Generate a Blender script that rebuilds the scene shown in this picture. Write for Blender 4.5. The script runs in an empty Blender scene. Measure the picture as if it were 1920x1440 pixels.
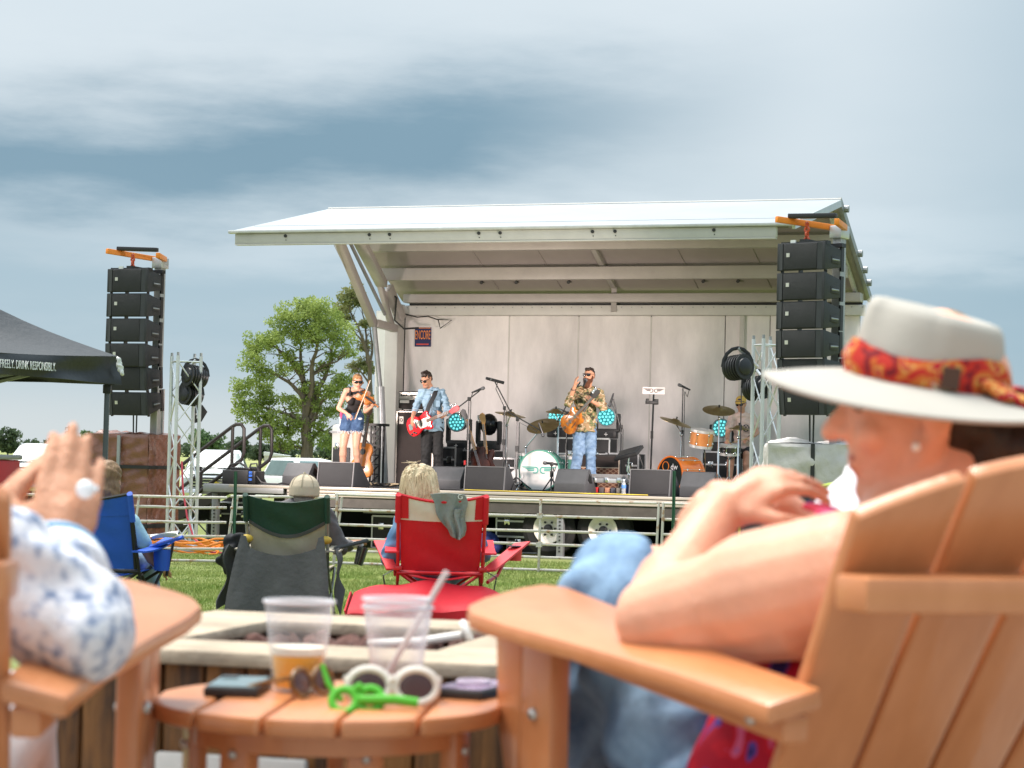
import bpy, bmesh, math, random
import numpy as np
from mathutils import Vector, Matrix, Euler

V = Vector
R = math.radians
random.seed(7)
rng = np.random.default_rng(11)
SC = bpy.context.scene
COL = SC.collection

# ------------------------------------------------------------------ camera
F_PX = 4000.0                                   # focal length in 1920-wide pixels
CAM = V((0.0, 0.0, 1.45))
PITCH, ROLL = math.atan(140 / F_PX), 0.0235
_f = V((0, math.cos(PITCH), math.sin(PITCH)))
_r0, _u0 = V((1, 0, 0)), V((0, -math.sin(PITCH), math.cos(PITCH)))
_r = _r0 * math.cos(ROLL) + _u0 * math.sin(ROLL)
_u = _u0 * math.cos(ROLL) - _r0 * math.sin(ROLL)
cd = bpy.data.cameras.new('camera')
cd.sensor_width = 36.0
cd.lens = 36.0 * F_PX / 1920
cd.clip_start, cd.clip_end = 0.05, 6000
cd.dof.use_dof = True
cd.dof.focus_distance = 32.0
cd.dof.aperture_fstop = 8.0
cam = bpy.data.objects.new('camera', cd)
COL.objects.link(cam)
cam.matrix_world = Matrix(((_r.x, _u.x, -_f.x, CAM.x), (_r.y, _u.y, -_f.y, CAM.y),
                           (_r.z, _u.z, -_f.z, CAM.z), (0, 0, 0, 1)))
SC.camera = cam


def ray(px, py):
    return _f + _r * ((px - 960) / F_PX) - _u * ((py - 720) / F_PX)


def at(px, py, y):
    d = ray(px, py)
    return CAM + d * (y / d.y)


# ------------------------------------------------------------------ world, sun, exposure
SUN_EL, SUN_AZ = R(70), R(-125)                 # high behind thin cloud, a little ahead and left
world = bpy.data.worlds.new('World')
SC.world = world
world.use_nodes = True
nt = world.node_tree
for n in list(nt.nodes):
    nt.nodes.remove(n)


def wn(t, **kw):
    n = nt.nodes.new(t)
    for k, v in kw.items():
        setattr(n, k, v)
    return n


def wm(op, a, b=None, clamp=False):
    n = wn('ShaderNodeMath', operation=op, use_clamp=clamp)
    for i, x in enumerate((a, b)):
        if x is None:
            continue
        if isinstance(x, (int, float)):
            n.inputs[i].default_value = x
        else:
            nt.links.new(x, n.inputs[i])
    return n.outputs[0]


def wmix(fac, a, b):
    n = wn('ShaderNodeMix', data_type='RGBA')
    if isinstance(fac, (int, float)):
        n.inputs[0].default_value = fac
    else:
        nt.links.new(fac, n.inputs[0])
    for i, x in ((6, a), (7, b)):
        if isinstance(x, tuple):
            n.inputs[i].default_value = (*x, 1)
        else:
            nt.links.new(x, n.inputs[i])
    return n.outputs[2]


tc = wn('ShaderNodeTexCoord')
sep = wn('ShaderNodeSeparateXYZ')
nt.links.new(tc.outputs['Generated'], sep.inputs[0])
sx, sy, sz = sep.outputs
az = wm('MULTIPLY', wm('ARCTAN2', sx, sy), 57.296)
el = wm('MULTIPLY', wm('ARCSINE', sz), 57.296)
cmb = wn('ShaderNodeCombineXYZ')
nt.links.new(wm('MULTIPLY', az, 0.10), cmb.inputs[0])
nt.links.new(wm('MULTIPLY', el, 0.42), cmb.inputs[1])


def wnoise(scale, detail, rough, off=0.0):
    n = wn('ShaderNodeTexNoise')
    n.inputs['Scale'].default_value = scale
    n.inputs['Detail'].default_value = detail
    n.inputs['Roughness'].default_value = rough
    mp = wn('ShaderNodeMapping')
    mp.inputs['Location'].default_value = (off, off * 0.7, off * 0.3)
    nt.links.new(cmb.outputs[0], mp.inputs[0])
    nt.links.new(mp.outputs[0], n.inputs['Vector'])
    return wm('SUBTRACT', n.outputs['Fac'], 0.5)


n1 = wnoise(1.1, 5, 0.5, 3.1)
n2 = wnoise(2.6, 8, 0.62, 9.4)
n3 = wnoise(0.5, 2, 0.5, 21.0)
elw = wm('ADD', wm('ADD', el, wm('MULTIPLY', n1, 3.4)), wm('MULTIPLY', n2, 1.6))   # warped elevation


def gauss(x, c, s):
    d = wm('DIVIDE', wm('SUBTRACT', x, c), s)
    return wm('POWER', 2.71828, wm('MULTIPLY', wm('MULTIPLY', d, d), -1.0))


def sstep(x, a, b):
    n = wn('ShaderNodeMapRange', interpolation_type='SMOOTHSTEP')
    nt.links.new(x, n.inputs[0])
    n.inputs[1].default_value, n.inputs[2].default_value = a, b
    return n.outputs[0]


c1 = wm('ADD', wm('MULTIPLY', az, 0.11), 8.8)
band1 = wm('MULTIPLY', gauss(elw, c1, 1.75), wm('SUBTRACT', 1.05, wm('MULTIPLY', sstep(az, -3, 9.5), 1.0)))
band2 = wm('MULTIPLY', gauss(elw, 4.2, 1.35), 0.62)
bright = gauss(elw, 5.9, 0.8)
high = sstep(elw, 13.0, 24.0)
base = wmix(sstep(el, 0.2, 2.6), (0.60, 0.65, 0.665), (0.45, 0.55, 0.61))
base = wmix(sstep(elw, 2.5, 10.5), base, (0.67, 0.735, 0.775))
colr = wmix(wm('MULTIPLY', bright, 0.9), base, (0.70, 0.77, 0.81))
colr = wmix(wm('MULTIPLY', band2, 1.0, True), colr, (0.315, 0.445, 0.53))
colr = wmix(wm('MULTIPLY', band1, 1.0, True), colr, (0.18, 0.295, 0.38))
colr = wmix(wm('MULTIPLY', wm('ADD', n3, 0.2), 0.6, True), colr, (0.36, 0.49, 0.58))
colr = wmix(sstep(az, 7, 17), colr, wmix(0.6, colr, (0.24, 0.375, 0.465)))
sky = wn('ShaderNodeTexSky', sky_type='NISHITA')
sky.sun_disc = False
sky.sun_elevation = SUN_EL
sky.sun_rotation = SUN_AZ
skys = wn('ShaderNodeMix', data_type='RGBA', blend_type='MULTIPLY')
skys.inputs[0].default_value = 1.0
nt.links.new(sky.outputs[0], skys.inputs[6])
skys.inputs[7].default_value = (0.1, 0.1, 0.1, 1)
colr = wmix(0.06, colr, skys.outputs[2])        # a little clear sky through the overcast
# overcast luminance rises gently towards the zenith
lift = wm('ADD', 1.0, wm('MULTIPLY', sstep(sz, 0.17, 0.95), 1.3))
lm = wn('ShaderNodeVectorMath', operation='SCALE')
nt.links.new(colr, lm.inputs[0])
nt.links.new(lift, lm.inputs['Scale'])
bg = wn('ShaderNodeBackground')
bg.inputs['Strength'].default_value = 0.66
nt.links.new(lm.outputs[0], bg.inputs['Color'])
wo = wn('ShaderNodeOutputWorld')
nt.links.new(bg.outputs[0], wo.inputs['Surface'])

sd = bpy.data.lights.new('sun', 'SUN')
sd.energy = 3.1
sd.angle = R(40)
sd.color = (1.0, 0.95, 0.87)
sun = bpy.data.objects.new('sun', sd)
COL.objects.link(sun)
# light travels from the sun position (azimuth from +Y, elevation)
_sdir = V((math.sin(SUN_AZ) * math.cos(SUN_EL), math.cos(SUN_AZ) * math.cos(SUN_EL) * -1, math.sin(SUN_EL)))
sun.rotation_euler = _sdir.to_track_quat('Z', 'Y').to_euler()
SC.view_settings.view_transform = 'Standard'
SC.view_settings.look = 'None'
SC.view_settings.exposure = 0.84
SC.view_settings.gamma = 1.0
SC.cycles.max_bounces = 6
SC.cycles.transparent_max_bounces = 16


# ------------------------------------------------------------------ materials
MATS = {}


def mat(name, col=(0.5, 0.5, 0.5), rough=0.5, metal=0.0, var=0.12, vscale=6.0, bump=0.0, bscale=40.0,
        spec=0.4, trans=0.0, emit=None, emits=1.0, alpha=1.0, stretch=(1, 1, 1), col2=None, thr=None, sheen=0.0, sss=0.0, bdist=0.0):
    if name in MATS:
        return MATS[name]
    m = bpy.data.materials.new(name)
    m.use_nodes = True
    t = m.node_tree
    b = t.nodes['Principled BSDF']
    b.inputs['Base Color'].default_value = (*col, 1)
    b.inputs['Roughness'].default_value = rough
    b.inputs['Metallic'].default_value = metal
    b.inputs['Specular IOR Level'].default_value = spec
    b.inputs['Transmission Weight'].default_value = trans
    b.inputs['Alpha'].default_value = alpha
    if sheen:
        b.inputs['Sheen Weight'].default_value = sheen
    if sss:
        b.inputs['Subsurface Weight'].default_value = sss
        b.inputs['Subsurface Radius'].default_value = (0.012, 0.004, 0.002)
        b.inputs['Subsurface Scale'].default_value = 1.0
    if emit:
        b.inputs['Emission Color'].default_value = (*emit, 1)
        b.inputs['Emission Strength'].default_value = emits
    if var or bump or col2:
        c = t.nodes.new('ShaderNodeTexCoord')
        mp = t.nodes.new('ShaderNodeMapping')
        mp.inputs['Scale'].default_value = stretch
        t.links.new(c.outputs['Object'], mp.inputs[0])
    if var or col2:
        n = t.nodes.new('ShaderNodeTexNoise')
        n.inputs['Scale'].default_value = vscale
        n.inputs['Detail'].default_value = 6
        n.inputs['Roughness'].default_value = 0.62
        t.links.new(mp.outputs[0], n.inputs['Vector'])
        rp = t.nodes.new('ShaderNodeValToRGB')
        e = rp.color_ramp.elements
        if col2:
            a, bb = thr or (0.42, 0.6)
            e[0].position, e[1].position = a, bb
            e[0].color, e[1].color = (*col, 1), (*col2, 1)
        else:
            e[0].position, e[1].position = 0.3, 0.7
            e[0].color = (*[max(0, x * (1 - var)) for x in col], 1)
            e[1].color = (*[min(1, x * (1 + var)) for x in col], 1)
        t.links.new(n.outputs['Fac'], rp.inputs[0])
        t.links.new(rp.outputs[0], b.inputs['Base Color'])
    if bump:
        n2_ = t.nodes.new('ShaderNodeTexNoise')
        n2_.inputs['Scale'].default_value = bscale
        n2_.inputs['Detail'].default_value = 5
        n2_.inputs['Distortion'].default_value = bdist
        t.links.new(mp.outputs[0], n2_.inputs['Vector'])
        bp = t.nodes.new('ShaderNodeBump')
        bp.inputs['Strength'].default_value = bump
        bp.inputs['Distance'].default_value = 0.02
        t.links.new(n2_.outputs['Fac'], bp.inputs['Height'])
        t.links.new(bp.outputs[0], b.inputs['Normal'])
    MATS[name] = m
    return m


def ramp_mat(name, scale, stops, rough=0.8, detail=2.0, bump=0.0, tex='NOISE', stretch=(1, 1, 1), distort=0.0, interp='CONSTANT'):
    """colour print driven by one noise through a stepped ramp (camouflage, floral print ...)"""
    if name in MATS:
        return MATS[name]
    m = bpy.data.materials.new(name)
    m.use_nodes = True
    t = m.node_tree
    b = t.nodes['Principled BSDF']
    b.inputs['Roughness'].default_value = rough
    b.inputs['Specular IOR Level'].default_value = 0.2
    c = t.nodes.new('ShaderNodeTexCoord')
    mp = t.nodes.new('ShaderNodeMapping')
    mp.inputs['Scale'].default_value = stretch
    t.links.new(c.outputs['Object'], mp.inputs[0])
    n = t.nodes.new('ShaderNodeTexNoise' if tex == 'NOISE' else 'ShaderNodeTexVoronoi')
    n.inputs['Scale'].default_value = scale
    if tex == 'NOISE':
        n.inputs['Detail'].default_value = detail
        n.inputs['Distortion'].default_value = distort
    t.links.new(mp.outputs[0], n.inputs['Vector'])
    rp = t.nodes.new('ShaderNodeValToRGB')
    rp.color_ramp.interpolation = interp
    els = rp.color_ramp.elements
    els[0].position, els[0].color = stops[0][0], (*stops[0][1], 1)
    els[1].position, els[1].color = stops[1][0], (*stops[1][1], 1)
    for p, cc in stops[2:]:
        e = els.new(p)
        e.color = (*cc, 1)
    src = n.outputs['Fac'] if tex == 'NOISE' else n.outputs['Color']
    t.links.new(src, rp.inputs[0])
    t.links.new(rp.outputs[0], b.inputs['Base Color'])
    if bump:
        n2_ = t.nodes.new('ShaderNodeTexNoise')
        n2_.inputs['Scale'].default_value = scale * 0.8
        n2_.inputs['Detail'].default_value = 4
        t.links.new(c.outputs['Object'], n2_.inputs['Vector'])
        bp = t.nodes.new('ShaderNodeBump')
        bp.inputs['Strength'].default_value = bump
        bp.inputs['Distance'].default_value = 0.02
        t.links.new(n2_.outputs['Fac'], bp.inputs['Height'])
        t.links.new(bp.outputs[0], b.inputs['Normal'])
    MATS[name] = m
    return m


# ------------------------------------------------------------------ mesh collector
class G:
    def __init__(s):
        s.v, s.f = [], []

    def add(s, vs, fs, M=None):
        o = len(s.v)
        s.v += [(M @ V(p)) if M is not None else V(p) for p in vs]
        s.f += [tuple(i + o for i in f) for f in fs]
        return s

    def box(s, c, d, rot=None, M=None, taper=None):
        x, y, z = d[0] / 2, d[1] / 2, d[2] / 2
        k = taper or (1, 1)
        vs = [V((-x, -y, -z)), V((x, -y, -z)), V((x, y, -z)), V((-x, y, -z)),
              V((-x * k[0], -y * k[1], z)), V((x * k[0], -y * k[1], z)), V((x * k[0], y * k[1], z)), V((-x * k[0], y * k[1], z))]
        if rot is not None:
            Q = rot if isinstance(rot, Matrix) else Euler(rot).to_matrix()
            vs = [Q @ p for p in vs]
        vs = [p + V(c) for p in vs]
        return s.add(vs, [(3, 2, 1, 0), (4, 5, 6, 7), (0, 1, 5, 4), (1, 2, 6, 5), (2, 3, 7, 6), (3, 0, 4, 7)], M)

    def lohi(s, lo, hi, M=None):
        lo, hi = V(lo), V(hi)
        return s.box((lo + hi) / 2, hi - lo, None, M)

    def beam(s, a, b, w, h=None, up=(0, 0, 1)):
        a, b = V(a), V(b)
        h = h or w
        t = (b - a).normalized()
        x = t.cross(V(up))
        if x.length < 1e-4:
            x = t.cross(V((1, 0, 0)))
        x.normalize()
        z = x.cross(t)
        vs = []
        for p in (a, b):
            for sx_, sz_ in ((-1, -1), (1, -1), (1, 1), (-1, 1)):
                vs.append(p + x * (sx_ * w / 2) + z * (sz_ * h / 2))
        return s.add(vs, [(3, 2, 1, 0), (4, 5, 6, 7), (0, 1, 5, 4), (1, 2, 6, 5), (2, 3, 7, 6), (3, 0, 4, 7)])

    def tube(s, pts, r, n=8, caps=True, flat=None):
        pts = [V(p) for p in pts]
        k = len(pts)
        rs = r if isinstance(r, (list, tuple)) else [r] * k
        tans = []
        for i in range(k):
            a, b = pts[max(0, i - 1)], pts[min(k - 1, i + 1)]
            tans.append((b - a).normalized())
        x = tans[0].cross(V((0, 0, 1)))
        if x.length < 1e-3:
            x = V((1, 0, 0))
        x.normalize()
        vs, fs = [], []
        for i in range(k):
            t = tans[i]
            x = (x - t * x.dot(t))
            if x.length < 1e-5:
                x = t.cross(V((0.3, 0.5, 0.8)))
            x.normalize()
            y = t.cross(x)
            for j in range(n):
                a = 2 * math.pi * j / n
                vs.append(pts[i] + x * (math.cos(a) * rs[i]) + y * (math.sin(a) * rs[i] * (flat or 1)))
        for i in range(k - 1):
            for j in range(n):
                j2 = (j + 1) % n
                fs.append((i * n + j, i * n + j2, (i + 1) * n + j2, (i + 1) * n + j))
        if caps:
            fs.append(tuple(range(n))[::-1])
            fs.append(tuple((k - 1) * n + j for j in range(n)))
        return s.add(vs, fs)

    def cyl(s, a, b, r, n=16, r2=None):
        return s.tube([a, b], [r, r if r2 is None else r2], n)

    def lathe(s, prof, n=20, M=None, close=True):
        vs, fs = [], []
        k = len(prof)
        for r_, z in prof:
            for j in range(n):
                a = 2 * math.pi * j / n
                vs.append((r_ * math.cos(a), r_ * math.sin(a), z))
        for i in range(k - 1):
            for j in range(n):
                j2 = (j + 1) % n
                fs.append((i * n + j, i * n + j2, (i + 1) * n + j2, (i + 1) * n + j))
        if close:
            fs.append(tuple(range(n))[::-1])
            fs.append(tuple((k - 1) * n + j for j in range(n)))
        return s.add(vs, fs, M)

    def ell(s, c, r, M=None, nu=14, nv=9):
        r = r if isinstance(r, (tuple, list, Vector)) else (r, r, r)
        vs, fs = [], []
        for i in range(1, nv):
            ph = math.pi * i / nv
            for j in range(nu):
                th = 2 * math.pi * j / nu
                vs.append(V((r[0] * math.sin(ph) * math.cos(th), r[1] * math.sin(ph) * math.sin(th), r[2] * math.cos(ph))))
        vs += [V((0, 0, r[2])), V((0, 0, -r[2]))]
        for i in range(nv - 2):
            for j in range(nu):
                j2 = (j + 1) % nu
                fs.append((i * nu + j, (i + 1) * nu + j, (i + 1) * nu + j2, i * nu + j2))
        t, b = len(vs) - 2, len(vs) - 1
        for j in range(nu):
            j2 = (j + 1) % nu
            fs.append((t, j, j2))
            fs.append((b, (nv - 2) * nu + j2, (nv - 2) * nu + j))
        if M is not None:
            Q = M.to_3x3() if len(M) == 4 else M
            vs = [Q @ p for p in vs]
        return s.add([p + V(c) for p in vs], fs)

    def cap(s, a, b, ra, rb=None, n=12):
        a, b = V(a), V(b)
        rb = ra if rb is None else rb
        t = b - a
        L = t.length
        t = t / max(L, 1e-6)
        pts, rs = [], []
        for k in range(4):
            q = math.pi / 2 * (1 - k / 4)
            pts.append(a - t * (ra * math.sin(q)))
            rs.append(max(ra * math.cos(q), ra * 0.05))
        for k in range(4):
            q = math.pi / 2 * (k / 3)
            pts.append(b + t * (rb * math.sin(q)))
            rs.append(max(rb * math.cos(q), rb * 0.05))
        return s.tube(pts, rs, n)

    def prism(s, poly, d, M=None):
        """polygon in XY extruded along Z from 0 to d"""
        n = len(poly)
        vs = [V((p[0], p[1], 0)) for p in poly] + [V((p[0], p[1], d)) for p in poly]
        fs = [tuple(range(n))[::-1], tuple(range(n, 2 * n))] + [(i, (i + 1) % n, n + (i + 1) % n, n + i) for i in range(n)]
        return s.add(vs, fs, M)

    def sheet(s, grid, th=0.004):
        """grid[i][j] of points -> a cloth with thickness"""
        ni, nj = len(grid), len(grid[0])
        P = np.array([[list(p) for p in row] for row in grid], float)
        du = np.gradient(P, axis=0)
        dv = np.gradient(P, axis=1)
        N = np.cross(du, dv)
        N /= np.maximum(np.linalg.norm(N, axis=2, keepdims=True), 1e-9)
        A, B = P + N * th / 2, P - N * th / 2
        vs = [V(p) for p in A.reshape(-1, 3)] + [V(p) for p in B.reshape(-1, 3)]
        o = ni * nj
        fs = []
        for i in range(ni - 1):
            for j in range(nj - 1):
                a, b, c, d = i * nj + j, i * nj + j + 1, (i + 1) * nj + j + 1, (i + 1) * nj + j
                fs.append((a, d, c, b))
                fs.append((a + o, b + o, c + o, d + o))
        ring = [(0, j) for j in range(nj)] + [(i, nj - 1) for i in range(1, ni)] + \
               [(ni - 1, j) for j in range(nj - 2, -1, -1)] + [(i, 0) for i in range(ni - 2, 0, -1)]
        idx = [i * nj + j for i, j in ring]
        for a, b in zip(idx, idx[1:] + idx[:1]):
            fs.append((a, b, b + o, a + o))
        return s.add(vs, fs)

    def torus(s, c, R_, r, M=None, n=28, m=8, a0=0, a1=2 * math.pi):
        pts = []
        full = abs(a1 - a0 - 2 * math.pi) < 1e-6
        for i in range(n + 1):
            a = a0 + (a1 - a0) * i / n
            p = V((R_ * math.cos(a), R_ * math.sin(a), 0))
            pts.append((M.to_3x3() @ p if M is not None else p) + V(c))
        return s.tube(pts, r, m, not full)


def tagp(o, label=None, cat=None, group=None, kind=None):
    if label:
        o['label'] = label
    if cat:
        o['category'] = cat
    if group:
        o['group'] = group
    if kind:
        o['kind'] = kind
    return o


def obj(name, g, m, parent=None, bevel=0.0, smooth=35, world=False, kind=None, label=None, seg=2):
    """one mesh object; with world=True the points are world points and are moved into the thing's frame"""
    vs = g.v
    if world and parent is not None:
        MI = root_matrix(parent).inverted()
        vs = [MI @ p for p in vs]
    me = bpy.data.meshes.new(name)
    me.from_pydata([tuple(p) for p in vs], [], g.f)
    if bevel:
        bm = bmesh.new()
        bm.from_mesh(me)
        es = [e for e in bm.edges if len(e.link_faces) == 2 and e.calc_face_angle(0) > R(30)]
        bmesh.ops.bevel(bm, geom=es, offset=bevel, segments=seg, affect='EDGES', clamp_overlap=True, profile=0.5)
        bm.to_mesh(me)
        bm.free()
    me.validate()
    if smooth:
        me.polygons.foreach_set('use_smooth', [True] * len(me.polygons))
        me.set_sharp_from_angle(angle=R(smooth))
    me.materials.append(m)
    o = bpy.data.objects.new(name, me)
    COL.objects.link(o)
    if parent is not None:
        o.parent = parent
    tagp(o, label, kind=kind)
    return o


def root_matrix(o):
    M = Matrix.Identity(4)
    while o is not None:
        M = o.matrix_basis @ M
        o = o.parent
    return M


def thing(name, label, cat, loc=(0, 0, 0), rz=0.0, group=None):
    o = bpy.data.objects.new(name, None)
    o.empty_display_size = 0.1
    COL.objects.link(o)
    o.matrix_basis = Matrix.Translation(V(loc)) @ Matrix.Rotation(rz, 4, 'Z')
    return tagp(o, label, cat, group)


def dup(o, loc=None, rz=None, label=None, group=None, parent=None, scale=None):
    c = o.copy()
    COL.objects.link(c)
    if parent is not None:
        c.parent = parent
    if loc is not None:
        c.matrix_basis = Matrix.Translation(V(loc)) @ Matrix.Rotation(rz or 0, 4, 'Z')
        if scale:
            c.scale = (scale, scale, scale)
    tagp(c, label, group=group)
    for ch in list(o.children):
        dup(ch, parent=c)
    return c


def organic(name, g, m, parent=None, vox=0.012, it=4, world=False, disp=None, label=None, noise=None):
    """overlapping volumes fused into ONE continuous surface"""
    vs = g.v
    if world and parent is not None:
        MI = root_matrix(parent).inverted()
        vs = [MI @ p for p in vs]
    me = bpy.data.meshes.new(name + '_raw')
    me.from_pydata([tuple(p) for p in vs], [], g.f)
    t = bpy.data.objects.new(name + '_raw', me)
    COL.objects.link(t)
    rm = t.modifiers.new('r', 'REMESH')
    rm.mode = 'VOXEL'
    rm.voxel_size = vox
    sm = t.modifiers.new('s', 'SMOOTH')
    sm.factor, sm.iterations = 0.5, it
    dg = bpy.context.evaluated_depsgraph_get()
    out = bpy.data.meshes.new_from_object(t.evaluated_get(dg))
    bpy.data.objects.remove(t)
    bpy.data.meshes.remove(me)
    out.name = name
    if noise:
        amp, fr = noise
        co = np.empty(len(out.vertices) * 3)
        no = np.empty(len(out.vertices) * 3)
        out.vertices.foreach_get('co', co)
        out.vertices.foreach_get('normal', no)
        co, no = co.reshape(-1, 3), no.reshape(-1, 3)
        ph = np.sin(co @ np.array([fr, fr * .4, fr * .7]) + 2 * np.sin(co @ np.array([-fr * .5, fr * .6, fr * .9])))
        co += no * (amp * ph)[:, None]
        out.vertices.foreach_set('co', co.ravel())
    out.materials.clear()
    out.materials.append(m)
    out.polygons.foreach_set('use_smooth', [True] * len(out.polygons))
    o = bpy.data.objects.new(name, out)
    COL.objects.link(o)
    if parent is not None:
        o.parent = parent
    tagp(o, label)
    return o


def textobj(name, body, size, m, parent, M, ext=0.002, xs=1.0, shear=0.0, align='CENTER'):
    cu = bpy.data.curves.new(name + '_c', 'FONT')
    cu.body = body
    cu.size = size
    cu.extrude = ext
    cu.shear = shear
    cu.align_x = align
    cu.align_y = 'CENTER'
    t = bpy.data.objects.new(name + '_t', cu)
    COL.objects.link(t)
    dg = bpy.context.evaluated_depsgraph_get()
    me = bpy.data.meshes.new_from_object(t.evaluated_get(dg))
    bpy.data.objects.remove(t)
    me.transform(M @ Matrix.Diagonal((xs, 1, 1, 1)))
    me.materials.clear()
    me.materials.append(m)
    o = bpy.data.objects.new(name, me)
    COL.objects.link(o)
    o.parent = parent
    return o


def frame(x, y, z=None, o=(0, 0, 0)):
    """4x4 with given axes"""
    x, y = V(x).normalized(), V(y)
    z = x.cross(y).normalized()
    y = z.cross(x)
    return Matrix(((x.x, y.x, z.x, o[0]), (x.y, y.y, z.y, o[1]), (x.z, y.z, z.z, o[2]), (0, 0, 0, 1)))


def gz(y):
    """height of the lawn along the view: raised terrace, gentle fall to the stage, shallow dip behind"""
    xs = (-60, 5.9, 9, 15.7, 26, 45, 62, 90, 160, 6000)
    zs = (.56, .56, .42, .21, 0, 0, -.35, -.35, 0, 0)
    return float(np.interp(y, xs, zs))


# stage frame: s along the front (to the right), t back into the stage
TH = R(19.4)
SO = V((-4.386, 33.42, 0))
SW, SDV = V((math.cos(TH), -math.sin(TH), 0)), V((math.sin(TH), math.cos(TH), 0))
DECK = 0.95


def S(s, t, z):
    return SO + SW * s + SDV * t + V((0, 0, z))


def st(px, py, t):
    """where the sight line of a picture point meets the plane at stage depth t: (s, z)"""
    d = ray(px, py)
    k = (SO + SDV * t - CAM).dot(SDV) / d.dot(SDV)
    p = CAM + d * k
    return (p - SO).dot(SW), p.z


def on_deck(px, t, py=890):
    s, _ = st(px, py, t)
    return S(s, t, DECK)


# common materials
BLACK = mat('black_plastic', (0.026, 0.026, 0.027), 0.5, var=.2)
BLACKM = mat('black_metal', (0.018, 0.018, 0.02), 0.35, spec=.5)
GREYCAB = mat('dark_grey_cabinet_paint', (0.045, 0.046, 0.05), 0.6, bump=.15, bscale=300)
GRILLE = mat('speaker_grille', (0.022, 0.022, 0.024), 0.55, bump=.5, bscale=420)
ALU = mat('aluminium', (0.62, 0.63, 0.64), 0.38, 0.75, var=.08)
CHROME = mat('chrome', (0.8, 0.8, 0.8), 0.12, 1.0, var=0)
STEEL = mat('grey_steel', (0.32, 0.33, 0.34), 0.45, 0.5)
WHITEP = mat('white_paint', (0.78, 0.78, 0.76), 0.45, var=.05)
SKIN = mat('skin', (0.46, 0.225, 0.14), 0.5, var=.06, vscale=14, spec=.35, sss=.12)
SKINP = mat('pale_skin', (0.50, 0.265, 0.185), 0.5, var=.06, vscale=14, spec=.35, sss=.1)
DKHAIR = mat('dark_brown_hair', (0.025, 0.014, 0.01), 0.5, var=.4, vscale=60, stretch=(1, 1, .15), bump=.4, bscale=120)
LENS = mat('dark_lens', (0.01, 0.01, 0.012), 0.08, spec=.6, var=0)
# ================================================================== GROUND
def ground_mat():
    m = bpy.data.materials.new('lawn_soil')
    m.use_nodes = True
    t = m.node_tree
    b = t.nodes['Principled BSDF']
    b.inputs['Roughness'].default_value = 0.95
    b.inputs['Specular IOR Level'].default_value = 0.1
    g = t.nodes.new('ShaderNodeTexCoord')
    a = t.nodes.new('ShaderNodeTexNoise')
    a.inputs['Scale'].default_value = 0.55
    a.inputs['Detail'].default_value = 8
    t.links.new(g.outputs['Object'], a.inputs['Vector'])
    r1 = t.nodes.new('ShaderNodeValToRGB')
    e = r1.color_ramp.elements
    e[0].position, e[0].color = .35, (0.16, 0.195, 0.065, 1)
    e[1].position, e[1].color = .68, (0.25, 0.275, 0.11, 1)
    t.links.new(a.outputs['Fac'], r1.inputs[0])
    c = t.nodes.new('ShaderNodeTexNoise')          # far hay field: paler, streaky
    c.inputs['Scale'].default_value = 0.035
    c.inputs['Detail'].default_value = 7
    t.links.new(g.outputs['Object'], c.inputs['Vector'])
    r2 = t.nodes.new('ShaderNodeValToRGB')
    e = r2.color_ramp.elements
    e[0].position, e[0].color = .35, (0.20, 0.24, 0.08, 1)
    e[1].position, e[1].color = .65, (0.36, 0.36, 0.16, 1)
    t.links.new(c.outputs['Fac'], r2.inputs[0])
    s = t.nodes.new('ShaderNodeSeparateXYZ')
    t.links.new(g.outputs['Object'], s.inputs[0])
    mr = t.nodes.new('ShaderNodeMapRange')
    mr.interpolation_type = 'SMOOTHSTEP'
    t.links.new(s.outputs[1], mr.inputs[0])
    mr.inputs[1].default_value, mr.inputs[2].default_value = 70, 110
    mx = t.nodes.new('ShaderNodeMix')
    mx.data_type = 'RGBA'
    t.links.new(mr.outputs[0], mx.inputs[0])
    t.links.new(r1.outputs[0], mx.inputs[6])
    t.links.new(r2.outputs[0], mx.inputs[7])
    t.links.new(mx.outputs[2], b.inputs['Base Color'])
    n = t.nodes.new('ShaderNodeTexNoise')
    n.inputs['Scale'].default_value = 30
    n.inputs['Detail'].default_value = 6
    t.links.new(g.outputs['Object'], n.inputs['Vector'])
    bp = t.nodes.new('ShaderNodeBump')
    bp.inputs['Strength'].default_value = 0.8
    bp.inputs['Distance'].default_value = 0.05
    t.links.new(n.outputs['Fac'], bp.inputs['Height'])
    t.links.new(bp.outputs[0], b.inputs['Normal'])
    return m


g = G()
ys = [-60, -20, 0, 3, 5.8, 7, 9, 11, 13, 15.7, 19, 22, 26, 32, 38, 45, 50, 56, 62, 75, 90, 110, 130, 160, 250, 500, 1200, 3500]
xs = [-2500, -600, -150, -50, -20, -8, -3, 0, 3, 8, 20, 50, 150, 600, 2500]
vs = [(x, y, gz(y)) for y in ys for x in xs]
nx = len(xs)
g.add(vs, [(j * nx + i, j * nx + i + 1, (j + 1) * nx + i + 1, (j + 1) * nx + i) for j in range(len(ys) - 1) for i in range(nx - 1)])
GROUND = obj('ground', g, ground_mat(), kind='structure')

# paved terrace under the deck chairs
g = G()
g.lohi((-5, -3, .45), (5, 5.7, .60))
obj('patio', g, mat('patio_concrete', (0.30, 0.28, 0.25), .85, var=.2, vscale=9, bump=.3, bscale=60), kind='structure', bevel=.01)

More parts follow.
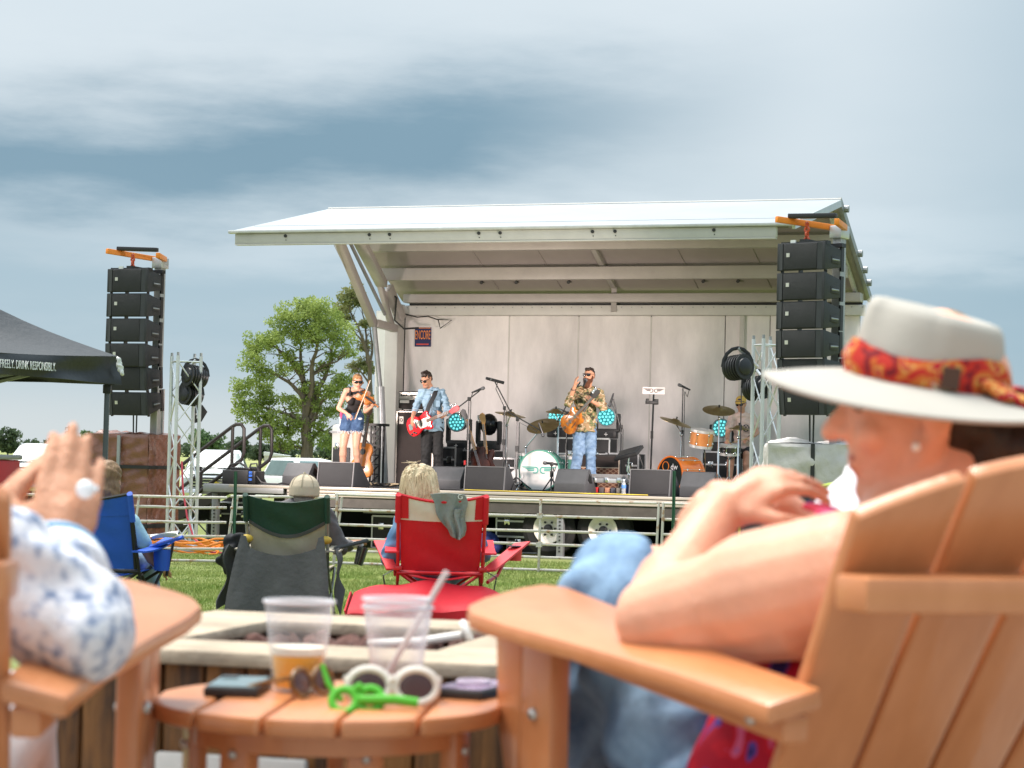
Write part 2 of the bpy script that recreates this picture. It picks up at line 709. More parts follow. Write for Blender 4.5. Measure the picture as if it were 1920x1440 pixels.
# lawn blades between the terrace and the fence
def blades(n, y0, y1, x_lo, x_hi, hmin, hmax, w):
    y = y0 + (y1 - y0) * rng.random(n) ** 0.8
    x = (x_lo + (x_hi - x_lo) * rng.random(n)) * y + rng.normal(0, .2, n)
    z = np.interp(y, (5.9, 9, 15.7, 26, 45), (.56, .42, .21, 0, 0)) - .005
    patch = .75 + .35 * np.sin(x * 1.7 + 1.3 * np.sin(y * .9)) * np.sin(y * 1.1 + x * .6)
    h = (hmin + (hmax - hmin) * rng.random(n)) * patch
    a = rng.random(n) * np.pi
    dx, dy = np.cos(a) * w / 2, np.sin(a) * w / 2
    lx, ly = rng.normal(0, .35, n) * h, rng.normal(0, .35, n) * h
    P = np.empty((n, 3, 3))
    P[:, 0] = np.stack([x - dx, y - dy, z], 1)
    P[:, 1] = np.stack([x + dx, y + dy, z], 1)
    P[:, 2] = np.stack([x + lx, y + ly, z + h], 1)
    me = bpy.data.meshes.new('lawn_grass')
    me.vertices.add(3 * n)
    me.vertices.foreach_set('co', P.ravel())
    me.loops.add(3 * n)
    me.loops.foreach_set('vertex_index', np.arange(3 * n, dtype=np.int32))
    me.polygons.add(n)
    me.polygons.foreach_set('loop_start', np.arange(0, 3 * n, 3, dtype=np.int32))
    me.update()
    me.validate()
    o = bpy.data.objects.new('lawn_grass', me)
    COL.objects.link(o)
    return o


o = blades(230000, 12.5, 30, -.26, .20, .025, .065, .011)
o.data.materials.append(mat('grass_blade', (0.18, 0.265, 0.055), .7, col2=(0.47, 0.49, 0.18), thr=(.36, .66), vscale=1.3, spec=.15))
tagp(o, 'short green mown grass on the lawn before the white fence', kind='stuff')


# ================================================================== TREES
def leaf_mat(name, a, b, vs=.8):
    m = mat(name, a, .6, col2=b, thr=(.34, .66), vscale=vs, spec=.2)
    t = m.node_tree
    bs = t.nodes['Principled BSDF']
    src = bs.inputs['Base Color'].links[0].from_socket
    tr = t.nodes.new('ShaderNodeBsdfTranslucent')
    t.links.new(src, tr.inputs['Color'])
    mx = t.nodes.new('ShaderNodeMixShader')
    mx.inputs[0].default_value = .4
    t.links.new(bs.outputs[0], mx.inputs[1])
    t.links.new(tr.outputs[0], mx.inputs[2])
    t.links.new(mx.outputs[0], t.nodes['Material Output'].inputs['Surface'])
    return m


LEAF_A = leaf_mat('leaf_bright', (0.19, 0.27, 0.06), (0.40, 0.47, 0.15))
LEAF_B = leaf_mat('leaf_olive', (0.16, 0.19, 0.07), (0.33, 0.33, 0.14))
LEAF_C = leaf_mat('leaf_far', (0.09, 0.16, 0.07), (0.17, 0.25, 0.11), .3)
LEAF_D = leaf_mat('leaf_far_dark', (0.06, 0.09, 0.05), (0.10, 0.14, 0.075), .3)
BARK = mat('bark', (0.16, 0.125, 0.095), .9, var=.35, vscale=3, stretch=(3, 3, .5), bump=.6, bscale=12)


def leaves(name, blobs, n, size, m, parent, hollow=.45):
    """blobs: (centre, radius xyz); leaf faces crowd the shell of each clump, with sprays hanging off"""
    w = np.array([b[1][0] * b[1][2] for b in blobs])
    idx = rng.choice(len(blobs), n, p=w / w.sum())
    C = np.array([list(b[0]) for b in blobs])[idx]
    Rr = np.array([list(b[1]) for b in blobs])[idx]
    d = rng.normal(size=(n, 3))
    d /= np.linalg.norm(d, axis=1, keepdims=True)
    rad = hollow + (1.02 - hollow) * rng.random((n, 1)) ** .8
    # sub-clumps: pull towards random twig centres
    k = np.floor(rng.random(n) * 40).astype(int)
    tw = rng.normal(size=(len(blobs), 40, 3))
    tw /= np.linalg.norm(tw, axis=2, keepdims=True)
    tw *= .25 + .9 * rng.random((len(blobs), 40, 1)) ** .8
    T = tw[idx, k]
    P = C + Rr * (T * .95 + .36 * d * rad) * np.array([1.12, 1.12, 1.0])
    s = size * (.6 + .8 * rng.random((n, 1)))
    a = rng.normal(size=(n, 3))
    a /= np.linalg.norm(a, axis=1, keepdims=True)
    b = np.cross(a, rng.normal(size=(n, 3)))
    b /= np.linalg.norm(b, axis=1, keepdims=True)
    Q = np.stack([P - a * s, P + b * s * .5, P + a * s, P - b * s * .5], 1)
    me = bpy.data.meshes.new(name)
    me.vertices.add(4 * n)
    me.vertices.foreach_set('co', Q.ravel())
    me.loops.add(4 * n)
    me.loops.foreach_set('vertex_index', np.arange(4 * n, dtype=np.int32))
    me.polygons.add(n)
    me.polygons.foreach_set('loop_start', np.arange(0, 4 * n, 4, dtype=np.int32))
    me.update()
    me.validate()
    me.materials.append(m)
    o = bpy.data.objects.new(name, me)
    COL.objects.link(o)
    o.parent = parent
    return o


def picture_tree(name, label, D, base_px, blobs, limbs, n, size, m, z0=0.0):
    ox, oy, k = 400, 520, 3.79          # the study crop in which the outline was measured
    bp = at(*base_px, D)
    root = thing(name, label, 'tree', (bp.x, bp.y, z0))
    o = V((bp.x, bp.y, z0))
    bl = []
    for x, y, r_ in blobs:
        p = at(ox + x / k, oy + y / k, D) - o
        rr = r_ / k / F_PX * D
        p.y += random.uniform(-1.6, 1.6) * rr
        bl.append((p, (rr * 1.12, rr * 1.2, rr * .95)))
    g = G()
    for pts, r0, r1 in limbs:
        ps, dy = [], random.uniform(-.12, .12) * D / 60
        for i, (x, y) in enumerate(pts):
            p = at(ox + x / k, oy + y / k, D) - o
            p.y += dy * i
            ps.append(p)
        # subdivide with a slight wander
        q = []
        for a, b in zip(ps[:-1], ps[1:]):
            for j in range(3):
                t = j / 3
                q.append(a.lerp(b, t) + (V((random.gauss(0, .05), random.gauss(0, .05), 0)) if j else V((0, 0, 0))))
        q.append(ps[-1])
        rs = [r0 + (r1 - r0) * i / (len(q) - 1) for i in range(len(q))]
        if pts is limbs[0][0]:
            q[0].z = -.1
            obj('trunk', G().tube(q, rs, 9), BARK, root)
        else:
            g.tube(q, rs, 6)
            for i in range(3, len(q), 1):       # twigs
                for _ in range(2):
                    e = q[i] + V((random.gauss(0, .7), random.gauss(0, .7), random.uniform(-.1, .9)))
                    g.tube([q[i], q[i].lerp(e, .5) + V((0, 0, .08)), e], [rs[i] * .45, rs[i] * .3, .012], 4)
    obj('limbs', g, BARK, root)
    leaves('crown', bl, n, size, m, root)
    return root


picture_tree('shade_tree', 'big spreading green tree with open forked limbs left of the stage', 150, (575, 890),
             [(520, 310, 100), (600, 250, 90), (680, 240, 110), (770, 255, 110), (860, 330, 100), (620, 400, 110), (740, 430, 100),
              (330, 470, 90), (420, 440, 90), (280, 500, 60), (290, 610, 90), (370, 690, 70), (215, 770, 75), (330, 790, 80),
              (210, 880, 60), (250, 960, 80), (350, 930, 90), (640, 900, 100), (740, 870, 80), (530, 870, 50), (480, 660, 55),
              (900, 430, 90), (945, 520, 60), (850, 560, 45), (860, 800, 90), (930, 730, 70), (450, 1010, 70), (530, 1060, 80),
              (390, 1110, 60), (620, 1040, 70), (470, 1180, 60), (800, 960, 60), (880, 930, 60), (820, 1170, 60), (560, 1190, 50), (440, 1100, 70), (360, 1030, 60), (700, 1130, 60), (760, 1060, 60), (680, 780, 60), (600, 640, 55), (520, 560, 60), (780, 640, 60), (400, 850, 60)],
             [([(670, 1330), (665, 1150), (655, 1000)], .46, .33),
              ([(655, 1000), (640, 850), (635, 690), (615, 520), (600, 400)], .26, .04),
              ([(655, 1000), (700, 820), (705, 640), (745, 480), (765, 340)], .26, .04),
              ([(690, 1010), (740, 820), (795, 700), (835, 520), (860, 380)], .24, .04),
              ([(640, 860), (560, 765), (440, 690), (330, 640)], .2, .03),
              ([(640, 740), (560, 600), (450, 500), (350, 470)], .2, .03),
              ([(655, 1040), (560, 985), (440, 950), (300, 900)], .22, .03),
              ([(660, 1080), (600, 1040), (500, 1100), (400, 1120)], .2, .03),
              ([(665, 1100), (720, 1010), (780, 880), (880, 800)], .2, .03),
              ([(667, 1180), (760, 1090), (840, 1120), (880, 1180)], .18, .03),
              ([(700, 700), (760, 640), (880, 600), (960, 540)], .14, .03),
              ([(668, 1220), (560, 1200), (500, 1240), (470, 1210)], .16, .03)],
             31000, .105, LEAF_A)
picture_tree('sparse_tree', 'thin olive tree with bare upright limbs behind the white stage corner', 165, (696, 885),
             [(960, 160, 70), (890, 230, 60), (1000, 110, 60), (1050, 170, 50), (930, 280, 50), (1085, 330, 40), (1070, 480, 45),
              (1050, 600, 40), (1110, 650, 50), (1000, 640, 45), (1090, 900, 70), (1110, 1010, 60)],
             [([(1120, 1380), (1118, 1100), (1115, 800)], .3, .22),
              ([(1115, 800), (1110, 600), (1070, 450), (1000, 290), (960, 170)], .2, .03),
              ([(1112, 700), (1090, 520), (1080, 380), (1050, 200)], .16, .03),
              ([(1113, 640), (1130, 480), (1110, 330)], .14, .03),
              ([(1080, 480), (1010, 400), (930, 270)], .1, .02),
              ([(1112, 760), (1040, 660), (1000, 640)], .1, .02)],
             9000, .10, LEAF_B)


def bushy(name, label, px, py_top, D, w_px, m, n=1500, group=None, z0=None, size=.3, squat=1.0, trunk=True):
    z0 = gz(D) if z0 is None else z0
    b = at(px, 850, D)
    top = at(px, py_top, D).z
    h = top - z0
    w = w_px / F_PX * D / 2
    root = thing(name, label, 'tree', (b.x, D, z0), 0, group)
    bl = []
    for i in range(11):
        a = random.uniform(-1, 1)
        zc = random.uniform(.30, .80) * h
        rr = w * random.uniform(.34, .5)
        lim = math.sqrt(max(0.05, 1 - ((zc / h - .5) / .62) ** 2))
        bl.append((V((a * (w - rr) * lim, random.uniform(-.5, .5) * w, min(zc, h - rr * .7))), (rr, rr, min(rr * .8, h * .3))))
    leaves('crown', bl, n, size, m, root, .3)
    if trunk:
        g = G().tube([(0, 0, -.1), (.05 * w, 0, h * .3), (0, 0, h * .6)], [h * .03, h * .022, h * .01], 7)
        for q in range(4):
            e = V((random.uniform(-.5, .5) * w, random.uniform(-.4, .4) * w, h * random.uniform(.55, .85)))
            g.tube([(0, 0, h * .3), e * .6 + V((0, 0, h * .12)), e], [h * .015, h * .01, h * .004], 5)
        obj('trunk', g, BARK, root)
    return root


TG = 'trees at the far edge of the field'
bushy('oak_tree', 'dark open-crowned tree at the far left above the red cooler', 14, 800, 330, 62, LEAF_D, 1500, TG, size=.3)
bushy('field_tree', 'round green tree beside the brown tarpaulin', 172, 810, 330, 56, LEAF_C, 2600, TG, size=.3)
bushy('field_tree', 'green tree behind the left lattice tower and antenna', 392, 806, 360, 70, LEAF_C, 2600, TG, size=.3)
bushy('field_tree', 'low tree at the left of the stair rail', 446, 822, 380, 60, LEAF_D, 2200, TG, size=.3)
bushy('field_tree', 'broad dark tree directly behind the big shade tree', 500, 830, 390, 80, LEAF_D, 2200, TG, size=.3)
bushy('field_tree', 'far tree between the shade tree and the violinist', 628, 800, 380, 80, LEAF_C, 2200, TG, size=.3)
bushy('field_tree', 'far tree under the thin olive tree', 676, 790, 400, 60, LEAF_D, 1800, TG, size=.3)
g = thing('tree_line', 'long low dark green tree line on the horizon', 'tree line', (0, 520, 0))
bl = []
for i in range(110):
    px = -60 + i * 20 + random.uniform(-8, 8)
    hh = (835 + .0235 * (px - 300) + random.uniform(-4, 5) - 4)
    D = 520 + random.uniform(-15, 15)
    p = at(px, hh, D)
    top = p.z
    bl.append((V((p.x, D - 520, top / 2)), (random.uniform(1.6, 2.6), 2, top / 2)))
o = leaves('tree_line_foliage', bl, 16000, .55, LEAF_D, g, .2)
g['kind'] = 'stuff'
o['kind'] = 'stuff'

# ================================================================== FAR THINGS
def pole(px, py_top, D, label, arms):
    b = at(px, 850, D)
    z0 = gz(D)
    h = at(px, py_top, D).z - z0
    root = thing('utility_pole', label, 'utility pole', (b.x, D, z0), 0, 'utility poles across the field')
    w = mat('weathered_pole_wood', (0.20, 0.15, 0.12), .9, vscale=3)
    obj('post', G().tube([(0, 0, -.2), (0, 0, h)], [.13, .09], 8), w, root)
    for k, (z, l) in enumerate(arms):
        obj('crossarm', G().beam((-l, -.1, h * z), (l, -.1, h * z + l * .25), .09, .1), w, root)
        for x in (-l * .95, l * .95):
            obj('insulator', G().tube([(x, -.1, h * z - .3), (x, -.1, h * z + l * .25 * x / l + .02)], .06, 6), mat('insulator_grey', (.25, .25, .26), .4), root)


pole(128, 798, 300, 'leaning utility pole with crooked arms above the clapping hands', [(.93, .5), (.8, .5)])
pole(426, 832, 400, 'small utility pole left of the stair rail', [(.92, .9)])
pole(477, 834, 400, 'small utility pole between the two stair rails', [(.92, .9)])

b = at(520, 868, 350)
t = thing('farm_shed', 'pale low shed far across the field', 'shed', (b.x, 350, 0))
obj('wall', G().lohi((-2.0, -1.5, 0), (2.0, 1.5, 1.0)), mat('shed_wall', (.5, .48, .44), .8), t)
obj('roof', G().prism([(-2.1, 1.0), (2.1, 1.0), (2.1, 1.08), (-2.1, 1.65), (-2.1, 1.0)][:4], 3.2,
                      Matrix.Translation((0, 1.6, 0)) @ Matrix.Rotation(R(90), 4, 'X')), mat('shed_roof', (.62, .64, .66), .5), t)


CARW = mat('white_car_paint', (.80, .80, .80), .22, var=.02, spec=.6)
GLASSC = mat('windscreen_glass', (.10, .15, .145), .1, spec=.7, var=.3, vscale=1.2)
TYRE = mat('tyre_rubber', (.02, .02, .02), .85, bump=.3, bscale=60)


def pickup(label, loc, grp, kind='truck', bow=True):
    root = thing('pickup_truck', label, kind, loc, 0, grp)
    W = 1.0
    # body: hood, wings, box
    g = G()
    prof = [(-2.75, .55), (-2.80, .95), (-2.70, 1.16), (-1.45, 1.27), (-1.35, 1.30), (2.9, 1.30), (2.95, .55)]
    g.prism([(y, z) for y, z in prof], 2 * W, Matrix(((0, 0, 1, -W), (1, 0, 0, 0), (0, 1, 0, 0), (0, 0, 0, 1))))
    obj('body', g, CARW, root, bevel=.06, seg=3)
    obj('bonnet', G().sheet([[V((x, y, z + .05 * (1 - (x / .8) ** 2))) for x in np.linspace(-.8, .8, 9)]
                             for y, z in ((-2.70, 1.165), (-2.1, 1.225), (-1.4, 1.285))], .02), CARW, root)
    # cab
    cab = [(-1.42, 1.28, .93), (-.55, 1.86, .72), (.0, 1.93, .70), (1.0, 1.90, .70), (1.25, 1.28, .93)]
    vs, fs = [], []
    for y, z, x in cab:
        vs += [(-x, y, z), (x, y, z)]
    fs = [(0, 1, 3, 2), (2, 3, 5, 4), (4, 5, 7, 6), (6, 7, 9, 8), (0, 2, 4, 6, 8), (9, 7, 5, 3, 1), (8, 9, 1, 0)]
    obj('cab', G().add(vs, fs), CARW, root, bevel=.05, seg=3)
    # windscreen sits proud of the cab nose
    o_ = V((0, -.03, .02))
    q = [V((-.84, -1.34, 1.335)) + o_, V((.84, -1.34, 1.335)) + o_, V((.67, -.63, 1.805)) + o_, V((-.67, -.63, 1.805)) + o_]
    obj('windscreen', G().sheet([[q[0].lerp(q[1], i / 8) + V((0, -.05 * (1 - (i / 4 - 1) ** 2), 0)) for i in range(9)],
                                 [q[3].lerp(q[2], i / 8) + V((0, -.05 * (1 - (i / 4 - 1) ** 2), 0)) for i in range(9)]], .012), GLASSC, root)
    obj('wiper', G().tube([(-.7, -1.40, 1.36), (.0, -1.44, 1.40)], .012, 5).tube([(.05, -1.43, 1.36), (.65, -1.40, 1.40)], .012, 5), BLACK, root)
    gr = obj('grille', G().lohi((-.72, -2.84, .80), (.72, -2.76, 1.10)), BLACK, root, bevel=.02)
    for z in (.86, .95, 1.04):
        obj('grille_bar', G().lohi((-.71, -2.87, z - .014), (.71, -2.82, z + .014)), CHROME, gr)
    if bow:
        bt = [(-.16, -.035), (-.06, -.035), (-.06, -.06), (.06, -.06), (.06, -.035), (.16, -.035), (.13, .035), (.06, .035), (.06, .06), (-.06, .06), (-.06, .035), (-.13, .035)]
        obj('emblem', G().prism(bt, .02, frame((1, 0, 0), (0, 0, 1), o=(0, -2.86, .95))), mat('gold_emblem', (.65, .45, .08), .3, .6), gr)
    for sx_ in (-1, 1):
        h = obj('headlight', G().lohi((sx_ * .97 if sx_ < 0 else .73, -2.83, .82), (-.73 if sx_ < 0 else .97, -2.72, 1.09)),
                mat('headlight_glass', (.6, .62, .64), .1, spec=.8), root, bevel=.03)
        mm = obj('mirror', G().box((sx_ * 1.13, -1.15, 1.36), (.2, .1, .16)), BLACK, root, bevel=.03)
        for y in (-1.85, 1.75):
            ty = obj('wheel', G().lathe([(.22, -.12), (.36, -.13), (.40, -.08), (.40, .08), (.36, .13), (.22, .12)], 24,
                                        Matrix.Translation((sx_ * .88, y, .40)) @ Matrix.Rotation(R(90), 4, 'Y'), close=False), TYRE, root)
            obj('rim', G().lathe([(.03, -.14), (.2, -.125), (.23, -.09), (.23, .09), (.2, .125), (.03, .14)], 18,
                                 Matrix.Translation((sx_ * .88, y, .40)) @ Matrix.Rotation(R(90), 4, 'Y')), ALU, ty)
    obj('bumper', G().lohi((-.98, -2.95, .50), (.98, -2.74, .76)), CHROME, root, bevel=.04)
    for q in (-1, 1):
        obj('side_window', G().add([(q * .945, -1.1, 1.34), (q * .945, 1.05, 1.34), (q * .745, .9, 1.83), (q * .745, -.4, 1.83)], [(0, 1, 2, 3)]), GLASSC, root)
    return root


a = at(52, 880, 64)
CG = 'white vehicles parked on the grass behind'
tr = pickup('white pickup truck with gold emblem facing us behind the clapping hands', (a.x, 66.5, -.35), CG)
a = at(386, 880, 64)
dup(tr, (a.x, 66.5, -.42), R(6), 'white pickup truck behind the stair rails and left lattice tower', CG)
a = at(560, 880, 70)
dup(tr, (a.x, 72, -.62), R(40), 'white vehicle roof just showing over the leftmost stage monitors', CG)
# ================================================================== MOBILE STAGE
PANELW = mat('stage_wall_panel', (.77, .725, .715), .42, var=.15, vscale=2.2, stretch=(1, 1, .35), bump=.06, bscale=4, spec=.4)
STEELW = mat('stage_white_steel', (.56, .54, .51), .42, var=.07, vscale=2.5)
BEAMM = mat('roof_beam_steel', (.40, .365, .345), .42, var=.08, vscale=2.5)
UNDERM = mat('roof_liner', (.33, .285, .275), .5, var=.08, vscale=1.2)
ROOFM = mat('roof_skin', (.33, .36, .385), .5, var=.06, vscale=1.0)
DECKM = mat('deck_black_ply', (.035, .034, .033), .7, var=.3, vscale=4)
TRIMM = mat('deck_edge_aluminium', (.44, .40, .345), .42, .35, var=.15, vscale=4, stretch=(.4, 4, 4))
DARKST = mat('chassis_dark_steel', (.03, .03, .032), .6)
FASCD = mat('deck_fascia_grey', (.075, .068, .06), .6, var=.25, vscale=5)
stage = thing('mobile_stage', 'white mobile concert stage with tilted roof open to the crowd', 'stage', SO, -TH)
# local frame of the stage thing: x = s, y = t
LW = 8.85
obj('deck', G().lohi((-.12, .06, .80), (8.9, 6.2, DECK)), DECKM, stage)
for k, (z0, z1, y) in enumerate(((.905, .948, -.02), (.852, .892, -.01), (.80, .842, -.0))):
    obj('deck_edge_strip', G().lohi((1.0 if k else .0, y, z0), (8.9, .058, z1)), TRIMM, stage, bevel=.004)
obj('deck_fascia', G().lohi((.95, .03, .64), (8.9, .055, .796)), FASCD, stage)
obj('wing_edge', G().lohi((-.45, -.015, .82), (.94, .055, .945)), STEEL, stage, bevel=.006)
obj('wing_deck', G().lohi((-.45, .056, .86), (-.13, 2.2, .947)), DECKM, stage)
for s in (-.30, 3.05, 5.42, 8.3):
    lg = obj('support_leg', G().lohi((s - .05, .10, -.02), (s + .05, .20, .80)), STEEL, stage, bevel=.006)
    obj('foot_plate', G().lohi((s - .12, .03, -.02), (s + .12, .27, .012)), STEEL, lg)
    gg = G()
    for z in np.arange(.08, .6, .055):
        gg.lohi((s - .012, .088, z), (s + .012, .099, z + .024))
    oo = obj('pin_holes', gg, BLACK, lg)
    oo['kind'] = 'stuff'
for t0 in (1.2, 4.6):
    obj('chassis_beam', G().lohi((.2, t0, .55), (8.8, t0 + .18, .79)), DARKST, stage)
obj('underdeck_backing', G().lohi((.2, 3.0, -.02), (8.85, 3.06, .79)), mat('underdeck_shade_black', (.012, .012, .013), .8), stage)  # black backing sheet added to stand in for the darkness under the deck
for s in (1.2, 3.4, 5.6, 7.8):
    obj('chassis_crossmember', G().lohi((s, .3, .66), (s + .1, 6, .79)), DARKST, stage)
obj('stowage_beam', G().lohi((1.9, .9, .54), (4.6, .98, .62)), STEEL, stage)
for px in (1030, 1133):
    s, _ = st(px, 1003, .3)
    M = Matrix.Translation((s, .36, .42)) @ Matrix.Rotation(R(90), 4, 'X')
    ty = obj('wheel', G().lathe([(.20, -.13), (.34, -.14), (.415, -.09), (.42, 0), (.415, .09), (.34, .14), (.20, .13)], 32, M, close=False), TYRE, stage)
    obj('rim', G().lathe([(.05, .09), (.06, .10), (.14, .10), (.175, .125), (.205, .147), (.225, .148), (.225, .10), (.21, -.1)], 30, M),
        mat('rim_cream', (.74, .71, .64), .45), ty)
    obj('hub', G().lathe([(.065, .08), (.065, .14), (.05, .155), (.01, .16)], 16, M), BLACKM, ty)
    for k in range(6):
        a = k * math.pi / 3
        obj('wheel_nut', G().cyl(M @ V((.105 * math.cos(a), .105 * math.sin(a), .09)), M @ V((.105 * math.cos(a), .105 * math.sin(a), .125)), .018, 6), BLACKM, ty)
obj('mudguard', G().sheet([[V((s_ + dx, y, .55 + .37 * math.sin(a) * 0 + .3)) for dx in (0,)] + [V((s_ + 2.6, y, .85))] for y, a in ((.14, 0), (.62, 0))
                           for s_ in (st(1000, 1003, 1.9)[0],)], .01), DARKST, stage)

# rear wall: separate panels with joints
WT = 6.1
s0 = st(757, 700, WT)[0]
seams = [s0] + [st(p, 700, WT)[0] for p in (953, 1083, 1219, 1358, 1442)] + [8.75]
seams = sorted(set(seams))
for a, b in zip(seams[:-1], seams[1:]):
    obj('wall_panel', G().lohi((a + .007, WT, DECK + .002), (b - .007, WT + .05, 4.02)), PANELW, stage, bevel=.008)
obj('wall_backing', G().lohi((s0 - .3, WT + .052, DECK), (8.75, WT + .08, 4.1)), DARKST, stage)
for px in (953, 1083, 1219):
    s = st(px, 700, WT)[0]
    obj('joint_strip', G().lohi((s - .012, WT - .008, DECK + .01), (s + .012, WT + .03, 4.0)), STEELW, stage)
s = st(1386, 700, WT)[0]
obj('panel_rib', G().lohi((s, WT - .05, DECK + .01), (s + .09, WT - .001, 4.02)), STEELW, stage, bevel=.006)
hb = obj('header_beam', G().lohi((s0 - .05, WT - .14, 4.02), (8.85, WT + .02, 4.20)), STEELW, stage, bevel=.012)
gg = G()
for k in range(46):
    x = s0 + .1 + k * .185
    gg.box((x, WT - .145, 4.16), (.018, .012, .018))
oo = obj('rivets', gg, STEEL, hb)
oo['kind'] = 'stuff'
obj('skirting', G().lohi((s0, WT - .03, DECK + .002), (8.75, WT - .001, DECK + .10)), STEEL, stage)

# roof: front leaf (top skin) and rear leaf, with beams under the rear leaf
RT, RZ = 3.6, 5.70          # ridge
FT, FZ = 0.0, 4.93          # front eave
BT, BZ = 6.55, 4.36         # rear eave
def slab(s_a, s_b, p, q, th):
    """leaf between two profile points with thickness below"""
    d = V((0, q[0] - p[0], q[1] - p[1])).normalized()
    n = V((0, d.z, -d.y))
    if n.z > 0:
        n = -n
    a, b = V((0, p[0], p[1])), V((0, q[0], q[1]))
    vs = []
    for s in (s_a, s_b):
        e = V((s, 0, 0))
        vs += [a + e, b + e, b + n * th + e, a + n * th + e]
    return G().add(vs, [(0, 1, 2, 3), (7, 6, 5, 4), (0, 4, 5, 1), (1, 5, 6, 2), (2, 6, 7, 3), (3, 7, 4, 0)])
obj('roof_leaf', slab(-.06, LW + .02, (FT - .02, FZ), (RT, RZ), .05), ROOFM, stage, bevel=.01, label='upper white roof leaf')
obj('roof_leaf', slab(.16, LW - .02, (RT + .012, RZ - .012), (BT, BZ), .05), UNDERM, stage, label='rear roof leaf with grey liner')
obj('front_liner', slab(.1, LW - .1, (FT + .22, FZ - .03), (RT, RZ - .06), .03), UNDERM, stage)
obj('roof_seam', G().beam((.0, .62, FZ + .62 * .2139 + .002), (LW - .02, .62, FZ + .62 * .2139 + .002), .02, .008), STEEL, stage)
obj('ridge_cap', G().tube([(-.06, RT, RZ + .005), (LW + .02, RT, RZ + .005)], .022, 6), STEELW, stage)
obj('gutter', G().lohi((-.1, -.10, FZ - .055), (LW + .03, .0, FZ - .005)), mat('gutter_bright', (.55, .55, .54), .35, .2), stage, bevel=.012)
fa = obj('fascia', G().lohi((.0, -.045, FZ - .215), (LW - .22, .05, FZ - .057)), mat('fascia_cream', (.50, .485, .455), .4, var=.05), stage, bevel=.008)
obj('fascia_lip', G().lohi((.01, -.055, FZ - .235), (LW - .23, .06, FZ - .217)), STEELW, stage)
for px in (538, 695, 733, 900, 940, 1113, 1155, 1340):
    x = st(px, 436, 0)[0]
    obj('bolt', G().cyl((x, -.062, FZ - .10), (x, -.04, FZ - .10), .026, 10), DARKST, fa)
    obj('rivet', G().cyl((x + .01, -.052, FZ - .165), (x + .01, -.04, FZ - .165), .009, 6), DARKST, fa)
# lateral beams under the liner
def lat(px_l, py, t, w, h, s_b=LW - .15):
    s, z = st(px_l, py, t)
    return G().lohi((s, t - w / 2, z - h / 2), (s_b, t + w / 2, z + h / 2))
def zr(t):
    return RZ + (BZ - RZ) * (t - RT) / (BT - RT)
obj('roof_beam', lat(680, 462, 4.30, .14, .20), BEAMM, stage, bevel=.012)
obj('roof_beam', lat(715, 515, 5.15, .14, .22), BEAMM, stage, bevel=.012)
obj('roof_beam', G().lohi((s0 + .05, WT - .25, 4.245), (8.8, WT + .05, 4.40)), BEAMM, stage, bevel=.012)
obj('dark_gap_strip', G().lohi((s0 + .1, WT - .05, 4.202), (8.8, WT - .01, 4.243)), BLACK, stage)  # black strip standing in for the dark gap above the header
# rafters on the liner
for px0, px1 in ((1085, 1150),):
    a = st(px0, 440, 3.9)[0]
    b = st(px1, 585, 6.0)[0]
    obj('rafter', G().beam((a, 3.75, zr(3.75) - .10), (b, 6.05, zr(6.05) - .09), .09, .08), BEAMM, stage, bevel=.01)
    obj('rafter_foot', G().beam((b, 6.0, zr(6.0) - .1), (b + .02, 5.95, 4.08), .09, .07), BEAMM, stage)
for s in (2.2, 3.4, 5.9, 7.2):
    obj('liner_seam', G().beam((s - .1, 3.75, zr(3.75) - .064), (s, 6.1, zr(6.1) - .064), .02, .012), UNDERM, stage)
for px in (905, 970, 1068, 1320, 1385):
    s, z = st(px, 566, 5.9)
    obj('liner_bolt', G().cyl((s, 5.80, zr(5.85) - .085), (s, 5.9, zr(5.85) - .05), .03, 8), BLACK, stage)
# left end: column, hydraulic ram, folding arms
sc_, _ = st(741, 700, 6.0)
obj('corner_column', G().lohi((sc_ - .12, 5.75, .85), (sc_ + .13, 6.08, 4.22)), STEELW, stage, bevel=.01)
sc2, _ = st(722, 740, 5.75)
obj('end_panel', G().lohi((sc_ - .36, 5.9, 1.5), (sc_ - .125, 5.96, 4.1)), WHITEP, stage)
rb, rt = st(721, 885, 4.6), st(701, 604, 4.6)
rm_ = st(713, 725, 4.6)
obj('lift_ram', G().tube([(rb[0], 4.6, DECK), (rm_[0], 4.6, rm_[1])], .075, 14), mat('ram_grey', (.45, .46, .47), .35, .3), stage)
obj('ram_rod', G().tube([(rm_[0], 4.6, rm_[1] - .05), (rt[0], 4.6, rt[1])], .045, 12), STEEL, stage)
def arm(name, p0, t0, p1, t1, w, h, m=BEAMM):
    a, b = st(*p0, t0), st(*p1, t1)
    return obj(name, G().beam((a[0], t0, a[1]), (b[0], t1, b[1]), w, h, up=(1, 0, 0)), m, stage, bevel=.012)
arm('folding_arm', (636, 452), 1.6, (700, 606), 4.6, .16, .12)
arm('folding_arm', (668, 440), 2.0, (716, 532), 5.0, .13, .20)
arm('folding_arm', (655, 452), 1.9, (722, 590), 4.9, .05, .05, STEEL)
arm('folding_arm', (712, 532), 5.0, (737, 620), 5.5, .12, .09)
arm('knee_link', (705, 606), 4.62, (742, 616), 5.6, .14, .10)
arm('folding_arm', (728, 540), 5.2, (753, 600), 5.7, .22, .12)
arm('stay_cable', (622, 450), 1.2, (662, 532), 3.0, .012, .012)
a, b = st(742, 560, 5.5), st(752, 612, 5.5)
obj('hydraulic_hose', G().tube([(a[0] - .05, 5.4, a[1] + .1), (a[0] + .1, 5.3, a[1]), (a[0] + .05, 5.35, b[1] + .1), (b[0] + .1, 5.4, b[1] - .05), (b[0] + .3, 5.6, b[1] - .02)], .018, 6), BLACK, stage)
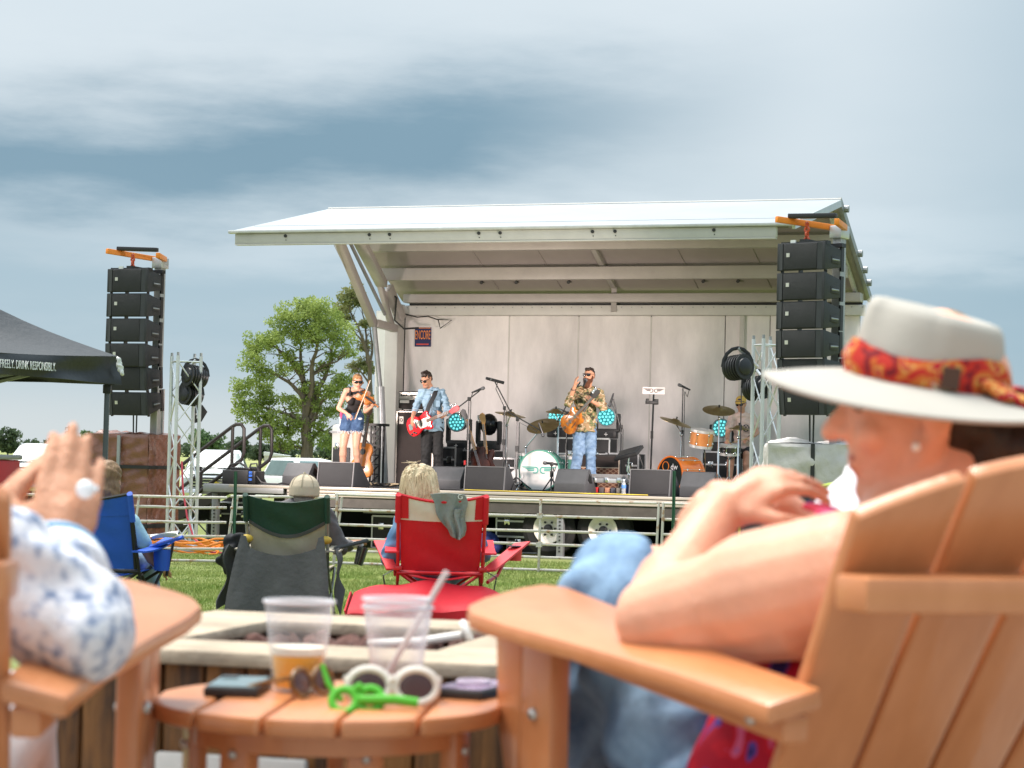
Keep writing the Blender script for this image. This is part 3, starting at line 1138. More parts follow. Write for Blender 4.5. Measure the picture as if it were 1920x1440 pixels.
# right end: gable brace and lamps row
obj('gable_edge', G().beam((LW + .0, .1, FZ - .03), (LW + .0, RT, RZ - .06), .05, .11), ALU, stage)
obj('gable_edge', G().beam((LW - .01, RT, RZ - .02), (LW - .01, BT, BZ - .02), .06, .13), STEEL, stage)
obj('gable_inner', G().beam((LW - .18, RT + .15, RZ - .2), (LW - .18, BT, BZ - .14), .05, .10), STEELW, stage)
for t in (3.9, 5.2, 5.7, 6.1):
    obj('hinge_knuckle', G().cyl((LW + .02, t, zr(t) + .02), (LW + .09, t, zr(t) + .02), .06, 10), STEEL, stage)

# sign on the wall
sg = st(793, 632, WT - .02)
sign = thing('venue_sign', 'small navy sign with tall orange lettering on the white stage wall', 'sign', S(sg[0], WT - .02, sg[1]), -TH)
obj('board', G().lohi((-.155, -.012, -.175), (.155, .018, .175)), mat('sign_navy', (.012, .016, .085), .5), sign)
textobj('lettering', 'ENCORE', .15, mat('sign_orange', (.80, .25, .05), .5), sign,
        Matrix.Translation((0, -.014, .03)) @ Matrix.Rotation(R(90), 4, 'X') @ Matrix.Diagonal((.52, 1.55, 1, 1)), .002)
obj('caption_bar', G().lohi((-.12, -.016, -.145), (.12, -.013, -.12)), mat('sign_red', (.55, .06, .05), .5), sign)
obj('border', G().lohi((-.15, -.0145, .158), (.15, -.0125, .17)), mat('sign_orange', (.80, .25, .05), .5), sign)

# small work-light bracket under the header
q = st(830, 603, WT - .2)
t_ = thing('cable_bracket', 'thin black cable bracket under the stage header near the sign', 'bracket', S(q[0], WT - .16, q[1]), -TH)
obj('bracket', G().tube([(-.12, 0, .04), (.16, 0, .03), (-.06, 0, -.12), (-.10, 0, .03)], .012, 5), BLACK, t_)
obj('cable', G().tube([(-.75, 0, .14), (-.5, -.02, .08), (-.3, 0, .10), (-.12, 0, .04)], .011, 5), BLACK, t_)


# ================================================================== LINE ARRAYS
BADGE = mat('badge_silver', (.6, .58, .52), .4, .3, var=0)
CABT = mat('array_cabinet_paint', (.030, .031, .034), .55, bump=.2, bscale=260)
ORANGE = mat('lift_orange', (.85, .26, .03), .45, var=.08)


def array_box(label, grp, W=.68, Dp=.52, H=.348):
    root = thing('array_speaker', label, 'speaker', (0, 0, 0), 0, grp)
    Hb = H * .62
    w = W / 2
    vs = [(-w, 0, -H / 2), (w, 0, -H / 2), (w, 0, H / 2), (-w, 0, H / 2),
          (-w * .88, Dp, -Hb / 2), (w * .88, Dp, -Hb / 2), (w * .88, Dp, Hb / 2), (-w * .88, Dp, Hb / 2)]
    obj('cabinet', G().add(vs, [(3, 2, 1, 0), (4, 5, 6, 7), (0, 1, 5, 4), (1, 2, 6, 5), (2, 3, 7, 6), (3, 0, 4, 7)]), CABT, root, bevel=.012)
    obj('grille', G().lohi((-w * .70, -.022, -H * .46), (w * .70, -.001, H * .46)), GRILLE, root, bevel=.006)
    for sx_ in (-1, 1):
        gg = G().add([(sx_ * w * .72, -.024, -H * .47), (sx_ * w * .98, .012, -H * .47), (sx_ * w * .98, .012, H * .47), (sx_ * w * .72, -.024, H * .47),
                      (sx_ * w * .72, .0, -H * .47), (sx_ * w * .98, .03, -H * .47), (sx_ * w * .98, .03, H * .47), (sx_ * w * .72, .0, H * .47)],
                     [(0, 1, 2, 3), (7, 6, 5, 4), (0, 4, 5, 1), (3, 2, 6, 7), (0, 3, 7, 4), (1, 5, 6, 2)])
        obj('front_wing', gg, GREYCAB, root)
        obj('rigging_rail', G().lohi((sx_ * (w * .90) - .012, .06, -H / 2 - .02), (sx_ * (w * .90) + .012, .10, H / 2 + .02)), BLACKM, root)
        obj('rigging_rail', G().lohi((sx_ * (w * .86) - .014, Dp - .05, -Hb / 2 - .05), (sx_ * (w * .86) + .014, Dp + .02, Hb / 2 + .05)), BLACKM, root)
        pk = obj('side_pocket', G().box((sx_ * (w * .945), Dp * .55, -.03), (.02, Dp * .42, Hb * .42)), BLACK, root, bevel=.006)
        obj('handle_bar', G().tube([(sx_ * w * .965, Dp * .38, -.03), (sx_ * w * .965, Dp * .72, -.03)], .012, 6), STEEL, pk)
    obj('badge', G().lohi((-w * .56, -.027, -.005), (-w * .56 + .045, -.0225, .045)), BADGE, root)
    return root


proto = array_box('top speaker of the left hanging column', 'line array speakers')
ORD = ['topmost', 'second from top', 'third from top', 'fourth from top', 'fifth from top', 'lowest']


def line_array(side, px, pys, D, yaw, mast_px, mast_top, k=1.0, first=False):
    c0 = at(px, pys[0], D)
    n = len(pys)
    rot = Matrix.Rotation(yaw, 3, 'Z')
    tilts = [0, -.01, -.02, .03, .08, .14]
    zs = [at(px, p, D).z for p in pys]
    for i, z in enumerate(zs):
        lab = f'{ORD[i]} black speaker in the column hanging {side}'
        o = proto if (first and i == 0) else dup(proto, label=lab)
        o['label'] = lab
        off = rot @ V((0, -.02 + .05 * max(0, i - 3), 0))
        o.matrix_basis = Matrix.Translation((c0.x + off.x, c0.y + off.y, z)) @ Matrix.Rotation(yaw, 4, 'Z') @ Matrix.Rotation(tilts[i], 4, 'X') @ Matrix.Diagonal((k, k, k, 1))
    # lifting mast with orange fork
    m = thing('lifting_tower', f'grey lifting mast with orange fork carrying the speakers {side}', 'lifting tower',
              (c0.x, c0.y, gz(D)), yaw)
    zt = at(px, mast_top, D).z - gz(D)
    mx = .15 * k
    obj('mast', G().lohi((mx - .06, .60, 0), (mx + .06, .74, zt - .05)), mat('mast_grey', (.40, .40, .39), .45, .4, var=.12), m, bevel=.01)
    obj('mast_rail', G().lohi((mx - .08, .745, 0), (mx + .08, .78, zt * .55)), ALU, m)
    base_ = obj('base_frame', G().lohi((mx - .5, .3, .02), (mx + .5, 1.1, .12)), STEEL, m)
    for sx_ in (-1, 1):
        obj('outrigger', G().beam((mx, .7, .08), (mx + sx_ * 1.0, .7 + .5, .05), .08), ORANGE, base_)
    # fork arms: a V opening forward
    obj('fork_arm', G().beam((mx - .06, .7, zt), (-.30 * k, -.12, zt + .05), .062, .075), ORANGE, m, bevel=.008)
    obj('fork_arm', G().beam((mx + .06, .7, zt), (.54 * k, -.10, zt - .02), .062, .075), ORANGE, m, bevel=.008)
    obj('cross_bar', G().beam((-.22 * k, .05, zt + .10), (.42 * k, .10, zt + .08), .085, .06), BLACKM, m, bevel=.008)
    obj('sheave_head', G().lohi((mx - .085, .56, zt - .14), (mx + .085, .78, zt + .02)), ALU, m, bevel=.01)
    # chain links and hook
    top_z = zs[0] - gz(D) + .19 * k
    links = 4
    zc = zt + .02
    dz = (zc - top_z) / links
    for q in range(links):
        Mx = Matrix.Rotation(R(90), 4, 'X') if q % 2 else Matrix.Rotation(R(90), 4, 'Y')
        obj('chain_link', G().torus((0, .12, zc - dz * (q + .5)), dz * .45, .016, Mx, 14, 6), mat('chain_red', (.6, .10, .04), .5), m)
    # flying bumper above the top box
    b_ = obj('flying_frame', G().lohi((-.30 * k, .02, top_z - .05), (.34 * k, .12, top_z)).lohi((-.30 * k, .40, top_z - .05), (.34 * k, .5, top_z)), BLACKM, m)
    obj('frame_bar', G().lohi((-.05, .03, top_z - .03), (.05, .48, top_z + .03)), BLACKM, b_)
    obj('tag_plate', G().lohi((-.16 * k, -.004, top_z - .04), (-.09 * k, .018, top_z + .02)), WHITEP, b_)
    obj('hanging_cable', G().tube([(-.02, .3, zs[-1] - gz(D)), (0, .3, 1.4), (.02, .3, .3)], .012, 5), BLACK, m)
    obj('hanging_cable', G().tube([(.03, .32, zs[-1] - gz(D)), (.04, .3, 1.4), (.1, .3, .3)], .012, 5), BLACK, m)
    return m


line_array('left of the stage', 240, [526, 572, 619, 666, 710, 757], 31.2, R(-20), 300, 478, 1.0, True)
line_array('right of the stage', 1503, [481, 537, 591, 645, 699, 752], 26.3, R(-38), 1560, 418, 1.0)
# ================================================================== LATTICE TOWERS AND LAMPS
def truss(label, px, D, py_top, yaw, side=.30, taper_base=True):
    b = at(px, 900, D)
    z0 = gz(D)
    h = at(px, py_top, D).z - z0
    root = thing('lattice_tower', label, 'lattice tower', (b.x, D, z0), yaw, 'aluminium lattice towers')
    hs = side / 2
    cs = [(-hs, -hs), (hs, -hs), (hs, hs), (-hs, hs)]
    m = mat('truss_aluminium', (.66, .67, .68), .32, .55, var=.06)
    for c in cs:
        obj('chord', G().tube([(c[0], c[1], .02), (c[0], c[1], h)], .026, 10), m, root)
        obj('coupler', G().tube([(c[0], c[1], h - .05), (c[0], c[1], h + .05)], .020, 8), STEEL, root)
    n = int(h / .42)
    for k in range(n):
        z1, z2 = .08 + (h - .16) * k / n, .08 + (h - .16) * (k + 1) / n
        for i in range(4):
            a, c = cs[i], cs[(i + 1) % 4]
            if k % 2:
                a, c = c, a
            obj('diagonal_brace', G().tube([(a[0], a[1], z1), (c[0], c[1], z2)], .011, 6), m, root)
    for z in (.08, h - .08):
        for i in range(4):
            a, c = cs[i], cs[(i + 1) % 4]
            obj('cross_tube', G().tube([(a[0], a[1], z), (c[0], c[1], z)], .012, 6), m, root)
    obj('base_plate', G().lohi((-.32, -.32, -.01), (.32, .32, .02)), STEEL, root)
    return root, h


tl, hl = truss('silver lattice tower with lamps beside the brown tarpaulin', 343, 31.0, 668, R(24), .34)
tr_, hr = truss('silver lattice tower with lamps before the right speaker column', 1433, 28.6, 636, R(24), .26)


def par_can(label, loc, aim, watts, hook, grp='black stage lamps clamped to the towers', k=1.0):
    """short finned lamp body in a yoke"""
    root = thing('stage_lamp', label, 'stage lamp', loc, 0, grp)
    d = V(aim).normalized()
    x = d.cross(V((0, 0, 1))).normalized()
    M = frame(x, x.cross(d) * -1 if False else d.cross(x), o=(0, 0, 0))
    M = Matrix((( x.x, d.cross(x).x * -1, d.x, 0), (x.y, d.cross(x).y * -1, d.y, 0), (x.z, d.cross(x).z * -1, d.z, 0), (0, 0, 0, 1)))
    K = Matrix.Diagonal((k, k, k, 1))
    bd = obj('lamp_body', G().lathe([(.05, -.18), (.11, -.16), (.15, -.08), (.16, .0), (.165, .13), (.15, .15)], 22, M @ K), BLACKM, root)
    for i in range(6):
        z = -.14 + i * .045
        obj('cooling_fin', G().lathe([(.13 + .03 * math.sin(i / 5 * 2.4), z), (.172, z), (.172, z + .012), (.13, z + .012)], 18, M @ K), BLACK, bd)
    obj('front_lens', G().lathe([(.002, .140), (.14, .152), (.14, .156), (.002, .158)], 18, M @ K), LENS, bd)
    gg = G()
    pts = []
    for q in range(9):
        a = math.pi * q / 8
        pts.append(V((math.cos(a) * .2 * k, 0, math.sin(a) * .26 * k)))
    obj('yoke', G().tube(pts, .014 * k, 6, flat=2), BLACKM, root)
    obj('clamp', G().tube([V((0, 0, .26 * k)), V(hook)], .022, 8), ALU, root)
    if watts:                                   # a lit lamp washing the stage wall
        ld = bpy.data.lights.new('stage_lamp_beam', 'SPOT')
        ld.energy, ld.spot_size, ld.spot_blend, ld.shadow_soft_size = watts, R(105), 1.0, .16
        ld.color = (1.0, .84, .78)
        lo = bpy.data.objects.new('stage_lamp_beam', ld)
        COL.objects.link(lo)
        lo.parent = root
        lo.location = d * .24 * k
        lo.rotation_euler = (-d).to_track_quat('Z', 'Y').to_euler()
    return root


p = at(366, 706, 31.0)
par_can('upper black lamp on the left lattice tower', p, (.72, .62, -.12), 380, (-.16, .0, .05), k=.95)
p = at(358, 741, 31.1)
par_can('lower black lamp on the left lattice tower', p, (.66, .70, -.10), 330, (-.12, -.05, .06), k=.9)
p = at(1383, 689, 28.4)
par_can('upper round black lamp on the right lattice tower', p, (-.60, .78, -.08), 450, (.28, .1, .02), k=1.0)
p = at(1418, 728, 28.9)
par_can('lower round black lamp behind the right lattice tower', p, (-.62, .76, -.14), 400, (.1, -.1, .1), k=.95)

# antenna paddle on a thin stand
p = at(373, 775, 32.6)
t = thing('antenna', 'black paddle antenna on a thin stand behind the left tower', 'antenna', (p.x, p.y, gz(32)), R(-10))
zz = p.z - gz(32)
pad = [(-.10, -.03), (-.02, .13), (.05, .10), (.12, .02), (.04, -.10), (-.06, -.12)]
obj('paddle', G().prism([(x * 1.1, y * 1.25) for x, y in pad], .02, Matrix.Translation((0, .01, zz)) @ Matrix.Rotation(R(90), 4, 'X')), BLACK, t)
obj('label', G().lohi((-.045, -.014, zz - .03), (.005, -.011, zz + .0)).lohi((-.03, -.014, zz - .08), (.01, -.011, zz - .045)), WHITEP, t)
obj('stand', G().tube([(-.01, 0, zz - .12), (-.01, 0, 0.05)], .013, 6), BLACKM, t)
obj('stand_clamp', G().lohi((-.05, -.03, 1.15), (.06, .04, 1.22)), BLACKM, t)
for a in (0, 2.1, 4.2):
    obj('leg', G().tube([(-.01, 0, .4), (.4 * math.cos(a), .4 * math.sin(a), .0)], .011, 5), BLACKM, t)


# ================================================================== TARPAULIN-COVERED STACKS
def wrinkled_box(name, label, c, size, yaw, m, amp=.035, res=.028, seed=1, straps=(), strap_m=None):
    root = thing(name, label, 'covered stack', c, yaw)
    w, d, h = size
    R2 = np.random.default_rng(seed)
    ks = [(R2.normal(size=3) * f, R2.random() * 6.28, R2.random() * 6.28) for f in (5, 8, 13, 21, 30) for _ in range(4)]

    def dsp(p):
        v = 0
        a = np.array([p.x, p.y, p.z])
        for i, (k, ph, q) in enumerate(ks):
            v += abs(((a @ k * .75 + ph + .9 * math.sin(a[2] * 5 + a[0] * 4 + q)) / math.pi) % 2 - 1) / (1 + i * .16)
        return (v / 4.2 - .9) * amp

    def face(o, u, v, nu, nv, n):
        gg = []
        for i in range(nu + 1):
            row = []
            for j in range(nv + 1):
                p = o + u * (i / nu) + v * (j / nv)
                e = min(1, min(i, nu - i) / 3 + .25, min(j, nv - j) / 3 + .25)
                row.append(p + n * dsp(p) * e)
            gg.append(row)
        return gg

    g = G()
    nu, nh, nd = int(w / res), int(h / res), int(d / res)

    def addgrid(gr):
        ni, nj = len(gr), len(gr[0])
        g.add([p for row in gr for p in row], [(i * nj + j, (i + 1) * nj + j, (i + 1) * nj + j + 1, i * nj + j + 1) for i in range(ni - 1) for j in range(nj - 1)])
    a = V((-w / 2, -d / 2, 0))
    addgrid(face(a, V((w, 0, 0)), V((0, 0, h)), nu, nh, V((0, -1, 0))))
    addgrid(face(V((w / 2, -d / 2, 0)), V((0, d, 0)), V((0, 0, h)), nd, nh, V((1, 0, 0))))
    addgrid(face(V((-w / 2, d / 2, 0)), V((0, -d, 0)), V((0, 0, h)), nd, nh, V((-1, 0, 0))))
    addgrid(face(V((w / 2, d / 2, 0)), V((-w, 0, 0)), V((0, 0, h)), nu // 2, nh // 2, V((0, 1, 0))))
    addgrid(face(V((-w / 2, -d / 2, h)), V((w, 0, 0)), V((0, d, 0)), nu, nd, V((0, 0, 1))))
    obj('cover', g, m, root, smooth=24)
    for z, hh in straps:
        e = .055
        pts = [(-w / 2 - e, d / 2 + e), (-w / 2 - e, -d / 2 - e), (w / 2 + e, -d / 2 - e), (w / 2 + e, d / 2 + e)]
        gg = G()
        for (x0, y0), (x1, y1) in zip(pts, pts[1:] + pts[:1]):
            gg.beam((x0, y0, z), (x1, y1, z), .012, hh)
        obj('strap', gg, strap_m or BLACK, root)
    return root


TARPB = mat('brown_tarpaulin', (.20, .08, .052), .26, var=.15, vscale=7, bump=.35, bscale=16, spec=.6, bdist=2.0)
p = at(240, 900, 31.4)
bt = wrinkled_box('covered_stack', 'tall stack under a crinkled brown tarpaulin beneath the left speakers', (p.x, 31.9, gz(31)), (1.0, .95, 1.68), R(-20), TARPB, .10, .02, 3,
                  ((1.20, .05), (.34, .06)), mat('strap_black', (.02, .02, .02), .6))
obj('cover_edge', G().lohi((.02, -.56, .0), (.07, -.53, 1.66)), STEEL, bt)
gg = G()
for k in range(12):
    gg.lohi((.10 + k * .03, -.5105, 1.19), (.10 + k * .03 + .018, -.5085, 1.205))
TARPG = mat('grey_stone_print_cover', (.55, .515, .495), .75, var=.10, vscale=5, bump=.4, bscale=16, bdist=2.0)
p = at(1517, 900, 26.2)
gt = wrinkled_box('covered_stack', 'stack under a crumpled pale grey cover beneath the right speakers', (p.x + .08, 26.9, gz(27)), (1.04, .8, 1.72), R(-4), TARPG, .10, .02, 8,
                  ((1.18, .035),), BLACK)
obj('strap', G().lohi((.0, -.475, 0), (.05, -.455, 1.72)), BLACK, gt)

# cable reel / stair base in orange at the foot of the left tower
p = at(350, 1040, 30.2)
t = thing('orange_cable_coil', 'tangle of orange cable on the grass by the left tower', 'cable', (p.x, 30.2, 0))
for k in range(4):
    pts = [V((.42 * math.cos(a) * (1 + .1 * k) + random.gauss(0, .02), .2 * math.sin(a), .04 + .05 * k + .04 * math.sin(3 * a + k))) for a in np.linspace(0, 6.28, 20)]
    obj('cable_loop', G().tube(pts, .016, 6), ORANGE, t)
t = thing('red_cable', 'pink-red cable hanging down beside the left lattice tower', 'cable', (at(338, 950, 30.7).x, 30.72, 0))
obj('cable', G().tube([(0, 0, 1.3), (.03, -.02, .9), (.1, 0, .5), (.22, -.1, .2), (.5, -.3, .02), (.8, -.35, .01)], .014, 6), mat('cable_pink', (.6, .08, .12), .5), t)

# ================================================================== STAGE STEPS
STEPM = mat('step_black_steel', (.035, .028, .027), .45)
ST0 = S(-.20, 1.1, .05)
steps = thing('stage_steps', 'dark steel stairs with twin handrails up to the stage left side', 'stairs', ST0, -TH)
# climbs along +s (to the right) from s=-2 to the deck
for k in range(5):
    z = .19 * (k + 1) - .04
    x = -1.55 + k * .30
    obj('tread', G().lohi((x, -.45, z), (x + .3, .5, z + .04)), mat('tread_grey', (.32, .31, .30), .6), steps)
for y in (-.48, .53):
    obj('stringer', G().beam((-1.75, y, .0), (.05, y, .9), .04, .16), STEPM, steps)
    rail = [(-1.75, y, .62), (-.10, y, 1.80), (-.02, y, 1.845), (.07, y, 1.845), (.12, y, 1.78), (.13, y, 1.40), (.09, y, 1.28), (-1.80, y, -.08)]
    obj('handrail', G().tube(rail, .030, 8), STEPM, steps)
    for x in (-.08,):
        obj('rail_post', G().tube([(x, y, .85), (x, y, 1.80)], .028, 8), STEPM, steps)
    obj('rail_post', G().tube([(-1.15, y, .25), (-1.15, y, 1.04)], .028, 8), STEPM, steps)
for k, (x, y, w, d, h, z) in enumerate(((-.9, .1, .5, .5, .45, 0),)):
    pass

# black rack unit on the wing deck
p = on_deck(455, .35)
t = thing('power_rack', 'black power rack with handles and blue sockets at the deck corner', 'rack', (p.x, p.y, DECK), -TH)
obj('case', G().lohi((-.27, -.18, .0), (.18, .22, .22)), BLACK, t, bevel=.012)
obj('lid', G().lohi((-.16, -.12, .221), (.18, .18, .262)), BLACKM, t, bevel=.01)
obj('socket_panel', G().lohi((.185, -.17, .01), (.30, .18, .21)), BLACKM, t, bevel=.01)
for z in (.06, .12, .17):
    obj('blue_socket', G().lohi((.20, -.19, z), (.25, -.171, z + .035)), mat('socket_blue', (.05, .15, .55), .4), t)
obj('carry_handle', G().tube([(-.27, 0, .22), (-.22, 0, .30), (-.05, 0, .335), (.04, 0, .28), (.05, 0, .26)], .018, 6), BLACK, t)
obj('carry_handle', G().tube([(.12, 0, .26), (.14, 0, .32), (.24, 0, .33), (.27, 0, .21)], .014, 6), BLACK, t)
obj('cable', G().tube([(.28, -.1, .15), (.4, -.15, .04), (.5, -.1, .02), (.65, -.05, .02), (.75, -.1, .04), (.82, .0, .02)], .013, 5), BLACK, t)


# gear below and beside the stage
def flight_case(label, s, t, z, w, d, h, grp='flight cases around the stage', world=None):
    loc = world if world is not None else S(s, t, z)
    root = thing('flight_case', label, 'flight case', loc, -TH, grp)
    obj('panel_box', G().lohi((-w / 2, -d / 2, 0), (w / 2, d / 2, h)), mat('case_black_laminate', (.03, .03, .032), .5), root)
    e = .012
    for x in (-w / 2, w / 2):
        for y in (-d / 2, d / 2):
            obj('edge_angle', G().lohi((x - e, y - e, 0), (x + e, y + e, h)), ALU, root)
    for z_ in (0, h * .7, h):
        obj('edge_band', G().lohi((-w / 2, -d / 2 - e, z_ - .014), (w / 2, -d / 2 + .004, z_ + .014)), ALU, root)
    for x in (-w * .25, w * .25):
        obj('latch', G().lohi((x - .045, -d / 2 - .02, h * .7 - .06), (x + .045, -d / 2 - .005, h * .7 + .05)), CHROME, root, bevel=.005)
    return root


flight_case('black flight case under the deck behind the green chair', 2.35, 1.2, 0, .62, .5, .50)
flight_case('black flight case under the deck behind the red chair left arm', 3.0, 1.3, 0, .6, .5, .56)
flight_case('silver edged flight case under the deck left of the wheels', 4.45, 1.25, .25, .7, .5, .34)
flight_case('low flight case below the silver edged case', 4.6, 1.35, 0, .7, .5, .24)
flight_case('large black case behind the stairs on the grass', -.75, 1.9, 0, .9, .6, .62)
flight_case('open black case with papers at the foot of the tower', -1.2, .9, .35, .6, .45, .32)
p = S(-1.0, .7, .68)
t = thing('paper_sheet', 'crumpled white paper lying on the black case by the stairs', 'paper', p, .3)
obj('sheet', G().sheet([[V((x, y, .02 + .05 * math.sin(x * 14 + y * 9) + .25 * (x + .15) * .4)) for y in np.linspace(-.12, .12, 5)] for x in np.linspace(-.15, .15, 6)], .004), WHITEP, t)
p = at(915, 1010, 31.6)
t = thing('blue_bag', 'bundled blue cloth bag under the deck by the red chair', 'bag', (p.x, 32.6, 0))
organic('bag', G().ell((0, 0, .16), (.16, .14, .17)).ell((.1, 0, .1), (.12, .12, .11)).ell((-.02, 0, .3), (.07, .07, .08)), mat('bag_blue', (.03, .05, .22), .7), t, .02, 3, noise=(.012, 30))

# ================================================================== FENCE PANELS AND POSTS
RUST = ramp_mat('rusty_white_paint', 9, [(0, (.30, .13, .06)), (.36, (.45, .30, .2)), (.42, (.58, .53, .47)), (1, (.64, .61, .57))], .55, 6, interp='LINEAR')


def fence_panel(label, p0, p1, h, lean, uprights=(0, .5, 1), nr=6, grp='white pipe fence panels before the stage'):
    p0, p1 = V(p0), V(p1)
    d = p1 - p0
    L = d.length
    root = thing('fence_panel', label, 'fence panel', p0, math.atan2(d.y, d.x), grp)
    dz = d.z
    zs = [.04, .20, .36, .54, .73, h][:nr]
    for z in zs:
        a, b = V((0, 0, z)), V((L, 0, z + dz))
        m_ = a.lerp(b, .5) + V((0, 0, random.uniform(-.012, .008)))
        obj('rail', G().tube([a, a.lerp(b, .25) + V((0, 0, random.uniform(-.006, .006))), m_, b], .0175, 8), RUST, root)
    for u in uprights:
        x = L * u
        top = V((x + (lean if u in (0, 1) else lean * .3) , 0, h + dz * u + .015))
        ob = obj('upright', G().beam((x, .0, -.02 + dz * u), top, .038, .028), RUST, root, bevel=.004)
        if u not in (0, 1):
            for z in (.36, .73):
                obj('weld_lug', G().lohi((x + lean * .2 * z - .035, -.04, z - .03), (x + lean * .2 * z + .035, .02, z + .03)), RUST, ob)
    return root


def fp(px, D):
    p = at(px, 950, D)
    return (p.x, D, 0)


fence_panel('white pipe fence panel at far left behind the clapping hands', fp(20, 26.6), fp(238, 27.2), .86, .03, (0, 1))
fence_panel('rusty white pipe panel before the brown tarpaulin', fp(247, 27.3), fp(425, 27.6), .86, .09, (0, 1))
fence_panel('rusty white pipe panel behind the green chair', fp(432, 27.6), fp(628, 27.9), .88, .09, (0, 1))
fence_panel('white pipe panel behind the red chair and stage wheels', fp(628, 27.9), fp(1231, 27.0), .93, .03, (0, .645, 1))
fence_panel('white pipe panel running behind the woman in the hat', fp(1241, 27.0), fp(1660, 26.0), .93, .02, (0, .5, 1))


def tpost(label, px, py_top, D, col):
    p = at(px, 900, D)
    h = at(px, py_top, D).z - gz(D)
    root = thing('steel_post', label, 'fence post', (p.x, D, gz(D)), .3, 'thin steel fence posts')
    obj('post', G().beam((0, 0, -.1), (0, 0, h), .045, .012).beam((0, .015, -.1), (0, .015, h), .012, .04), mat('post_' + col, {'green': (.03, .10, .055), 'dark': (.03, .035, .04)}[col], .5), root)
    return root


tpost('green steel post rising before the right stage monitors', 1265, 883, 26.7, 'green')
tpost('green steel post between the two rusty fence panels', 442, 884, 27.4, 'green')
tpost('dark steel post before the white pickup grille', 38, 880, 26.2, 'dark')

# ================================================================== TENT
TENT = mat('tent_black_fabric', (.022, .022, .024), .38, var=.2, vscale=3, bump=.25, bscale=14, spec=.5)
p = at(219, 690, 19.5)
CZ = gz(19.5)
tent = thing('pop_up_tent', 'black pop up canopy with white slogan on its valance', 'tent', (p.x, 19.5, CZ), 0)
e1 = V((-.52, -.854, 0)).normalized() * 3.0        # along the lettered side, towards us
e2 = V((-.854, .52, 0)).normalized() * 3.0
ze, zv = at(219, 668, 19.5).z - CZ, at(219, 722, 19.5).z - CZ
apex = (e1 + e2) / 2 + V((0, 0, ze + 1.0))
cor = [V((0, 0, ze)), e1 + V((0, 0, ze)), e1 + e2 + V((0, 0, ze)), e2 + V((0, 0, ze))]
for k in range(4):
    a, b = cor[k], cor[(k + 1) % 4]
    gr = []
    for i in range(13):
        u = i / 12
        row = []
        for j in range(11):
            v_ = j / 10
            q = a.lerp(b, u).lerp(apex, v_)
            q = q - V((0, 0, .16 * math.sin(math.pi * v_) * (1 - .3 * math.cos(2 * math.pi * u)) + .05 * math.sin(math.pi * u) * (1 - v_)))
            row.append(q)
        gr.append(row)
    obj('roof_panel', G().sheet(gr, .006), TENT, tent)
    n_ = (b - a).cross(V((0, 0, 1))).normalized()
    if n_.dot(a.lerp(b, .5) - apex) < 0:
        n_ = -n_
    gr = []
    for i in range(31):
        u = i / 30
        row = []
        for j in range(9):
            v_ = j / 8
            q = a.lerp(b, u)
            fold = .022 * math.sin(u * 21 + v_ * 2.4) * v_ + .016 * math.sin(u * 9 - v_ * 5)
            drop = (ze - zv) * v_ * (1 - .12 * math.sin(math.pi * u))
            row.append(q + n_ * (.01 + fold + .02 * v_) - V((0, 0, .05 * math.sin(math.pi * u) * (1 - v_) + drop)))
        gr.append(row)
    vo = obj('valance', G().sheet(gr, .006), TENT, tent)
    if k == 0:
        mid = a.lerp(b, .285)
        Mx = frame(-(b - a).normalized(), V((0, 0, 1)), o=mid + n_ * .062 - V((0, 0, (ze - zv) * .40 + .04)))
        textobj('slogan', 'FREELY. DRINK RESPONSIBLY.', .105, mat('print_white', (.75, .75, .75), .6), vo, Mx, .0015, .49, 0, 'RIGHT')
    in_ = apex - a.lerp(b, .5)
    in_.z = 0
    in_ = in_.normalized() * .14
    a2, b2 = a - V((0, 0, .22)) + in_, b - V((0, 0, .22)) + in_
    obj('scissor_truss', G().beam(a2, a2.lerp(b2, .5) + V((0, 0, .18)), .03, .03).beam(a2.lerp(b2, .5) + V((0, 0, .18)), b2, .03, .03)
        .beam(a2 + V((0, 0, .2)), a2.lerp(b2, .5) - V((0, 0, .05)), .025, .025).beam(a2.lerp(b2, .5) - V((0, 0, .05)), b2 + V((0, 0, .2)), .025, .025), STEEL, tent)
for q in cor:
    i_ = (apex - q)
    i_.z = 0
    i_ = i_.normalized() * .08
    lg = obj('leg', G().lohi((q.x + i_.x - .022, q.y + i_.y - .022, -.2), (q.x + i_.x + .022, q.y + i_.y + .022, ze - .1)), mat('tent_leg_grey', (.10, .11, .11), .4, .4), tent, bevel=.004)
    obj('bracket', G().lohi((q.x + i_.x - .035, q.y + i_.y - .035, zv - .08), (q.x + i_.x + .035, q.y + i_.y + .035, zv - .0)), BLACK, lg, bevel=.006)
t = thing('tied_rag', 'small white rag tied to the tent corner', 'rag', at(223, 690, 19.4))
organic('rag', G().cap((0, 0, .08), (.01, 0, -.0), .022, .03).cap((.01, 0, 0), (.03, -.01, -.06), .03, .018).cap((0, 0, .08), (-.02, 0, .1), .02, .012),
        mat('rag_white', (.7, .7, .68), .8), t, .009, 2, noise=(.006, 70))

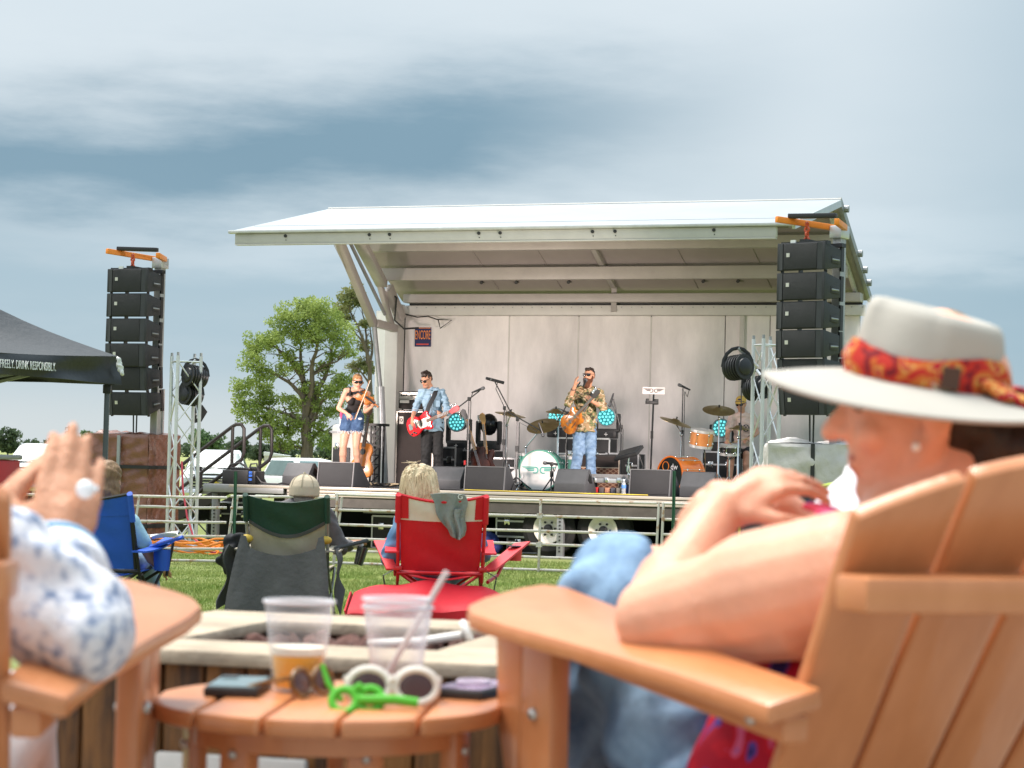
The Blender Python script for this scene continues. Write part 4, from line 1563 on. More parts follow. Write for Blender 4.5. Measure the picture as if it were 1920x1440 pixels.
# red drinks cooler under the tent
p = at(3, 850, 18.6)
t = thing('drinks_cooler', 'red cooler box with grey lid at the left edge', 'cooler', (p.x - .24, 18.6, gz(18.6)), R(-14))
hz = at(3, 862, 18.6).z - gz(18.6)
obj('tub', G().lohi((-.32, -.25, .42), (.32, .25, hz)), mat('cooler_red', (.50, .02, .02), .35), t, bevel=.02)
obj('lid', G().lohi((-.335, -.265, hz + .002), (.335, .265, hz + .045)), mat('lid_grey', (.35, .33, .32), .4, .3), t, bevel=.015)
for x in (-.28, .28):
    for y in (-.2, .2):
        obj('leg', G().lohi((x - .02, y - .02, 0), (x + .02, y + .02, .42)), STEEL, t)
em = obj('crest', G().lathe([(.0, 0), (.035, 0), (.035, .004), (.0, .004)], 12, Matrix.Translation((.22, -.252, hz - .16)) @ Matrix.Rotation(R(90), 4, 'X')), mat('crest_gold', (.55, .35, .12), .5), t)
# ================================================================== GEAR ON THE DECK
def wedge(label, px, t, w, h, yaw, kind):
    p = on_deck(px, t)
    root = thing('stage_monitor', label, 'monitor speaker', p, yaw, 'wedge monitors along the stage front')
    X = Matrix(((0, 0, 1, -w / 2), (1, 0, 0, 0), (0, 1, 0, 0), (0, 0, 0, 1)))
    if kind == 'A':
        prof = [(0, .0), (.05, h), (.20, h), (.50, .06), (.50, 0)]
        obj('cabinet', G().prism(prof, w, X), GREYCAB, root, bevel=.012)
        d = V((0, .05, h)).normalized()
        n = V((0, -d.z, d.y))
        a, b = V((0, .003, .02)), V((0, .047, h - .02))
        q = .02
        vs = []
        for s in (-w / 2 + q, w / 2 - q):
            e = V((s, 0, 0))
            vs += [a + e, b + e, b + n * .012 + e, a + n * .012 + e]
        obj('grille', G().add(vs, [(0, 1, 2, 3), (7, 6, 5, 4), (0, 4, 5, 1), (1, 5, 6, 2), (2, 6, 7, 3), (3, 7, 4, 0)]), GRILLE, root, bevel=.004)
        gg = G()
        for s in (-w / 2 + .006, w / 2 - .006):
            gg = G().beam((s, -.002, .0), (s, .044, h), .016, .024)
            obj('grille_edge', gg, mat('monitor_edge', (.13, .13, .135), .5), root)
        obj('grille_edge', G().beam((-w / 2, .043, h - .006), (w / 2, .043, h - .006), .02, .014), mat('monitor_edge', (.13, .13, .135), .5), root)
    else:
        prof = [(0, 0), (0, h * .42), (.13, h * .97), (.20, h), (.46, .08), (.46, 0)]
        obj('cabinet', G().prism(prof, w, X), mat('monitor_grey', (.062, .064, .068), .55, bump=.15, bscale=260), root, bevel=.012)
        pr = [(.12, h * .55), (.16, h * .8), (.24, h * .66), (.28, h * .42), (.2, h * .42)]
        obj('handle_recess', G().prism(pr, .012, Matrix(((0, 0, 1, w / 2 - .004), (1, 0, 0, 0), (0, 1, 0, 0), (0, 0, 0, 1)))), mat('recess_black', (.004, .004, .004), .8), root)
        obj('front_grille', G().beam((0, .21, h * .98), (0, .45, .1), w - .06, .012, up=(0, 0, 1)), GRILLE, root)
    return root


wedge('leftmost small dark monitor showing its angled back and side handle', 553, .45, .50, .36, R(-30), 'B')
wedge('black grille monitor in front of the violinist', 628, .3, .66, .385, R(-28), 'A')
wedge('angled grey monitor behind the blonde woman, before the bassist', 832, .5, .58, .36, R(-26), 'B')
wedge('scuffed black grille monitor between bassist and teal drum', 908, .3, .66, .375, R(-22), 'A')
wedge('angled grey monitor at the singer feet', 1068, .25, .50, .37, R(-24), 'B')
wedge('scuffed black grille monitor below the winged logo stand', 1218, .35, .64, .39, R(-24), 'A')
wedge('angled grey monitor in front of the orange drums', 1305, .35, .50, .375, R(-22), 'B')

# bass amplifier: head on tall cabinet
AMPB = mat('amp_tolex_black', (.022, .020, .019), .65, bump=.3, bscale=200)
AMPG = mat('amp_cloth_brown', (.030, .022, .020), .8, bump=.4, bscale=300)
AMPS = mat('amp_silver', (.45, .42, .38), .35, .5)
p = on_deck(776, 1.9)
cab = thing('bass_cabinet', 'tall black bass speaker cabinet behind the bassist', 'speaker cabinet', p, -TH)
obj('box', G().lohi((-.335, 0, .03), (.335, .40, 1.24)), AMPB, cab, bevel=.015)
obj('grille_cloth', G().lohi((-.30, -.008, .07), (.30, .004, 1.20)), AMPG, cab)
for x in (-.318, .318):
    obj('trim', G().lohi((x - .012, -.012, .05), (x + .012, .003, 1.22)), AMPS, cab)
for z in (.05, 1.22):
    obj('trim', G().lohi((-.33, -.012, z - .008), (.33, .003, z + .008)), AMPS, cab)
bg_ = obj('badge', G().lohi((-.27, -.018, 1.02), (-.20, -.009, 1.14)), mat('badge_cream', (.6, .55, .5), .5), cab)
obj('badge_swirl', G().torus((-.235, -.02, 1.085), .022, .006, Matrix.Rotation(R(90), 4, 'X'), 16, 5), AMPB, bg_)
ahd = thing('bass_amplifier', 'black and silver bass amplifier head on top of the tall cabinet', 'amplifier', p + V((0, 0, 1.26)), -TH)
obj('case', G().lohi((-.31, .02, .01), (.31, .36, .29)), AMPB, ahd, bevel=.012)
obj('control_panel', G().lohi((-.29, .008, .17), (.29, .02, .27)), AMPS, ahd)
for k in range(13):
    x = -.25 + k * .043
    if k in (3, 11):
        continue
    obj('knob', G().cyl((x, .008, .225), (x, -.014, .225), .014, 10), BLACK, ahd)
obj('name_plate', G().lohi((-.28, .008, .10), (-.12, .019, .145)), mat('badge_cream', (.6, .55, .5), .5), ahd)
obj('lower_grille', G().lohi((-.29, .012, .03), (.29, .0195, .09)), AMPG, ahd)
obj('trim', G().lohi((-.30, .006, .155), (.30, .0195, .164)), AMPS, ahd)

# small vocal amp with diamond cloth by the singer
DIAM = None
def diamond_mat():
    m = bpy.data.materials.new('diamond_grille')
    m.use_nodes = True
    t = m.node_tree
    b = t.nodes['Principled BSDF']
    b.inputs['Roughness'].default_value = .8
    c = t.nodes.new('ShaderNodeTexCoord')
    outs = []
    for a in (1, -1):
        mp = t.nodes.new('ShaderNodeMapping')
        mp.inputs['Rotation'].default_value = (0, R(58) * a, 0)
        t.links.new(c.outputs['Object'], mp.inputs[0])
        w = t.nodes.new('ShaderNodeTexWave')
        w.bands_direction = 'X'
        w.inputs['Scale'].default_value = 6.0
        t.links.new(mp.outputs[0], w.inputs['Vector'])
        outs.append(w.outputs['Fac'])
    mx = t.nodes.new('ShaderNodeMath')
    mx.operation = 'MAXIMUM'
    t.links.new(outs[0], mx.inputs[0])
    t.links.new(outs[1], mx.inputs[1])
    rp = t.nodes.new('ShaderNodeValToRGB')
    e = rp.color_ramp.elements
    e[0].position, e[0].color = .80, (.14, .05, .03, 1)
    e[1].position, e[1].color = .97, (.42, .25, .16, 1)
    t.links.new(mx.outputs[0], rp.inputs[0])
    t.links.new(rp.outputs[0], b.inputs['Base Color'])
    return m


p = on_deck(1122, 2.2)
am = thing('guitar_amplifier', 'black guitar amplifier with brown diamond grille behind the singer', 'amplifier', p, -TH)
obj('case', G().lohi((-.36, 0, .02), (.36, .28, .60)), AMPB, am, bevel=.02)
obj('upper_cloth', G().lohi((-.33, -.008, .40), (.33, .002, .57)), AMPG, am)
obj('diamond_cloth', G().lohi((-.33, -.008, .05), (.33, .002, .385)), diamond_mat(), am)
obj('trim', G().lohi((-.335, -.014, .386), (.335, .0, .398)), mat('amp_trim_cream', (.55, .45, .35), .5), am)
obj('trim', G().lohi((.33, -.012, .04), (.345, .0, .58)), mat('amp_trim_cream', (.55, .45, .35), .5), am)
obj('handle', G().tube([(-.12, .14, .6), (-.1, .14, .64), (.1, .14, .64), (.12, .14, .6)], .012, 6), BLACK, am)
p = on_deck(1185, 2.6)
flight_case('tall black case standing between guitar amplifier and pad stand', 0, 0, 0, .55, .4, .62, world=on_deck(1172, 3.0))
flight_case('black case top behind the singer under the teal light', 0, 0, 0, .9, .45, .86, world=on_deck(1100, 3.6))
flight_case('long black case carrying the moving lights behind the bassist', 0, 0, 0, 1.25, .5, .62, world=on_deck(868, 3.4))
flight_case('black case right of the guitar stand', 0, 0, 0, .52, .4, .50, world=on_deck(945, 3.0))
flight_case('black case at the foot of the moving light behind the bassist', 0, 0, 0, .40, .4, .66, world=on_deck(840, 3.0))

# pedal board case with silver edges
p = on_deck(1141, .75)
pb = thing('pedal_case', 'silver edged pedal case beside the singer feet', 'pedal case', p, -TH)
obj('tray', G().lohi((-.27, -.1, .17), (.27, .2, .24)), ALU, pb, bevel=.006)
obj('lid_lining', G().lohi((-.25, -.11, .245), (.25, .2, .30)), mat('case_grey', (.2, .2, .2), .5), pb)
for x in (-.2, .0, .2):
    obj('latch', G().lohi((x - .03, -.125, .17), (x + .03, -.1, .25)), CHROME, pb, bevel=.004)
for x in (-.24, .24):
    obj('leg', G().lohi((x - .02, -.06, 0), (x + .02, .16, .17)), BLACK, pb)
for k, c in enumerate(((.5, .03, .03), (.12, .10, .1), (.5, .25, .15), (.1, .1, .12), (.35, .3, .25))):
    obj('effects_pedal', G().lohi((-.22 + k * .09, -.05, .02), (-.15 + k * .09, .1, .10)), mat(f'pedal_{k}', c, .4), pb, bevel=.006)

# water bottle
p = on_deck(1170, .42)
bo = thing('water_bottle', 'clear plastic water bottle with blue label on the deck edge', 'bottle', p)
obj('bottle', G().lathe([(.0, 0), (.032, .0), (.034, .02), (.031, .07), (.034, .10), (.034, .15), (.028, .18), (.014, .20), (.013, .215)], 16),
    mat('clear_plastic', (.85, .9, .92), .08, trans=.7, var=0), bo)
obj('label', G().lathe([(.0345, .10), (.0352, .105), (.0352, .145), (.0345, .15)], 16, close=False), mat('label_blue', (.1, .25, .6), .5), bo)
obj('cap', G().cyl((0, 0, .212), (0, 0, .232), .015, 12), WHITEP, bo)


# stands with microphones
def microphone(g_root, tip, d, kind='vocal', k=1.0):
    d = V(d).normalized()
    tip = V(tip)
    if kind == 'vocal':
        b = obj('mic_body', G().tube([tip - d * .19 * k, tip - d * .05 * k], [.010 * k, .018 * k], 10), BLACKM, g_root)
        obj('mic_grille', G().cap(tip - d * .035 * k, tip - d * .015 * k, .022 * k, .025 * k, 12), mat('mic_grille', (.18, .18, .19), .4, .7, bump=.6, bscale=500), g_root)
    else:
        obj('mic_body', G().tube([tip - d * .23 * k, tip - d * .05 * k, tip], [.019 * k, .019 * k, .017 * k], 10), BLACKM, g_root)
        obj('mic_ring', G().tube([tip - d * .065 * k, tip - d * .058 * k], .021 * k, 10), STEEL, g_root)


def stand(label, base, pts, mic=None, rad=.014, tri=.28, cat='microphone stand', name='microphone_stand', kind='vocal', cable=True, mk=1.15):
    """pts: world points from boom end ... ; base: world foot point"""
    root = thing(name, label, cat, base, random.uniform(-.3, .3))
    MI = root_matrix(root).inverted()
    L = [MI @ V(q) for q in pts]
    top = L[0]
    obj('pole', G().tube([(0, 0, .12), (0, 0, top.z * .6), (0, 0, top.z * .6 + .01), (0, 0, top.z)] if abs(top.x) + abs(top.y) < .02 else
                         [(0, 0, .12), (top.x * .5, top.y * .5, top.z * .5), top], [rad, rad, rad * .8, rad * .8] if abs(top.x) + abs(top.y) < .02 else [rad, rad, rad * .8], 8), BLACKM, root)
    for a in (.4, 2.5, 4.6):
        obj('leg', G().tube([(0, 0, .22), (tri * math.cos(a), tri * math.sin(a), .012)], rad * .75, 6), BLACKM, root)
    obj('clutch', G().cyl((0, 0, top.z * .55), (0, 0, top.z * .55 + .09), rad * 1.7, 8), BLACK, root)
    if len(L) > 1:
        obj('boom', G().tube(L[1:], rad * .7, 8), BLACKM, root)
        obj('boom_clamp', G().box(top, (.05, .05, .06)), BLACK, root, bevel=.008)
    if mic:
        tip, d = mic
        Q = MI.to_3x3()
        microphone(root, MI @ V(tip), Q @ V(d), kind, mk)
        if cable:
            e = MI @ (V(tip) - V(d).normalized() * .2)
            obj('cable', G().tube([e, e + V((-.03, 0, -.12)), top + V((.03, .02, -.05)), V((top.x * .3 + .03, .02, top.z * .5)), V((.05, .05, .02))], .006, 5), BLACK, root)
    return root


def P(px, py, t):
    s, z = st(px, py, t)
    return S(s, t, z)


b = on_deck(876, .95)
top = P(876, 748, .95); top = V((b.x, b.y, top.z))
stand('boom microphone stand beside the bassist, mic pointing up right', b, [top, P(845, 775, .95), P(899, 733, .95)], (P(908, 727, .95), (.85, -.25, .35)))
b = on_deck(943, 1.5)
top = V((b.x, b.y, P(947, 765, 1.5).z))
stand('tall boom stand with condenser mic over the teal drum kit', b, [top, P(957, 772, 1.5), P(927, 714, 1.5)], (P(911, 709, 1.5), (-.95, -.2, .22)), kind='cond', mk=1.3)
b = on_deck(968, .8)
top = V((b.x, b.y, P(968, 786, .8).z))
stand('short boom stand leaning over the teal drum cymbals', b, [top, P(952, 772, .8), P(1015, 808, .8)], (P(1019, 818, .8), (.35, 0, -.9)))
b = on_deck(1061, 1.0)
stand('microphone stand the singer holds, boom slanting down left', b, [V((b.x, b.y, P(1062, 775, 1.0).z)), P(1045, 790, 1.0), P(1088, 716, 1.0)], None)
b = on_deck(1163, 2.2)
stand('boom stand right of the singer with mic pointing down', b, [V((b.x, b.y, P(1160, 800, 2.2).z)), P(1166, 815, 2.2), P(1150, 748, 2.2)], (P(1143, 762, 2.2), (-.25, -.1, -.9)))
b = on_deck(1277, 3.2)
stand('straight stand with microphone behind the orange cymbal', b, [V((b.x, b.y, P(1280, 728, 3.2).z))], (P(1272, 721, 3.2), (-.85, -.2, .35)))
b = on_deck(1034, .55)
stand('small low stand with mic before the teal bass drum', b, [V((b.x, b.y, P(1034, 870, .55).z)), P(1046, 872, .55), P(1024, 868, .55)], (P(1019, 868, .55), (-1, 0, 0.05)), tri=.16)

# winged logo card on its stand
b = on_deck(1219, 2.4)
ls = thing('logo_stand', 'black stand with small white winged logo card', 'stand', b, 0)
zt = P(1222, 738, 2.4).z - DECK
obj('pole', G().tube([(0, 0, .05), (0.03, 0, zt)], .015, 8), BLACKM, ls)
obj('base', G().lathe([(.0, 0), (.15, 0), (.15, .02), (.03, .04), (.0, .04)], 20), BLACKM, ls)
obj('mount', G().box((.0, -.02, zt - .14), (.20, .06, .05)).box((-.07, -.03, zt - .12), (.05, .07, .08)).box((.07, -.02, zt - .13), (.07, .05, .09)), BLACK, ls, bevel=.008)
obj('clutch', G().cyl((0.015, 0, zt * .55), (.015, 0, zt * .55 + .12), .022, 8), BLACK, ls)
card = obj('card', G().lohi((-.15, -.05, zt - .01), (.20, -.035, zt + .10)), mat('card_pink_white', (.78, .70, .68), .5), ls)


def winged_logo(parent, M, m, k):
    for sx_ in (-1, 1):
        g = G()
        n = 12
        # letter bowl
        A, B = [], []
        for i in range(n + 1):
            a = -math.pi / 2 + math.pi * i / n
            A.append((.10 + .42 * math.cos(a), .5 * math.sin(a)))
            B.append((.10 + .26 * math.cos(a), .34 * math.sin(a)))
        poly = A + B[::-1]
        F_ = Matrix.Diagonal((sx_ * 1, 1, 1, 1))
        off = Matrix.Translation((sx_ * -.62, 0, 0))
        K = M @ off @ Matrix.Diagonal((1, 1, 1, 1))
        if sx_ < 0:
            poly = [(-x, y) for x, y in poly][::-1]
        for i in range(n):
            q = [A[i], A[i + 1], B[i + 1], B[i]]
            q = [(sx_ * x, y) for x, y in q]
            g.prism(q if sx_ > 0 else q[::-1], .006 / k, K)
        for x0, x1, y in ((-2.0, .12, .42), (-1.55, .12, .18), (-1.2, .12, -.05)):
            q = [(x0, y + .08), (x1 - (.25 if y < .3 else 0), y + .08), (x1 - (.25 if y < .3 else 0), y - .08), (x0 + .3, y - .08)]
            q = [(sx_ * x, yy) for x, yy in q]
            g.prism(q if sx_ < 0 else q[::-1], .006 / k, K)
        q = [(-.35, -.34), (.12, -.34), (.12, -.5), (-.2, -.5)]
        q = [(sx_ * x, yy) for x, yy in q]
        g.prism(q, .006 / k, K)
        # D on the left turns its bowl right, mirrored on the right
        obj('winged_letter', g, m, parent)


winged_logo(card, frame((1, 0, 0), (0, 0, 1), o=(.025, -.052, zt + .045)) @ Matrix.Diagonal((.065, .065, .065, 1)), mat('logo_black', (.02, .02, .02), .5), .065)


# moving head lights
TEAL = mat('led_teal', (.05, .5, .5), .4, var=0, emit=(.22, .80, .82), emits=.62)
TEALD = mat('led_face', (.01, .13, .15), .3, var=0, emit=(.02, .22, .25), emits=.30)


def moving_head(label, px, py, t, base_z, yaw, lit=True, k=1.0):
    c = P(px, py, t)
    root = thing('moving_light', label, 'stage light', V((c.x, c.y, base_z)), yaw, 'moving head lights behind the band')
    h = c.z - base_z
    b_ = obj('base', G().lohi((-.17, -.14, 0), (.17, .16, .13)), BLACK, root, bevel=.02)
    obj('base_panel', G().lohi((-.12, -.146, .03), (.12, -.138, .10)), BLACKM, b_)
    for a in (0, 1.57, .785, 2.356):
        pass
    obj('star_mark', G().beam((-.03, -.149, .065), (.03, -.149, .065), .004, .008).beam((0, -.149, .035), (0, -.149, .095), .004, .008, up=(1, 0, 0)), WHITEP, b_)
    for sx_ in (-1, 1):
        obj('yoke_arm', G().lohi((sx_ * .185 - .03, -.07, .12), (sx_ * .185 + .03, .07, h + .06)), BLACK, root, bevel=.02)
    obj('yoke_bridge', G().lohi((-.21, -.07, .10), (.21, .07, .16)), BLACK, root, bevel=.02)
    hd = G()
    if lit:
        obj('head', G().lathe([(.02, .17), (.10, .15), (.14, .05), (.155, -.08), (.16, -.12), (.15, -.135)], 24, Matrix.Translation((0, 0, h)) @ Matrix.Rotation(R(-90), 4, 'X') @ Matrix.Rotation(0, 4, 'Z')), BLACK, root)
        f_ = obj('led_face', G().cyl((0, -.136, h), (0, -.146, h), .145, 24), TEALD, root)
        pts = [(0, 0)] + [(.058 * math.cos(a), .058 * math.sin(a)) for a in np.linspace(0, 2 * math.pi, 7)[:-1]] + \
              [(.112 * math.cos(a), .112 * math.sin(a)) for a in np.linspace(.1, 2 * math.pi + .1, 13)[:-1]]
        for x, z in pts:
            obj('led_lens', G().cyl((x, -.1465, h + z), (x, -.152, h + z), .021, 10), TEAL, f_)
        obj('bezel', G().torus((0, -.14, h), .152, .012, Matrix.Rotation(R(90), 4, 'X'), 28, 6), mat('bezel_grey', (.3, .34, .35), .4, .4), root)
    else:
        obj('head', G().ell((0, 0, h), (.15, .17, .185)), mat('gloss_black', (.012, .012, .014), .15), root)
        obj('head_band', G().torus((0, 0, h), .16, .012, Matrix.Rotation(R(90), 4, 'Y'), 24, 6), BLACKM, root)
    return root


moving_head('teal lit moving light right beside the bassist', 861, 792, 3.4, DECK + .63, R(-16))
moving_head('unlit glossy black moving light behind the guitar heads', 917, 796, 3.4, DECK + .63, R(-16), False)
moving_head('teal light half hidden behind the singer guitar', 1050, 783, 3.6, DECK + .87, R(-30))
moving_head('teal lit moving light at the singer right side', 1139, 782, 3.6, DECK + .87, R(-10))
moving_head('teal lit moving light behind the orange drum cymbal stand', 1355, 803, 4.6, DECK + .70, R(-14))
flight_case('black case under the teal light behind the orange drums', 0, 0, 0, .6, .45, .69, world=on_deck(1355, 4.6))

# black lattice bar-stand and white box behind the violinist
p = on_deck(700, 2.0)
t = thing('lattice_stand', 'short black lattice stand with flat top behind the violinist', 'stand', p, -TH)
hz = .98
for x in (-.06, .10):
    for y in (0, .16):
        obj('post', G().lohi((x - .014, y - .014, 0), (x + .014, y + .014, hz)), BLACK, t)
for k in range(6):
    z = .04 + k * .155
    obj('brace', G().beam((-.06, -.0, z), (.10, .0, z + (.15 if k % 2 == 0 else .15)), .02, .02), BLACK, t)
    obj('rung', G().beam((-.06, .0, z), (.10, .0, z), .02, .02), BLACK, t)
obj('top_plate', G().lohi((-.42, -.08, hz), (.16, .25, hz + .04)), BLACK, t)
obj('base_plate', G().lohi((-.3, -.1, 0), (.3, .3, .03)), BLACK, t)
obj('strut', G().beam((-.38, .05, hz), (-.06, .05, hz - .35), .025, .025), BLACK, t)
p = on_deck(640, 2.4)
t = thing('white_case', 'white case with rounded corners and a silver latch behind the violinist', 'case', p, -TH)
obj('shell', G().lohi((-.20, 0, .0), (.55, .4, 1.0)), mat('case_cream', (.60, .59, .55), .45), t, bevel=.05, seg=3)
obj('front_frame', G().lohi((-.16, -.02, .1), (.15, -.001, .62)), BLACK, t, bevel=.02)
obj('latch', G().lohi((-.12, -.035, .58), (-.06, -.002, .70)), CHROME, t, bevel=.008)
obj('edge', G().lohi((-.21, -.014, .86), (.56, .003, .89)), STEEL, t)
t = thing('cable_heap', 'heap of pale cables on the deck by the white ram', 'cable', on_deck(722, 1.7))
for k in range(5):
    pts = [V((.22 * math.cos(a + k) + random.gauss(0, .02), .12 * math.sin(a * 2 + k), .02 + .035 * abs(math.sin(a * 1.5 + k)))) for a in np.linspace(0, 5, 16)]
    obj('cable_loop', G().tube(pts, .010, 5), mat('cable_tan', (.45, .36, .22), .6) if k % 2 else BLACK, t)
t = thing('yellow_cable', 'thin yellow cable lying along the deck edge', 'cable', on_deck(985, .15))
obj('cable', G().tube([V((x, .04 * math.sin(x * 5) + .03 * math.sin(x * 13), .012)) @ Matrix.Rotation(TH, 3, 'Z') if False else Matrix.Rotation(-TH, 3, 'Z') @ V((x, .06 * math.sin(x * 5) + .03 * math.sin(x * 11), .012)) for x in np.linspace(-1.0, 1.9, 40)], .009, 5),
    mat('cable_yellow', (.55, .42, .05), .5), t)
t = thing('black_cable', 'black cables snaking between the monitors', 'cable', on_deck(985, .5))
for k in range(5):
    obj('cable_run', G().tube([Matrix.Rotation(-TH, 3, 'Z') @ V((x, .15 * math.sin(x * (2 + k) + k) + .12 * k, .012 + .004 * k)) for x in np.linspace(-2.2 + k * .5, 1.6 + k * .3, 40)], .009, 5), BLACK, t)


# ------------------------------------------------------------------ instruments
def body_outline(kind):
    if kind == 'offset':
        pts = [(.02, .055), (-.03, .10), (-.02, .16), (-.08, .165), (-.16, .115), (-.24, .12), (-.33, .165), (-.43, .15), (-.485, .08), (-.49, -.02), (-.46, -.11),
               (-.39, -.165), (-.30, -.155), (-.22, -.105), (-.15, -.10), (-.08, -.14), (-.01, -.15), (.015, -.11), (-.015, -.06), (.02, -.05)]
    elif kind == 'semi':
        pts = [(.0, .05), (-.05, .09), (-.03, .15), (-.10, .18), (-.18, .14), (-.24, .13), (-.32, .18), (-.42, .18), (-.49, .11), (-.51, 0), (-.49, -.11), (-.42, -.18),
               (-.32, -.18), (-.24, -.13), (-.18, -.14), (-.10, -.18), (-.03, -.15), (-.05, -.09), (.0, -.05)]
    elif kind == 'acoustic':
        pts = [(.0, .07), (-.03, .12), (-.10, .145), (-.17, .125), (-.23, .115), (-.30, .16), (-.40, .195), (-.48, .16), (-.505, .07), (-.505, -.07), (-.48, -.16), (-.40, -.195),
               (-.30, -.16), (-.23, -.115), (-.17, -.125), (-.10, -.145), (-.03, -.12), (.0, -.07)]
    else:  # violin
        pts = [(.0, .03), (-.02, .075), (-.06, .083), (-.10, .065), (-.135, .048), (-.18, .052), (-.21, .075), (-.26, .10), (-.31, .10), (-.345, .06), (-.355, 0),
               (-.345, -.06), (-.31, -.10), (-.26, -.10), (-.21, -.075), (-.18, -.052), (-.135, -.048), (-.10, -.065), (-.06, -.083), (-.02, -.075), (.0, -.03)]
    # Chaikin smoothing
    for _ in range(2):
        q = []
        n = len(pts)
        for i in range(n):
            a, b = pts[i], pts[(i + 1) % n]
            q += [(a[0] * .75 + b[0] * .25, a[1] * .75 + b[1] * .25), (a[0] * .25 + b[0] * .75, a[1] * .25 + b[1] * .75)]
        pts = q
    return pts


def guitar(name, label, M, kind, mb, mf, neck_len=.62, depth=.045, plate=None, k=1.0, group=None, head='side', heads_m=None, nstr=4):
    """M: x = neck direction, z = out of the face; origin at the neck joint"""
    root = thing(name, label, name.split('_')[-1], M.translation, 0, group)
    N = M.to_3x3().to_4x4() @ Matrix.Diagonal((k, k, k, 1))
    out = body_outline(kind)
    obj('body', G().prism(out, depth, N @ Matrix.Translation((0, 0, -depth))), mb, root, bevel=.006)
    if plate:
        pl, pm = plate
        obj('scratch_plate', G().prism(pl, .004, N @ Matrix.Translation((0, 0, .001))), pm, root)
    nk = obj('neck', G().add([(-.06, -.028, .012), (neck_len, -.021, .012), (neck_len, .021, .012), (-.06, .028, .012),
                              (-.06, -.028, -.012), (neck_len, -.021, -.012), (neck_len, .021, -.012), (-.06, .028, -.012)],
                             [(0, 1, 2, 3), (7, 6, 5, 4), (0, 4, 5, 1), (1, 5, 6, 2), (2, 6, 7, 3), (3, 7, 4, 0)], N), mf, root)
    for q in range(9):
        x = neck_len * (1 - .5 ** ((q + 1) / 7)) * 1.0
        x = neck_len - x * 1.0
        obj('fret', G().lohi((x - .004, -.024, .012), (x + .004, .024, .0145), N), STEEL, nk)
    hp = [(neck_len, -.022), (neck_len + .05, -.045), (neck_len + .17, -.035), (neck_len + .20, .0), (neck_len + .18, .045), (neck_len + .12, .06), (neck_len + .05, .035), (neck_len, .022)]
    obj('headstock', G().prism(hp, .018, N @ Matrix.Translation((0, 0, -.012))), heads_m or mf, root)
    for q in range(nstr):
        x = neck_len + .05 + q * .13 / nstr
        obj('tuner', G().tube([N @ V((x, .05, -.004)), N @ V((x, .085, -.004))], .009, 6).ell(N @ V((x, .088, -.004)), .014 * k), CHROME, root)
    for q in range(nstr):
        y = -.014 + .028 * q / (nstr - 1)
        obj('string', G().tube([N @ V((-.36, y * 1.6, .02)), N @ V((neck_len, y, .016))], .0016, 4), STEEL, root)
    return root, N


RED = mat('guitar_red', (.72, .015, .025), .2, var=.02, spec=.6)
FRET = mat('fretboard_brown', (.16, .075, .04), .5, var=.2, vscale=20)
MAPLE = mat('maple_neck', (.60, .33, .12), .4, var=.15, vscale=12)
PLATE = mat('plate_cream', (.75, .72, .66), .4)
AMBER = mat('guitar_amber', (.55, .18, .02), .18, col2=(.16, .035, .01), thr=(.45, .7), vscale=5, spec=.6)
SUNB = mat('sunburst', (.10, .025, .015), .2, col2=(.02, .008, .006), thr=(.4, .6), vscale=3)

# red bass across the bassist
a, b = P(795, 792, .98), P(852, 769, .80)
x = (b - a).normalized()
jb = P(806, 787, .94)
M = frame(x, V((0, .18, 1)).cross(x).cross(x) * -1, o=jb)
zax = x.cross(V((0, 0, 1))).normalized()          # points towards the crowd
if zax.y > 0:
    zax = -zax
yax = zax.cross(x)
M = Matrix(((x.x, yax.x, zax.x, jb.x), (x.y, yax.y, zax.y, jb.y), (x.z, yax.z, zax.z, jb.z), (0, 0, 0, 1)))
BASS_M = M
root, N = guitar('bass_guitar', 'bright red bass guitar with cream plate held by the man in denim', M, 'offset', RED, FRET, .42, plate=(
    [(-.02, -.03), (-.02, .05), (-.12, .06), (-.2, .045), (-.30, .10), (-.34, .06), (-.26, -.02), (-.22, -.08), (-.10, -.085)], PLATE), k=.98, heads_m=RED)
for y in (-.012,):
    obj('pickup', G().lohi((-.19, -.05, .005), (-.165, .05, .016), N), BLACK, root)
    obj('pickup', G().lohi((-.30, -.05, .005), (-.275, .05, .016), N), BLACK, root)
obj('bridge', G().lohi((-.43, -.05, .003), (-.36, .05, .018), N), CHROME, root)
for x_, y_ in ((-.36, -.10), (-.32, -.125), (-.41, -.115)):
    obj('knob', G().cyl(N @ V((x_, y_, .003)), N @ V((x_, y_, .022)), .016, 10), BLACK, root)

# semi-hollow amber guitar across the singer
a, b = P(1078, 782, .66), P(1108, 750, .50)
x = (b - a).normalized()
jb = P(1086, 773, .62)
zax = V((-.32, -.92, .15))
zax = (zax - x * zax.dot(x)).normalized()
yax = zax.cross(x)
M = Matrix(((x.x, yax.x, zax.x, jb.x), (x.y, yax.y, zax.y, jb.y), (x.z, yax.z, zax.z, jb.z), (0, 0, 0, 1)))
root, N = guitar('electric_guitar', 'glossy amber hollow guitar held by the bearded singer', M, 'semi', AMBER, FRET, .42, k=.86, depth=.05, heads_m=BLACKM, nstr=6)
for y_ in (.10, -.10):
    obj('sound_hole', G().prism([(-.33, y_ - .008), (-.18, y_ + .012), (-.17, y_ + .022), (-.32, y_ + .008)], .003, N @ Matrix.Translation((0, 0, .001))), BLACK, root)
for x_ in (-.12, -.27):
    obj('pickup', G().lohi((x_ - .02, -.035, .002), (x_ + .02, .035, .016), N), CHROME, root)
obj('bridge', G().lohi((-.36, -.04, .002), (-.34, .04, .02), N), CHROME, root)
obj('tailpiece', G().lohi((-.50, -.025, .002), (-.42, .025, .014), N), CHROME, root)

